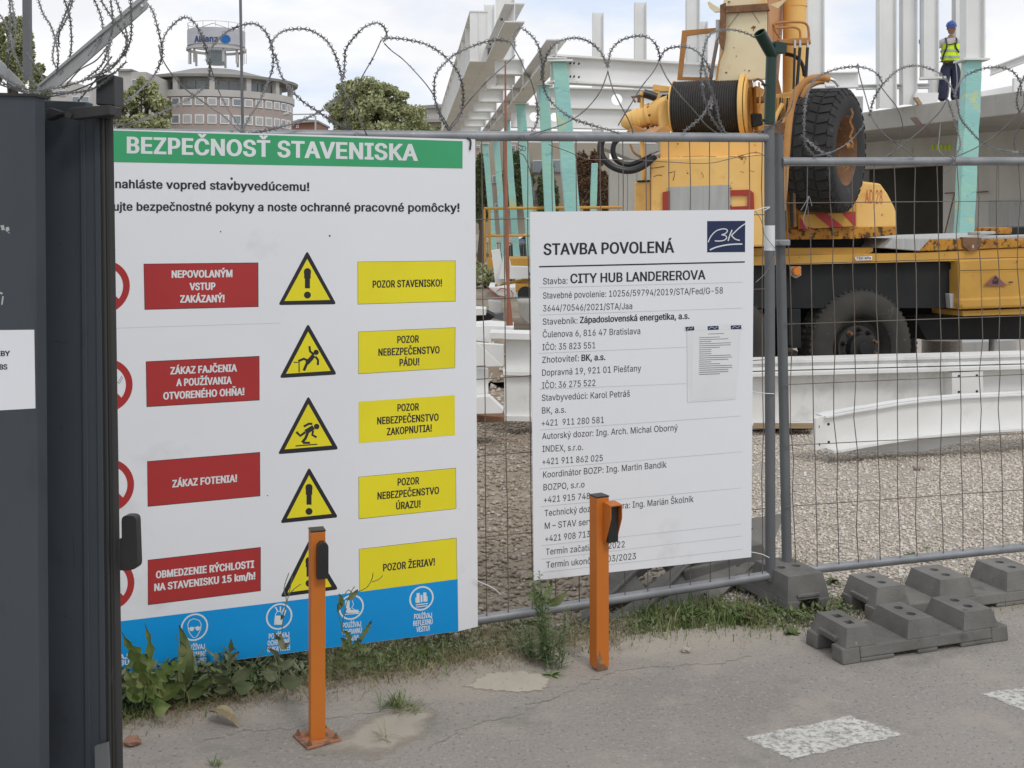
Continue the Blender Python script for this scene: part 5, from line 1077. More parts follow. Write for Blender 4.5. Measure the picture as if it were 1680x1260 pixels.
for k,Y in enumerate((21.3,23.6,26.1,28.4,30.6,32.8,35.3)):
    a=atg(g0,g1,Y); b=atg(k0,k1,Y); a=Vector((a.x-.0,Y,4.46)); b=Vector((b.x-.12,Y,4.46)); e=[]
    mb=MB(); mb.box(b.x-.03,b.x-.01,Y-.14,Y+.14,4.2,4.74); e.append(('end_plate',mb))
    beam(['first and nearest','second','third','fourth','fifth','sixth','farthest'][k]+' cross beam between the two receding girders',a,b,.28,.26,name='cross_beam',extra=e)
q0=P(903,133,17.5); q1=P(1240,152,18.9); q0.z=3.86; q1.z=3.86
t=beam('broad beam running right from the nearest wrapped column behind the crane',q0,q1,.42,.26,tf=.03)
for x,y in ((936,103),(942,103),(950,104),(936,125),(942,125),(950,126)):
    mb=MB(); p=P(x,y,17.45); mb.tube([p,p+Vector((0,.09,0))],.014,8); obj('bolt_hole_disc',mb,M['chassis'],t)  # dark solid pins, hole shade given by colour
def holed(name,label,x0,x1,Y0,Y1,z0,z1,holes,r):
    """web with round openings and two flanges"""
    A=P(x0,300,Y0); B=P(x1,300,Y1); A.z=z0; B.z=z0; d=(B-A).normalized(); L=(B-A).length; H=z1-z0
    T=lambda u,v:A+d*u+Vector((0,0,v)); loops=[[T(0,0),T(L,0),T(L,H),T(0,H)]]
    for px in holes:
        k=(px-CX)/F; u=(k*A.y-A.x)/(d.x-k*d.y); loops.append([T(u+r*math.cos(-a*math.pi/8),H*.5+r*math.sin(-a*math.pi/8)) for a in range(16)])
    t=thing(name,label,'steel beam',A,'pale steel frame of the hall'); mb=MB(); allv=[v for l in loops for v in l]; mb.add(allv,[tuple(q) for q in tessellate_polygon(loops)])
    for l in loops[1:]: mb.add(l+[v+Vector((0,.015,0)) for v in l],[(i,(i+1)%16,16+(i+1)%16,16+i) for i in range(16)])
    obj('web',mb,M['steel'],t)
    for zz in (z0-.02,z1):
        mb=MB(); s=Vector((0,.13,0)); q=lambda p:[p-s,p+s,p+s+Vector((0,0,.02)),p-s+Vector((0,0,.02))]; a=Vector((A.x,A.y,zz)); b=Vector((B.x,B.y,zz)); mb.hexa(q(a),q(b)); obj('flange',mb,M['steel'],t)
holed('castellated_beam','second beam below the broad one, with a round opening over the gearbox',880,1240,20.8,21.6,3.82,4.16,(1012,),.105)
holed('castellated_beam','third lower beam with two round openings beside the wrapped columns',838,1160,25.5,26.5,3.86,4.32,(876,910,1100),.10)
for k,(Y,z,lb) in enumerate(((29,3.75,'lowest far beam just above the fence rail'),(32,3.95,'far thin beam crossing behind the wrapped columns'))):
    a=P(838,300,Y); b=P(1075,300,Y+.6); a.z=b.z=z; beam(lb,a,b,.3,.26)
CG_='upright columns of the steel frame'
def upright(x0,x1,ytop,ybot,Y,label,face='h'):
    t=thing('steel_column',label,'column',P((x0+x1)/2,ybot,Y),CG_); w=(x1-x0)/F*Y; a=P((x0+x1)/2,ybot,Y); z1=P(0,ytop,Y).z; a_=a
    for nm,bx in (('flange',(-w/2,w/2,-.12,-.10)),('flange',(-w/2,w/2,.12,.14)),('web',(-.008,.008,-.10,.12))) if face=='f' else (('flange',(-w/2,-w/2+.02,-.14,.14)),('flange',(w/2-.02,w/2,-.14,.14)),('web',(-w/2+.02,w/2-.02,-.06,-.045))):
        mb=MB(); mb.box(bx[0],bx[1],bx[2],bx[3],a.z,z1,Matrix.Translation((a.x,a.y,0))); obj(nm,mb,M['steel'],t)
upright(794,812,9,120,24.5,'short column top at the left end of the deep girder')
upright(813,845,-40,140,21.5,'column above the end of the long girder, reaching the picture top')
upright(972,990,22,232,27,'column with a plain top, left of the two behind the gearbox')
upright(1041,1060,5,215,26,'column with a plain top, right of the two behind the gearbox')
upright(1126,1147,-40,120,24.5,'column seen through the crane cab frame')
upright(1146,1160,36,110,28,'short thin column just right of the one in the cab frame')
upright(1323,1350,-40,132,22,'column immediately right of the crane hydraulic cylinder')
upright(1440,1468,-40,178,24.8,'left of the three slim columns between crane and worker')
upright(1478.5,1501.5,-40,172,24.8,'middle of the three slim columns between crane and worker')
upright(1512.5,1537,-40,128,24.6,'slim column hiding the arm of the worker')
upright(1565,1583,-40,172,25.8,'left half of the paired column beside the worker','f')
upright(1580,1611,-40,100,18.5,'broad column on top of the right wrapped column')
upright(1526,1540,124,155,26,'short stub column between the legs of the slim column and worker')
for x0,x1,y0,Y,z,h,lb in ((1325,1408,117,24.3,4.55,.33,'end of a beam behind the spare tyre'),(1405,1525,128,25,4.62,.10,'thin rail beam passing behind the slim columns'),(1508,1552,130,22.5,4.52,.04,'small plate jutting from the slim column'),(1625,1700,100,20.5,4.35,.14,'pale beam rising to the right edge')):
    a=P(x0,300,Y); b=P(x1,300,Y-.2); a.z=z; b.z=z+(.28 if x0==1625 else .0); beam(lb,a,b,h,.2,name='short_beam')
for pts,Y,lb in ([(1400,158),(1416,158),(1416,183),(1400,183)],25.5,'small grey post stub behind the spare tyre'),([(1501,152),(1540,152),(1538,170),(1502,172)],24.6,'grey plate on the slab left of the worker feet'),([(1610,150),(1662,140),(1662,152),(1610,163)],23.6,'low grey beam on the slab right of the worker'),([(1664,128),(1700,124),(1700,150),(1664,153)],23.2,'bracket plate at the right picture edge'):
    t=pxbox(pts,Y,.1,'steel_plate',M['steel']); tag(t,lb,'steel plate')
t=pxbox([(1500,160),(1506,159),(1514,171),(1508,172)],23.3,.1,'timber_offcut',M['timber']); tag(t,'small timber offcut on the slab edge left of the worker','timber')

# ------------------------------------------------------------------ concrete slab and walls
SLp=Plane(1410,26.4,1680,21.9)
def sp_(x,z,off=0):
    h=SLp.hit(x,300,off); return Vector((h.x,h.y,z))
bl=thing('concrete_hall','raw concrete hall with a slab on top and a dark opening below','building',sp_(1500,-.11))
mb=MB(); A=[sp_(1023,3.82),sp_(1900,3.82),sp_(1900,4.25),sp_(1023,4.25)]; mb.prism(A,-SLp.n*14); obj('slab',mb,M['concrete'],bl,bevel=.02)
WLp=Plane(1410,30.2,1680,25.7)
def wl(x0,x1,z0,z1,off,dep,name,m='concrete'):
    a=WLp.hit(x0,300,off); b=WLp.hit(x1,300,off); mb=MB(); mb.prism([Vector((a.x,a.y,z0)),Vector((b.x,b.y,z0)),Vector((b.x,b.y,z1)),Vector((a.x,a.y,z1))],-WLp.n*dep); return obj(name,mb,M[m],bl)
wl(1547,1590,-.11,3.12,0,.3,'wall_panel','pale_wall'); wl(1591,1638,-.11,3.12,.005,.3,'wall_panel','pale_wall'); wl(1639,1760,-.11,3.12,-.004,.3,'wall_panel','pale_wall'); wl(1761,1960,-.11,3.12,0,.3,'wall_panel','pale_wall')
wl(1100,1960,3.13,3.82,.02,.35,'lintel','pale_wall'); wl(1145,1412,-.11,3.12,0,.3,'wall_panel'); wl(1060,1144,-.11,3.12,.01,.3,'wall_panel')
wl(1300,1600,-.11,3.82,-5,.2,'inner_wall','room_shade'); wl(1622,1700,.7,2.25,.03,.03,'shutter_panel','greyplate')
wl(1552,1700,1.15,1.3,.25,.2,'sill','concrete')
a=WLp.hit(1547,300,-.3); mb=MB(); mb.prism([Vector((a.x,a.y,-.11)),Vector((a.x,a.y,3.82)),Vector((a.x,a.y,3.82))-WLp.n*5,Vector((a.x,a.y,-.11))-WLp.n*5],WLp.d*.2); obj('inner_wall',mb,M['room_shade'],bl)
a=WLp.hit(1412,300,-.3); mb=MB(); mb.prism([Vector((a.x,a.y,-.11)),Vector((a.x,a.y,3.82)),Vector((a.x,a.y,3.82))-WLp.n*5,Vector((a.x,a.y,-.11))-WLp.n*5],-WLp.d*.2); obj('inner_wall',mb,M['room_shade'],bl)
for pts in ([(1550,317),(1571,316)],[(1596,316),(1621,314)],[(1566,318),(1549,388)],[(1592,368),(1599,386)]):
    mb=MB(); mb.tube([WLp.hit(x,y,.12) for x,y in pts],.016,5); obj('rebar',mb,M['rust'],bl)
M['pinkpaint']=mat('pale_pink_stain',(.50,.40,.39),(.42,.35,.34),scale=3,rough=.85)
mb=MB()
uf=lambda x,y:(lambda Y:P(x,y,Y))(F*(3.82-EYE)/(HY-y))
mb.add([uf(x,y)-Vector((0,0,.012)) for x,y in ((1492,192),(1504,191),(1541,236),(1529,237))],[(0,1,2,3)]); obj('pink_stripe',mb,M['pinkpaint'],bl)
mb=MB(); mb.prism([P(x,y,30.5) for x,y in ((985,232),(1080,236),(1080,282),(1062,283),(1055,268),(985,240))],Vector((0,1,0))); obj('soffit_edge',mb,M['concrete'],bl)
for i in range(5):
    mb=MB(); x=1530+i*7+(i%2); p=WLp.hit(x,242,.06); mb.box(-.03,.03,-.005,.005,-.06,.07,Matrix.Translation(p)); obj('spray_mark',mb,M['hivis'],bl)
pw=thing('concrete_wall','grey board-marked concrete wall between brown ivy and crane','wall',P(1030,395,29))
for k in range(6):
    x0=1000+k*15; pxbox([(x0,262),(x0+14.5,262),(x0+14.5,394),(x0,394)],29+.02*(k%2),.3,'board_panel',M['concrete'],pw,0)
# ------------------------------------------------------------------ mobile crane
TPn=Plane(1235,11.45,1680,12.5)
cr=thing('mobile_crane','yellow mobile crane with a cable winch and a big upright spare tyre','crane',TPn.hit(1420,672))
def cp(pts,off,dep,m,name,bev=.008,par=None): return slab(TPn,pts,off,dep,M[m],par or cr,name,bev)
def ch_(pts,off,dep,m,name,bev=.01):
    mb=MB(); mb.prism([HPn.hit(x,y,off-.35) for x,y in pts],Vector((.13,1,0))*dep); return obj(name,mb,M[m],cr,bevel=bev)
HPn=Plane(1067,11.35,1259,10.95)
# chassis
cp([(1120,434),(1700,424),(1700,505),(1290,506),(1120,506)],-.05,.5,'chassis','chassis_and_dark_fill')
cp([(1120,505),(1700,500),(1700,540),(1120,556)],-.75,.7,'chassis','chassis_and_dark_fill')  # black block added to fill in the darkness under the crane
cp([(1500,520),(1740,516),(1740,556),(1520,558)],-.35,.5,'chassis','underbody')
cp([(1120,423),(1500,415),(1571,411.5),(1740,404),(1740,421),(1575,428),(1287,434.5),(1120,438)],.04,2.3,'yel2','deck_edge')
cp([(1120,408),(1433,406),(1433,413),(1418,418.5),(1120,422)],-.1,1.9,'yel2','deck_upper')
cp([(1120,392),(1395,391),(1418,391),(1418,408),(1120,410)],-.35,1.3,'chassis','slewing_ring')
cp([(1450,407),(1465,391),(1527,391.5),(1509,412)],.05,1.6,'greyplate','sloping_plate')
cp([(1508,412.5),(1527,393),(1740,391),(1740,403.5)],.06,1.5,'yel_rust','rusted_box')
cp([(1527,391),(1740,384),(1740,391),(1527,393.5)],-.02,1.6,'greyplate','deck_plate')
cp([(1640,374),(1661,372.5),(1661,384),(1638,384)],-.3,.4,'yel_rust','outrigger_end'); cp([(1661,373),(1740,371),(1740,385),(1661,385)],-.32,.5,'chassis','outrigger_end')
cp([(1579,389),(1611,389.5),(1611,404),(1603,411),(1590,412),(1580,404)],.08,.05,'rust','bracket'); 
mb=MB(); mb.tube([TPn.hit(1596,402,.13),TPn.hit(1596,407,.13)],.012,6); obj('bracket_pin',mb,M['silver'],cr)
cp([(1608,380.5),(1634,379.5),(1634,384),(1608,386)],-.1,.2,'greyplate','loose_plate')
# fuel box
cp([(1573,426),(1740,420),(1740,501),(1574,508)],.1,.6,'yel2','tank_box',.02); cp([(1574,489),(1740,482),(1740,502),(1582,508),(1574,503)],.115,.55,'yel2','tank_lower_roll',.03)
cp([(1579,510),(1740,504),(1740,514),(1580,519)],.05,.5,'yel2','tank_step')
cp([(1558,482),(1574,481),(1574,505),(1560,506)],.02,.3,'greyplate','tank_strap'); cp([(1560,430),(1572,429),(1572,482),(1562,482)],-.02,.4,'chassis','tank_end')
patch(TPn,[(1614,469),(1633.5,451),(1653,469)],.118,mat('purple_brown_print',(.25,.11,.12)),cr,'flammable_sign')
strokes(TPn,[([(1630,466),(1629,461),(1632,458),(1633.5,454)],1.4),([(1633.5,454),(1637,460),(1636.5,466)],1.6),('dot',1633.5,463,2.6)],.122,BP_,cr,'flame_mark')
strokes(TPn,[([(1574,444),(1740,440)],.9),([(1655,463),(1662,463)],2)],.119,BP_,cr,'panel_seam')
patch(TPn,[(1403,421.5),(1431,420),(1431,426.5),(1404,427.5)],.062,M['print_white'],cr,'pressure_sticker'); text(TPn,'750 kPa',1405,426,1429,425,4,BP_,cr,bold=.02,off=.066)
mb=MB(); mb.lathe(TPn.hit(1306,445,.05),TPn.n,[(0,.050),(.02,.050),(.03,.04)],8); obj('side_reflector',mb,M['reflector'],cr); 
cp([(1297,437),(1315,437),(1315,452),(1306,457),(1298,452)],.03,.02,'greyplate','reflector_bracket')
cp([(1295,507),(1314,507),(1315,570),(1300,572),(1294,566)],.0,.12,'chassis','mud_guard',.01); cp([(1235,540),(1262,540),(1262,590),(1240,590)],-.3,.3,'chassis','mud_guard')
def wheel(px,py,off,face=True):
    c=TPn.hit(px,py,off); n=TPn.n; t=obj('tyre',MB().lathe(c,-n,[(.06,.335),(.02,.36),(0,.42),(-.012,.47),(-.005,.54),(.03,.585),(.075,.60),(.27,.60),(.32,.58),(.34,.5),(.33,.36)],64,False),M['tyre_dusty'],cr,smooth=True,angle=50)
    mb=MB(); mb.lathe(c,-n,[(.03,.34),(.05,.345),(.10,.315),(.15,.30),(.16,.25),(.11,.235),(.10,.0001)],48,False); obj('rim',mb,M['tyre_dusty'],cr,smooth=True)
    mb=MB(); mb.lathe(c,-n,[(.10,.15),(.03,.145),(.015,.12),(.015,.07),(.0,.065),(-.01,.055),(-.012,.0001)],32,False); obj('hub',mb,M['chassis'],cr,smooth=True)
    u=TPn.d; 
    for k in range(10):
        a=2*math.pi*(k+.5)/10; p=c+(u*math.cos(a)+Vector((0,0,1))*math.sin(a))*.195; mb=MB(); mb.lathe(p-n*.10,n,[(0,.026),(.01,.026),(.012,.018),(.05,.017),(.055,.010)],8); obj('wheel_nut',mb,M['rust'] if k%3==0 else M['chassis'],cr)
    mb=MB()
    for k in range(60):
        a=2*math.pi*k/60; e=(u*math.cos(a)+Vector((0,0,1))*math.sin(a)); f=(u*-math.sin(a)+Vector((0,0,1))*math.cos(a))
        for o0,o1 in ((.05,.14),(.19,.28)): mb.hexa([c+e*.595+f*.018-n*o0,c+e*.595-f*.018-n*o0,c+e*.612-f*.016-n*o0,c+e*.612+f*.016-n*o0],[c+e*.595+f*.018-n*o1,c+e*.595-f*.018-n*o1,c+e*.612-f*.016-n*o1,c+e*.612+f*.016-n*o1])
    stuff(obj('tread_lugs',mb,M['tyre_dusty'],cr))
wheel(1418,573,.02); wheel(1186,580,.02); wheel(1440,566,-1.75); wheel(1212,572,-1.75)
# superstructure: counterweight side
cp([(1235,374),(1300,376),(1402,372),(1472,372),(1472,385),(1425,390),(1402,392),(1235,394)],.02,2.0,'yel_rust','platform')
cp([(1404,296),(1412,297),(1445,301),(1455,315),(1468,340),(1472,352),(1472,373.5),(1404,377)],.0,.9,'cream2' if 'cream2' in M else 'yel','side_cowl',.02)
text(TPn,'AD 28',1419,333.5,1448,335,23,mat('faded_red_print',(.50,.13,.06),(.62,.27,.09),scale=20,lo=.4,hi=.6),cr,bold=.03,off=.004,space=1.1)
cp([(1310,300),(1404,300),(1404,348),(1311,352)],.06,.8,'yel2','rear_frame'); 
cp([(1311,352),(1403,348.5),(1404,371),(1312,376)],.10,.03,'yel2','hazard_plate',.002)
for a in ([(1312,355),(1324,371.5),(1337,374.8),(1312,376)],[(1335,351),(1357,350),(1384,372),(1362,373.2)],[(1381,349.3),(1403,348.5),(1404,371),(1399,368)]): patch(TPn,a,.103,M['red'],cr,'red_stripe')
cp([(1255,290),(1312,290),(1312,378),(1255,378)],-.1,.7,'yel2','inner_frame',.01); cp([(1258,215),(1298,215),(1298,300),(1258,300)],-.35,.5,'chassis','inner_frame')
# engine housing
ch_([(1067,260),(1259,252),(1259,405),(1067,405)],.35,1.1,'yel','engine_housing',.02)
ch_([(1083,223),(1257,222),(1257,254),(1083,262)],.22,.9,'yel','engine_top',.015)
ch_([(1041,299),(1068,297),(1068,400),(1041,400)],.1,.7,'yel','side_box',.01); ch_([(1045,296),(1068,295),(1068,298),(1045,299)],.12,.7,'chassis','side_box_lid')
slab(HPn,[(1095,307),(1198,303),(1199,350),(1095,350)],.015,.012,M['greyplate'],cr,'number_plate_blank',.002)
M['redpaint']=mat('red_lamp_guard',(.42,.05,.03),(.35,.05,.035),scale=6,rough=.5)
for q in ([(1087,315),(1099,313),(1099,352),(1087,352)],[(1198,312),(1229,311),(1236,316),(1237,343),(1226,344),(1226,321),(1198,321)],[(1198,339),(1226,338),(1226,344),(1198,345)]): slab(HPn,q,.022,.02,M['redpaint'],cr,'lamp_guard',.002)
for x,y in ((1199,309),(1199,338),(1128,284),(1240,250),(1112,236)): mb=MB(); mb.lathe(HPn.hit(x,y,.02 if y>260 else -.12),HPn.n,[(0,.009),(.006,.006)],6); obj('rivet',mb,M['rust'],cr)
for pts_,w_ in (([(1068,276),(1078,275),(1090,273)],1.4),([(1072,290),(1080,287),(1086,288)],1.3),([(1096,284),(1101,283),(1107,281),(1106,290),(1104,296)],1.5),([(1150,282),(1154,288),(1153,292)],.9),([(1195,256),(1215,258),(1240,255),(1254,254)],.9),([(1067,262),(1067,345)],1.6),([(1230,280),(1238,282)],.8),([(1214,281),(1220,283)],.8),([(1120,257),(1150,256),(1175,257)],.7)): strokes(HPn,[(pts_,w_)],.004,M['rust'],cr,'rust_streak')
# winch
ax=TPn.d; c0=P(1107,178,11.75); c1=P(1222,174,11.5); L_=(c1-c0).length; ax=(c1-c0).normalized(); pr=[]
n=30
for k in range(n*6+1):
    s_=k/(n*6)*L_; ph=(k%6)/6*2*math.pi; pr.append((s_,.262+.010*abs(math.sin(ph/2))))
obj('cable_drum',MB().lathe(c0,ax,pr,48),M['rope'],cr,smooth=True,angle=80)
for p_,r_,th in ((c0,.278,.014),(c1,.325,.045)): obj('drum_flange',MB().lathe(p_-ax*th*.5,ax,[(0,r_-.015),(.0,r_),(th,r_),(th,r_-.02),(th*.6,.1),(th*.6,.001)],40,False),M['yel'],cr,smooth=True)
obj('drum_flange',MB().lathe(c1+ax*.03,ax,[(0,.30),(.02,.30),(.02,.19),(-.01,.18),(-.01,.001)],40,False),M['yel'],cr,smooth=True)
ga=(c0-P(1020,203,11.95)).normalized(); g=P(1020,203,11.95)
obj('winch_gearbox',MB().lathe(g,ga,[(0,.001),(.0,.035),(.03,.07),(.09,.095),(.14,.10),(.145,.11),(.20,.112),(.205,.102),(.28,.104),(.285,.125),(.315,.125),(.32,.112),(.36,.125),(.42,.145),(.54,.15)],28,False),M['yel'],cr,smooth=True,angle=30)
mb=MB(); mb.prism([P(x,y,11.75) for x,y in ((1040,205),(1060,212),(1082,208),(1076,222),(1062,226),(1036,222),(1030,214))],Vector((0,.2,0))); obj('gearbox_foot',mb,M['pipe'],cr,bevel=.012)
mb=MB(); mb.prism([P(x,y,11.6) for x,y in ((1081,170),(1090,164),(1102,162),(1102,215),(1084,215),(1080,190))],Vector((0,.15,0))); obj('winch_bracket',mb,M['yel'],cr,bevel=.012)
for k in range(8):
    a=k*math.pi/4; e=Vector((0,-math.cos(a),math.sin(a))); mb=MB(); mb.lathe(g+ga*.30+e*.118,-ga,[(0,.013),(.03,.012)],6); obj('flange_bolt',mb,M['rust'],cr)
mb=MB(); p=TPn.hit(1043,168,.1); mb.tube([p,p+Vector((-.04,0,.05)),p+Vector((.06,0,.06))],.012,6); mb.tube([p+Vector((.03,0,0)),p+Vector((.03,-.02,.07))],.016,6); obj('valve',mb,M['rust'],cr)
cp([(1075,215),(1090,205),(1100,212),(1100,230),(1060,224)],.1,.3,'pipe','gearbox_bracket')
# boom
def P3(l): return [P(x,y,Y) for x,y,Y in l]
mb=MB(); mb.hexa(P3([(1176,134,11.5),(1258,130,11.3),(1275,130,12.1),(1190,134,12.3)]),P3([(1192,-60,11.5),(1260,-60,11.3),(1290,-60,12.1),(1205,-60,12.3)]))
o=obj('boom',mb,M['cream'],cr,bevel=.01)
mb=MB(); mb.hexa([P(1258.5,131,11.31)+Vector((.0,-.01,0)),P(1275.5,131,12.1),P(1290.5,-60,12.1),P(1260.5,-60,11.31)+Vector((0,-.01,0))],[v+Vector((.012,0,0)) for v in (P(1258.5,131,11.31),P(1275.5,131,12.1),P(1290.5,-60,12.1),P(1260.5,-60,11.31))]); obj('boom_side',mb,M['salmon'],cr)
BPn=Plane(1176,11.5,1258,11.3)
def bp(pts,off,dep,m,name,bev=.004): return slab(BPn,pts,off,dep,M[m],cr,name,bev)
bp([(1190,10),(1258,5),(1262,17),(1190,21)],.05,.05,'rust','boom_collar'); bp([(1160,4),(1164,2),(1172,8),(1181,13),(1181,19),(1172,20),(1164,13)],.05,.04,'cream','collar_ear'); bp([(1262,8),(1276,14),(1290,0),(1290,-8),(1280,2)],.06,.03,'cream','collar_ear')
bp([(1181,8),(1190,4),(1190,60),(1186,85),(1179,70),(1181,40)],.04,.03,'rust','boom_strip'); bp([(1174,32),(1181,32),(1180,60),(1174,68)],.02,.04,'greyplate','boom_strip')
mb=MB(); mb.tube([BPn.hit(1186,85,.05),BPn.hit(1180,100,.05),BPn.hit(1175,133,.05)],.010,6); obj('boom_pipe',mb,M['pipe'],cr); 
mb=MB(); mb.tube([BPn.hit(1177,70,.03),BPn.hit(1166,130,.03)],.014,6); obj('boom_pipe',mb,M['post'],cr)
for x,y,r in ((1236.5,45,2.6),(1191.5,119,1.5),(1229,116,1.3),(1222,115,.8),(1196,3,1.6),(1216,125,.8),(1204,78,.7),(1208,92,.8)): strokes(BPn,[('dot',x,y,r),([(x-1.6*r,y+.3*r),(x+1.4*r,y-.4*r)],r*.7),([(x+.2*r,y),(x-.3*r,y+2.2*r)],r*.5)],.004,M['rust'],cr,'rust_hole')
strokes(BPn,[([(1212,22),(1194,45)],.8),([(1234,20),(1246,38)],.8)],.004,M['rust'],cr,'weld_seam')
# hydraulic cylinder and fittings
mb=MB(); mb.tube([P(1304,-60,11.9),P(1304,10,11.9),P(1303,155,11.9)],.118,24); obj('lift_cylinder',mb,M['pipe2'] if 'pipe2' in M else M['yel'],cr,smooth=True)
mb=MB(); mb.lathe(P(1304.5,7,11.9),(0,0,-1),[(0,.122),(.03,.122)],24); obj('cylinder_collar',mb,M['yel'],cr,smooth=True)
def ctube(pts,r,m,name,Y=11.5,seg=8):
    mb=MB(); mb.tube(crom([P(p[0],p[1],Y if len(p)<3 else p[2]) for p in pts],5),r,seg); return obj(name,mb,M[m],cr,smooth=True)
ctube([(1268,41),(1280,37),(1300,36),(1318,37),(1325,43),(1327,55),(1327,64)],.013,'pipe','cylinder_pipe'); ctube([(1272,46),(1290,45),(1304,45),(1312,50),(1313,63)],.012,'pipe','cylinder_pipe'); ctube([(1270,40),(1273,52),(1280,62)],.014,'pipe','cylinder_pipe')
cpY=Plane(1270,11.45,1335,11.4)
slab(cpY,[(1275,65),(1310,62),(1329,62),(1331,71),(1300,72),(1280,69)],0,.12,M['pipe'],cr,'pipe_bracket',.004)
for x0,x1,y1 in ((1304,1302,146),(1312.5,1307,150),(1325,1322,128)):
    ctube([(x0,78),(x1,y1)],.012 if x0<1310 else .016,'black','hose_rod',11.42); ctube([(x0,66),(x0,79)],.014,'silver','hose_fitting',11.42)
ctube([(1288,88),(1305,93),(1316,105),(1320,125)],.02,'black','hose',11.6)
ctube([(1283,345),(1287,300),(1291,240),(1295,195),(1301,165),(1311,145),(1326,131),(1345,127),(1361,130)],.034,'pipe','main_pipe',10.85,12); ctube([(1313,175),(1318,155),(1328,142),(1342,135),(1352,134)],.026,'pipe','main_pipe',11.25,10)
ctube([(1360,129),(1368,132),(1372,136),(1376,142)],.016,'silver','pipe_end',11.1); ctube([(1354,141),(1360,141),(1370,141)],.018,'paper','white_rag',11.0)
ctube([(1284,205),(1292,190),(1298,170),(1300,160)],.022,'yel','side_pipe',11.2); ctube([(1270,200),(1276,185),(1284,170)],.02,'yel','side_pipe',11.15)
for pts,Y,dep,m,nm in (([(1240,140),(1262,150),(1262,215),(1244,215)],11.5,.3,'yel','winch_bearing'),([(1244,158),(1256,158),(1256,168),(1244,168)],11.35,.1,'rust','bearing_pin'),([(1234,186),(1250,186),(1252,205),(1236,208)],11.3,.1,'chassis','winch_motor'),([(1270,155),(1300,150),(1302,215),(1270,215)],11.6,.4,'yel','cylinder_base'),([(1262,100),(1270,98),(1285,160),(1272,165)],11.7,.2,'pipe','link_arm'),([(1276,160),(1300,158),(1300,172),(1276,174)],11.4,.12,'yel','manifold')):
    mb=MB(); mb.prism([P(x,y,Y) for x,y in pts],Vector((0,dep,0))); obj(nm,mb,M[m],cr,bevel=.008)
for i in range(7): ctube([(1272+i*4,160),(1271+i*4,180),(1266+i*5,212)],.009,('rust','pipe','black')[i%3],'small_hose',11.3)
for i_,(x_,m_) in enumerate(((1273,'chassis'),(1277,'rust'),(1281,'pipe'),(1297,'chassis'),(1301,'rust'))): ctube([(x_,200),(x_+1.5,250),(x_+1,300),(x_+3,372)],.018,m_,'vertical_hose',11.2)
ctube([(1278,225),(1290,222),(1300,228)],.010,'greyplate','hose_clip',11.1); ctube([(1279,238),(1290,236),(1300,240)],.010,'greyplate','hose_clip',11.1)
ctube([(1236,133),(1244,130),(1252,136),(1256,150),(1250,165)],.012,'rust','small_hose',11.3); ctube([(1245,135),(1247,160),(1244,185)],.010,'pipe','small_hose',11.25)
# cab frame and hoses at left
cab=[(1119,50),(1182,45),(1168,132),(1111,131)]; cin=[(1127,58),(1176,52),(1163,127),(1119,126)]
CPn=Plane(1111,12.2,1182,12.1)
mb=MB(); lo_=[CPn.hit(x,y) for x,y in cab]; li_=[CPn.hit(x,y) for x,y in cin]; n4=4
f_=lo_+li_; b_=[v-CPn.n*.05 for v in f_]; mb.add(f_+b_,[(i,(i+1)%4,4+(i+1)%4,4+i) for i in range(4)]+[(8+i,12+i,12+(i+1)%4,8+(i+1)%4) for i in range(4)]+[(i,8+i,8+(i+1)%4,(i+1)%4) for i in range(4)]+[(4+i,4+(i+1)%4,12+(i+1)%4,12+i) for i in range(4)])
cf=obj('cab_window_frame',mb,M['pipe'],cr); patch(CPn,cin,-.02,M['cabglass'],cf,'glass_pane')
CQn=Plane(1070,11.9,1110,11.9)
for pts,off,dep,m,nm in (([(1073,138),(1105,143),(1105,150),(1073,150)],0,.1,'yel','rear_cab_frame'),([(1073,148),(1082,148),(1082,222),(1078,222)],0,.1,'yel','rear_cab_frame'),([(1083,160),(1087,155),(1104,155),(1104,162),(1090,164),(1088,222),(1083,222)],.01,.1,'chassis','window_seal')): slab(CQn,pts,off,dep,M[m],cr,nm,.003)
ctube([(1056,153),(1066,156),(1077,160)],.045,'black','work_lamp',11.8,12); ctube([(1053,150),(1053,200)],.022,'yel','handrail_post',11.85); ctube([(1053,225),(1056,296)],.025,'yel','handrail_post',11.85)
ctube([(1012,222),(990,228),(985,245),(991,262),(1010,276),(1034,280),(1056,272),(1075,256)],.034,'black','big_hose',11.2,10); ctube([(1022,224),(1008,235),(1006,252),(1014,265),(1033,270),(1056,262),(1072,254)],.026,'black','big_hose',11.3,10)
ctube([(1070,256),(1082,251)],.028,'silver','hose_fitting',11.2,10); ctube([(1034,236),(1040,250),(1052,258)],.012,'pipe','small_hose',11.4)
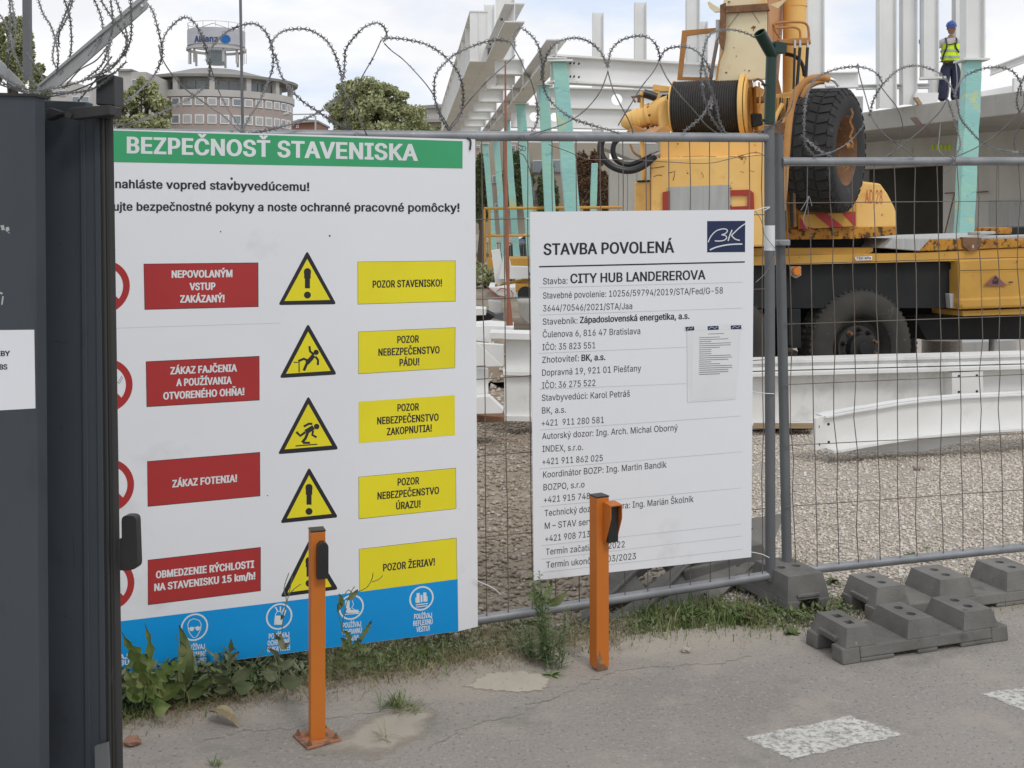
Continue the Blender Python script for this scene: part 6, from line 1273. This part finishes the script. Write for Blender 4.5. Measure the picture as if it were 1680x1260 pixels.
# spare wheel standing on the carrier
SC_=P(1356,247,11.45); axw=Vector((math.cos(R(33)),-math.sin(R(33)),-.03)).normalized(); u=Vector((-axw.y,axw.x,0)).normalized(); u=-u; v_=axw.cross(u).normalized(); 
if v_.z<0: v_=-v_
c=SC_-axw*.10
pr=[(.30,.345),(.315,.40),(.33,.47),(.325,.54),(.30,.585),(.27,.597),(.0,.603),(-.10,.597),(-.13,.585),(-.15,.50),(-.14,.36)]
obj('spare_tyre',MB().lathe(c,axw,pr,72,False),M['rubber'],cr,smooth=True,angle=50)
mb=MB(); mb.lathe(c,axw,[(.30,.345),(.28,.335),(.20,.31),(.12,.30),(.05,.28),(.04,.22),(.06,.12),(.06,.0001)],48,False); obj('spare_rim',mb,M['rust'],cr,smooth=True)
mb=MB(); rs=random.Random(2)
def blk(a0,a1,o0,o1,sk=0.0):
    q=[]
    for r_,sh in ((.598,0),(.613,.006)):
        for a,o in ((a0+sh,o0+sh),(a1-sh,o0+sh),(a1-sh+sk,o1-sh),(a0+sh+sk,o1-sh)): q.append(c+(u*math.cos(a)+v_*math.sin(a))*r_+axw*o)
    mb.add(q,[(4,5,6,7),(0,1,5,4),(1,2,6,5),(2,3,7,6),(3,0,4,7)])
N_=34
for k in range(N_):
    a=2*math.pi*k/N_; w=2*math.pi/N_
    blk(a+.01,a+w-.02,.172,.285,.03); blk(a+.07,a+w+.045,.072,.164,-.04); blk(a+.0,a+w-.03,-.03,.064,.04); blk(a+.05,a+w+.025,-.125,-.038,-.03)
stuff(obj('tread_blocks',mb,M['rubber'],cr))
mb=MB()
for k in range(N_):
    a=2*math.pi*k/N_; e=lambda a_,r_,o:c+(u*math.cos(a_)+v_*math.sin(a_))*r_+axw*o
    mb.hexa([e(a,.60,.286),e(a+.11,.60,.286),e(a+.11,.545,.327),e(a,.545,.327)],[e(a+.01,.609,.292),e(a+.10,.609,.292),e(a+.10,.550,.333),e(a+.01,.550,.333)])
stuff(obj('shoulder_lugs',mb,M['rubber'],cr))
ch=MB(); 
for k in range(16):
    q=P(1397+2*math.sin(k),180+k*4.0,10.95); ch.tube(crom([q+Vector((.007*math.cos(a),.006*math.sin(a)*(k%2),.013*math.sin(a))) for a in (0,1.57,3.14,4.71)],2,True),.003,5,closed=True)
obj('chain',ch,M['pipe'],cr)
ctube([(1388,240),(1394,238)],.03,'pipe','axle_stub',11.0,10)
# things under and behind the crane
mb=MB(); mb.lathe(P(1545,584,14.5),(0,0,1),[(0,.24),(.20,.24),(.21,.23)],24); tag(obj('concrete_ring',mb,M['limestone'],smooth=True),'round pale concrete ring on the ground under the crane','concrete')
t=pxbox([(1578,562),(1668,558),(1668,583),(1579,585)],15,.6,'steel_crate',M['greyplate']); tag(t,'low grey steel crate beyond the crane wheels','crate')
mb=MB(); mb.lathe(TPn.hit(1629,582,-.9),(0,0,1),[(0,.08),(.03,.05),(.25,.045)],14); obj('outrigger_foot',mb,M['silver'],cr,smooth=True)
t=pxbox([(1290,578),(1308,576),(1318,590),(1290,592)],13.2,.4,'concrete_block',M['limestone']); tag(t,'pale block visible behind the crane wheel at left','concrete')

# ------------------------------------------------------------------ worker on the slab
def skin_body(name,verts,edges,rad,m,parent,sub=2):
    me=bpy.data.meshes.new(name); me.from_pydata(verts,edges,[]); o=bpy.data.objects.new(name,me); COL.objects.link(o); o.parent=parent; o.location=(0,0,0)
    md=o.modifiers.new('skin','SKIN'); md.use_smooth_shade=True; sv=me.skin_vertices[0].data
    for i,r in enumerate(rad): sv[i].radius=(r if isinstance(r,tuple) else (r,r)); 
    sv[0].use_root=True; s=o.modifiers.new('sub','SUBSURF'); s.levels=sub; s.render_levels=sub; me.materials.append(m); return o
wb=P(1559,172,25.0); wb.z=4.25
wk=thing('person','worker in blue helmet and yellow hi-vis vest standing on the slab edge looking down','person',wb)
# x right, -y towards the camera, feet at the origin
bv=[(0,0,.95),(0,-.01,1.12),(0,-.02,1.30),(0,-.02,1.43),(0,-.03,1.50),(0,-.05,1.56),
 (-.16,-.02,1.40),(-.30,.03,1.24),(-.60,.10,1.34),(.16,-.02,1.40),(.31,.05,1.26),(.62,.12,1.40),(-.09,0,.90),(-.13,-.02,.50),(-.17,.02,.10),(.09,0,.90),(.11,-.03,.50),(.10,.02,.10),(-.18,-.10,.04),(.11,-.10,.04)]
be=[(0,1),(1,2),(2,3),(3,4),(4,5),(3,6),(6,7),(7,8),(3,9),(9,10),(10,11),(0,12),(12,13),(13,14),(0,15),(15,16),(16,17),(14,18),(17,19)]
br=[(.14,.11),(.135,.10),(.155,.11),(.12,.09),.055,.055,.07,.045,.035,.07,.045,.035,.09,.065,.045,.09,.065,.045,.035,.035]
skin_body('body',bv,be,br,M['skin'],wk)
hd=MB(); hd.lathe(Vector((0,-.055,1.56))+wb,Vector((0,-.12,1)),[(0,.045),(.03,.065),(.07,.078),(.12,.083),(.17,.082),(.21,.065),(.235,.001)],20,False); obj('head',hd,M['skin'],wk,smooth=True)
ns=MB(); ns.prism([wb+Vector(p) for p in ((-.012,-.135,1.66),(.012,-.135,1.66),(.016,-.158,1.63),(-.016,-.158,1.63))],Vector((0,.03,0))); obj('nose',ns,M['skin'],wk)
er=MB()
for s_ in (-1,1): er.lathe(wb+Vector((s_*.08,-.055,1.67)),(s_,0,0),[(0,.022),(.012,.026),(.018,.015)],10)
obj('ears',er,M['skin'],wk,smooth=True)
hr=MB(); hr.lathe(Vector((0,-.045,1.655))+wb,Vector((0,-.12,1)),[(0,.086),(.05,.09),(.08,.09)],18,False); obj('hair',hr,M['chassis'],wk,smooth=True)
hm=MB(); hm.lathe(Vector((0,-.06,1.715))+wb,Vector((0,-.14,1)),[(0,.112),(.03,.112),(.07,.10),(.105,.07),(.125,.03),(.13,.001)],24,False); hm.prism([wb+Vector(p) for p in ((-.10,-.14,1.70),(-.06,-.21,1.685),(.06,-.21,1.685),(.10,-.14,1.70))],Vector((0,.03,.018)))
hm.tube([wb+Vector((0,-.18,1.745)),wb+Vector((0,-.12,1.835)),wb+Vector((0,-.03,1.845)),wb+Vector((0,.04,1.78))],.014,6); obj('helmet',hm,M['helmet'],wk,smooth=True)
skin_body('tshirt',[(0,-.015,1.10),(0,-.02,1.30),(0,-.02,1.42),(-.17,-.02,1.41),(-.27,.02,1.28),(.17,-.02,1.41),(.28,.04,1.30),(0,-.02,1.46)],[(0,1),(1,2),(2,3),(3,4),(2,5),(5,6),(2,7)],[(.15,.12),(.17,.125),(.14,.105),.085,.075,.085,.075,.07],M['shirt'],wk)
skin_body('trousers',[(0,0,.95),(-.10,0,.88),(-.14,-.02,.50),(-.18,.02,.10),(.10,0,.88),(.12,-.03,.50),(.11,.02,.10),(0,0,1.04)],[(0,1),(1,2),(2,3),(0,4),(4,5),(5,6),(0,7)],[(.18,.14),.13,.115,.11,.13,.115,.11,(.17,.13)],M['trousers'],wk)
skin_body('hi_vis_vest',[(0,-.015,1.16),(0,-.02,.98),(0,-.02,1.36),(-.10,-.02,1.43),(.10,-.02,1.43)],[(0,1),(0,2),(2,3),(2,4)],[(.215,.165),(.22,.17),(.205,.155),.085,.085],M['hivis'],wk)
def band(z,r0,r1,m,name,h=.045):
    mb=MB(); n=28; vs=[]
    for zz in (z,z+h):
        for k in range(n): a=2*math.pi*k/n; vs.append(wb+Vector((r0*math.cos(a),-.018+r1*math.sin(a),zz)))
    mb.add(vs,[(k,(k+1)%n,n+(k+1)%n,n+k) for k in range(n)]); obj(name,mb,m,wk,smooth=True)
band(1.17,.214,.166,M['reflective'],'reflective_band'); band(1.03,.218,.170,M['reflective'],'reflective_band')
def strap(pts,r=.018): mb=MB(); mb.tube(crom([wb+Vector(p) for p in pts],5),r,6); obj('harness_strap',mb,M['black'],wk)
strap([(-.13,-.08,1.47),(-.14,-.165,1.36),(-.15,-.18,1.24),(-.19,-.12,1.10),(-.20,-.05,.95)]); strap([(.10,-.08,1.47),(.08,-.165,1.38),(.04,-.185,1.28),(.12,-.18,1.14)]); strap([(-.13,-.175,1.31),(0,-.185,1.33),(.08,-.18,1.35)],.012)
strap([(-.18,-.1,.93),(-.05,-.16,.90),(.12,-.15,.93),(.18,-.08,.98)],.015)
lp=MB(); lp.tube(crom([wb+Vector(p) for p in ((-.08,-.19,1.08),(.02,-.21,.95),(.06,-.2,.75),(.08,-.17,.5),(.05,-.15,.2))],5),.009,5); obj('safety_lanyard',lp,M['greyplate'],wk)
def hand(px,py,flip):
    c_=P(px,py,25.05)-wb; mb=MB(); k=-1 if flip else 1
    vv=[(c_.x,c_.y,c_.z)]; ee=[]; rr=[.045]
    for f in range(4):
        z=c_.z+.035-.024*f; b0=len(vv); vv+=[(c_.x+k*.045,c_.y-.03,z),(c_.x+k*.06,c_.y-.07,z-.005),(c_.x+k*.03,c_.y-.09,z-.01)]; ee+=[(0,b0),(b0,b0+1),(b0+1,b0+2)]; rr+=[.014,.012,.010]
    b0=len(vv); vv+=[(c_.x+k*.01,c_.y-.04,c_.z+.06),(c_.x-k*.01,c_.y-.07,c_.z+.075)]; ee+=[(0,b0),(b0,b0+1)]; rr+=[.015,.012]
    skin_body('gloved_hand',vv,ee,rr,M['black'],wk,1)
hand(1511,69,True); hand(1610,62,False)
for s_ in (-1,1):
    bt=MB(); x=wb+Vector((-.17 if s_<0 else .11,0,0)); bt.prism([x+Vector(p) for p in ((-.05,.09,0),(.05,.09,0),(.055,-.10,0),(.03,-.17,0),(-.03,-.17,0),(-.055,-.10,0))],Vector((0,0,.09))); obj('boot',bt,M['chassis'],wk,bevel=.02)
# ------------------------------------------------------------------ yellow work platform in the gap
wp=thing('work_platform','orange work platform with guard rails standing behind the wrapped columns','lift',P(900,470,20.6))
for y,r_ in ((342,.025),(387,.022)): mb=MB(); mb.tube([P(794,y,20.5),P(1020,y-2,20.9)],r_,8); obj('guard_rail',mb,M['yel2'],wp,smooth=True)
for x in (795,803,878,930,985): mb=MB(); mb.tube([P(x,343,20.5),P(x+1,430,20.5)],.022,8); obj('rail_post',mb,M['yel2'],wp,smooth=True)
pxbox([(799,425),(812,426),(812,441),(800,440)],20.4,.8,'deck_end',M['yel2'],wp); pxbox([(835,424),(1000,424),(1000,437),(845,438),(838,436)],20.4,1.3,'deck',M['yel2'],wp)
for a,b in (((812,440),(980,470)),((980,440),(812,470))): mb=MB(); mb.tube([P(a[0],a[1],20.9),P(b[0],b[1]-2,20.9)],.03,6); obj('scissor_arm',mb,M['yel2'],wp)
pxbox([(846,466),(990,466),(990,478),(846,480)],20.5,1.2,'base',M['yel2'],wp)
for x in (862,974): mb=MB(); mb.lathe(P(x,500-17,20.45),(0,1,0),[(0,.14),(.12,.14)],16); obj('wheel',mb,M['rubber'],wp)
t=pxbox([(806,411),(820,409),(828,460),(818,470),(812,462)],18.8,.25,'steel_bracket',M['steel']); tag(t,'white leaning steel bracket in front of the orange platform','steel plate')
t=pxbox([(826,421),(836,424),(839,437),(868,438),(868,457),(818,458)],18.5,.3,'steel_bracket',M['steel']); tag(t,'white horizontal steel piece beside the leaning bracket','steel plate')
# ------------------------------------------------------------------ buildings
bb=thing('round_office','round brick office block with a columned top floor and a ring tower','building',P(355,370,160))
Cx,Cy=P(352,300,170).x,170.0; Rr=11.3
def zy(y,Y=159): return EYE+(HY-y)/F*Y
def drum(r0,r1,z0,z1,m,name,seg=64): mb=MB(); mb.lathe((Cx,Cy,z0),(0,0,1),[(0,r0),(z1-z0,r1)],seg); return obj(name,mb,m,bb,smooth=True)
M['obrick']=mat('pale_brick',(.40,.335,.305),(.36,.30,.27),scale=1.5,rough=.9,stretch=(1,1,4)); M['oroof']=mat('grey_roof',(.33,.315,.295),(.28,.27,.25),scale=.6,rough=.8); M['owhite']=mat('pale_render',(.50,.48,.45),(.45,.43,.41),scale=.5,rough=.8)
drum(Rr,Rr,-.2,zy(158),M['obrick'],'brick_drum'); drum(Rr+.25,Rr+.25,zy(158),zy(147),M['owhite'],'balcony_band'); drum(Rr-1.6,Rr-1.6,zy(147),zy(122),M['owhite'],'upper_floor')
mb=MB(); mb.lathe((Cx,Cy,zy(126)),(0,0,1),[(0,Rr-1.5),(.0,Rr+.7),(.35,Rr+.8),(1.0,Rr*.75),(zy(100)-zy(126),3.9),(zy(100)-zy(126)+.1,.1)],64,False); obj('roof',mb,M['oroof'],bb,smooth=True,angle=20)
for k in range(22):
    a=-math.pi/2+(k-10.5)*.148; e=Vector((math.cos(a),math.sin(a),0)); s_=Vector((-e.y,e.x,0))
    for y0,y1 in ((173,160),(203,188)):
        c_=Vector((Cx,Cy,0))+e*(Rr-.1); w=.62; z0,z1=zy(y0),zy(y1); q=[c_-s_*w+Vector((0,0,z0)),c_+s_*w+Vector((0,0,z0)),c_+s_*w+Vector((0,0,z1)),c_-s_*w+Vector((0,0,z1))]
        mb=MB(); mb.prism(q,e*.22); wf=obj('window',mb,M['print_white'],bb)
        q=[c_-s_*(w-.13)+Vector((0,0,z0+.13))+e*.235,c_+s_*(w-.13)+Vector((0,0,z0+.13))+e*.235,c_+s_*(w-.13)+Vector((0,0,z1-.13))+e*.235,c_-s_*(w-.13)+Vector((0,0,z1-.13))+e*.235]; mb=MB(); mb.add(q,[(0,1,2,3)]); obj('pane',mb,M['greyplate'] if (k*3+y0)%5 else M['glass'],wf)
    if k%3==0: 
        c_=Vector((Cx,Cy,0))+e*(Rr-.15); mb=MB(); mb.box(-.35,.35,-.35,.35,zy(147),zy(126),Matrix.Translation((c_.x,c_.y,0))@Matrix.Rotation(a,4,'Z')); obj('column',mb,M['owhite'],bb)
    else:
        c_=Vector((Cx,Cy,0))+e*(Rr-1.55); mb=MB(); z0,z1=zy(145),zy(130); mb.prism([c_-s_*.6+Vector((0,0,z0)),c_+s_*.6+Vector((0,0,z0)),c_+s_*.6+Vector((0,0,z1)),c_-s_*.6+Vector((0,0,z1))],e*.1); obj('window',mb,M['glass'],bb)
tz0,tz1=zy(80,168),zy(47,168); TX_=P(355,300,170).x
def tdrum(r,z0,z1,m,name,t=40): mb=MB(); mb.lathe((TX_,Cy,z0),(0,0,1),[(0,r-.4),(0,r),(z1-z0,r),(z1-z0,r-.4),(.01,r-.4)],t,False); return obj(name,mb,m,bb,smooth=True)
tdrum(4.15,zy(74,168),zy(48,168),mat('tower_panels',(.46,.47,.49),(.41,.42,.44),scale=.8,rough=.5),'tower_ring'); tdrum(4.3,zy(81,168),zy(77,168),M['owhite'],'tower_ledge')
for k in range(10):
    a=k*math.pi/5+.2; mb=MB(); mb.tube([Vector((TX_+3.7*math.cos(a),Cy+3.7*math.sin(a),zy(103,168))),Vector((TX_+3.7*math.cos(a),Cy+3.7*math.sin(a),zy(78,168)))],.2,6); obj('tower_column',mb,M['owhite'],bb)
mb=MB(); mb.lathe((TX_,Cy,zy(103,168)),(0,0,1),[(0,1.4),(2,1.4)],16); obj('tower_core',mb,M['glass'],bb)
mb=MB()
for k in range(14):
    a=k*math.pi/7; p=Vector((TX_+4.1*math.cos(a),Cy+4.1*math.sin(a),zy(47,168))); mb.tube([p,p+Vector((0,0,.8))],.04,4)
for k in range(28):
    a=k*math.pi/14; b=(k+1)*math.pi/14; mb.tube([Vector((TX_+4.1*math.cos(x_),Cy+4.1*math.sin(x_),zy(47,168)+.8)) for x_ in (a,b)],.04,4)
for s_ in (-1,1): mb.tube([Vector((TX_+s_*2.6,Cy-2,zy(48,168))),Vector((TX_,Cy-2,zy(38,168)))],.06,4)
obj('roof_railing',mb,M['greyplate'],bb)
for x in (309,312,401,404): mb=MB(); mb.tube([P(x,105,168),P(x,80,168)],.05,4); obj('ladder_rail',mb,M['greyplate'],bb)
LPn=Plane(300,165.85,410,165.85)
M['signblue']=mat('sign_lettering_blue',(.05,.07,.2)); M['signblue2']=mat('sign_emblem_blue',(.02,.14,.42))
V,Fc=glyphs('Allianz',.035,3,1.05); a=min(p[0] for p in V); b=max(p[0] for p in V); vs=[]
def ontower(px,py,o=.06):
    x=(px-CX)/F*166-TX_; yy=Cy-math.sqrt(max(0,(4.15+o)**2-x*x)); return P(px,py,yy) if False else Vector((x+TX_,yy,EYE+(HY-py)/F*166))
mb=MB(); mb.add([ontower(317+(358-317)*((x-a)/(b-a)),68.5-y/CAP*10) for x,y in V],Fc); obj('sign_lettering',mb,M['signblue'],bb)
mb=MB(); vs=[ontower(368.5+r_*math.cos(t_*math.pi/12),63+r_*math.sin(t_*math.pi/12)) for r_ in (5.4,7.4) for t_ in range(24)]; mb.add(vs,[(k,(k+1)%24,24+(k+1)%24,24+k) for k in range(24)]); mb.add([ontower(368.5+5*math.cos(t_*math.pi/12),63+5*math.sin(t_*math.pi/12),.05) for t_ in range(24)],[tuple(range(24))]); obj('sign_emblem',mb,M['signblue2'],bb)
def house(name,label,pts,Y,dep,m,wins=(),roof=None,cat='building'):
    t=thing(name,label,cat,P(pts[0][0],370,Y)); pxbox(pts,Y,dep,'wall',m,t,0)
    for x0,y0,x1,y1 in wins:
        w=pxbox([(x0,y0),(x1,y0),(x1,y1),(x0,y1)],Y-.12,.11,'window',M['print_white'],t,0)
        pxbox([(x0+.8,y0+.9),(x1-.8,y0+.9),(x1-.8,y1-.9),(x0+.8,y1-.9)],Y-.15,.02,'pane',M['glass'],w,0)
    if roof: pxbox(roof,Y-.4,dep+.8,'roof',M['oroof'],t,0)
    return t
house('apartment_block','pale block with a round corner turret behind the tree, left of the round office',[(194,113),(214,113),(214,118),(240,118),(240,380),(194,380)],150,12,M['owhite'],[(216,130,231,141),(216,150,231,161)],[(191,114),(216,113),(215,116),(193,117)])
house('apartment_block','white block seen between the gate and its black end cap',[(60,150),(92,145),(112,132),(150,143),(152,380),(60,380)],120,10,M['owhite'],[(95,148,108,157),(118,158,130,167),(132,158,146,167),(70,155,84,164)])
house('apartment_block','grey flat-roofed block right of the bushy tree above the sign',[(690,173),(735,170),(760,174),(760,380),(690,380)],110,10,M['owhite'],[(694,180,702,192)],[(688,173),(762,170),(762,175),(688,178)])
house('apartment_block','tan low building under the grey flat-roofed block',[(680,198),(765,196),(765,380),(680,380)],90,8,mat('tan_render',(.36,.30,.22),(.3,.25,.19),scale=1,rough=.85),[(716,213,732,224)],[(678,196),(766,194),(766,199),(678,201)])
house('apartment_block','reddish brown building between the round office and the bushy tree',[(478,200),(492,196),(520,198),(520,380),(478,380)],130,8,mat('red_brown_wall',(.28,.13,.09),(.24,.11,.08),scale=1),[(486,205,490,210)],[(477,199),(495,195),(521,197),(521,200),(478,202)])
wn=[(782,238+0*k,787,243) for k in range(1)]+[(808,288,814,300),(812,334,818,345),(874,263,892,283),(905,262,922,282),(876,310,891,327),(782,290,787,300),(836,238,846,256),(782,262,787,272),(955,262,968,280)]
house('street_house','beige house with white windows behind the wrapped columns',[(775,215),(1000,220),(1000,385),(775,385)],62,8,mat('beige_render',(.36,.315,.25),(.31,.27,.215),scale=.5,rough=.85),wn)
fw=thing('street_fence','grey bar fence along the street beyond the orange platform','fence',P(850,410,45))
for k in range(34): mb=MB(); x=800+k*4.2; mb.tube([P(x,398,45),P(x,425,45)],.02,4); obj('bar',mb,M['post'],fw)
for y in (399,424): mb=MB(); mb.tube([P(795,y,45),P(945,y,45)],.03,4); obj('fence_rail',mb,M['post'],fw)
def car(px0,px1,py,Y,m,label):
    t=thing('parked_car',label,'car',P((px0+px1)/2,py,Y)); w=(px1-px0); z=lambda v:v
    prof=[(px0,py-3),(px0,py-11),(px0+w*.12,py-14),(px0+w*.25,py-22),(px0+w*.7,py-22),(px0+w*.86,py-14),(px1,py-11),(px1,py-3)]; pxbox(prof,Y,1.7,'body',m,t,.05)
    pxbox([(px0+w*.2,py-14),(px0+w*.28,py-20.5),(px0+w*.66,py-20.5),(px0+w*.8,py-14)],Y-.03,.02,'window',M['glass'],t,0)
    for x in (px0+w*.2,px0+w*.8): mb=MB(); mb.lathe(P(x,py-3,Y-.05),(0,1,0),[(0,.3),(.2,.3)],16); obj('wheel',mb,M['rubber'],t)
car(846,930,402,50,M['print_white'],'white car parked in the street behind the columns'); car(838,870,415,47,mat('blue_car',(.05,.10,.28)),'blue car partly hidden by a wrapped column')
# ------------------------------------------------------------------ trees
def crown(name,label,px,py,rx,ry,Y,m,n=9000,leafs=.22,trunk=True,seed=1,shape=None,kind='tree'):
    c_=P(px,py,Y); sx=rx/F*Y; sz=ry/F*Y; rs=np.random.default_rng(seed); base=Vector((c_.x,Y,-.1)); t=thing(name,label,kind,base)
    # limbs carry clumps
    k=70; th=rs.uniform(0,6.28,k); ph=np.arccos(rs.uniform(-.75,1,k)); rr=rs.uniform(.45,.95,k); C=np.stack([rr*np.sin(ph)*np.cos(th)*sx,rr*np.sin(ph)*np.sin(th)*sx,rr*np.cos(ph)*sz],1)
    cr_=rs.uniform(.11,.30,k); i=rs.integers(0,k,n); d=rs.normal(0,1,(n,3)); d/=np.linalg.norm(d,axis=1)[:,None]; q=C[i]+d*(rs.random(n)**.45*cr_[i])[:,None]*np.array([sx,sx,sz*.8])
    if m in ('ivy','ivy_brown'): q[:,1]*=.25
    s=leafs*rs.uniform(.6,1.3,n); a=rs.normal(0,1,(n,3)); a/=np.linalg.norm(a,axis=1)[:,None]; b=np.cross(a,rs.normal(0,1,(n,3))); b/=np.linalg.norm(b,axis=1)[:,None]
    a*=s[:,None]; b*=s[:,None]*.55; o=np.array([c_.x,Y,c_.z]); V=np.stack([q-a,q+b*.9,q+a,q-b*.9],1)+o; V[:,:,2]=np.maximum(V[:,:,2],-.05)
    F4=np.arange(4*n).reshape(-1,4); npobj('crown',V.reshape(-1,3),F4,M[m],t,k=4)
    if trunk:
        mb=MB(); top=Vector((c_.x,Y,c_.z)); mb.tube([base,base+(top-base)*.6+Vector((.1,0,0)),top],[sz*.11,sz*.07,sz*.03],8)
        for j in range(12): mb.tube([base+(top-base)*(.5+.03*j),top*.4+(Vector(C[j*3])+Vector(o))*.6,Vector(C[j*3])+Vector(o)],[sz*.04,sz*.02,sz*.008],5)
        obj('trunk',mb,M['bark'],t,smooth=True)
    return t
crown('broadleaf_tree','dark green tree in front of the round office, beside the gate end cap',232,192,52,66,95,'leaf_a',15000,.20,seed=11)
crown('broadleaf_tree','wide bushy tree rising above the middle of the sign header',608,196,92,64,70,'leaf_a',34000,.14,seed=12)
crown('broadleaf_tree','tall tree at the far left edge behind the razor wire tangle',22,95,34,80,80,'leaf_b',12000,.16,seed=13)
crown('broadleaf_tree','small tree behind the dark bracket upright at left',64,140,18,40,85,'leaf_b',5000,.16,seed=14)
crown('climbing_ivy','dark green ivy covering the beige house between its windows',850,300,26,60,61,'ivy',9000,.13,False,15,kind='ivy'); crown('climbing_ivy','dark green ivy on the beige house right of the window pair',898,330,20,70,61,'ivy',7000,.13,False,16,kind='ivy')
crown('climbing_ivy','brown withered ivy on the wall left of the concrete wall',972,310,38,70,46,'ivy_brown',14000,.10,False,17,kind='ivy'); crown('garden_shrub','dark shrub beside the safety board above the street',788,320,14,60,50,'ivy',7000,.11,True,18,kind='shrub')
crown('garden_shrub','low green shrub under the orange platform at the safety board edge',795,455,30,26,33,'leaf_a',5000,.09,True,19,kind='shrub'); crown('garden_shrub','low green shrub between the wrapped columns above the footing',850,465,26,18,36,'leaf_a',4000,.09,True,20,kind='shrub')
crown('roadside_bush','grey-green bush under the bushy tree right of centre',690,222,45,22,75,'leaf_b',6000,.13,True,21,kind='shrub')
mb=MB(); mb.tube([P(517.5,190,60),P(517.5,215,60)],.05,5); mb.tube([P(466,188,60),P(520,187,60)],.035,5); mb.tube([P(466,188,60),P(474,186,60)],.1,5); tag(obj('street_lamp',mb,M['greyplate']),'distant street lamp arm beside the round office','street lamp')
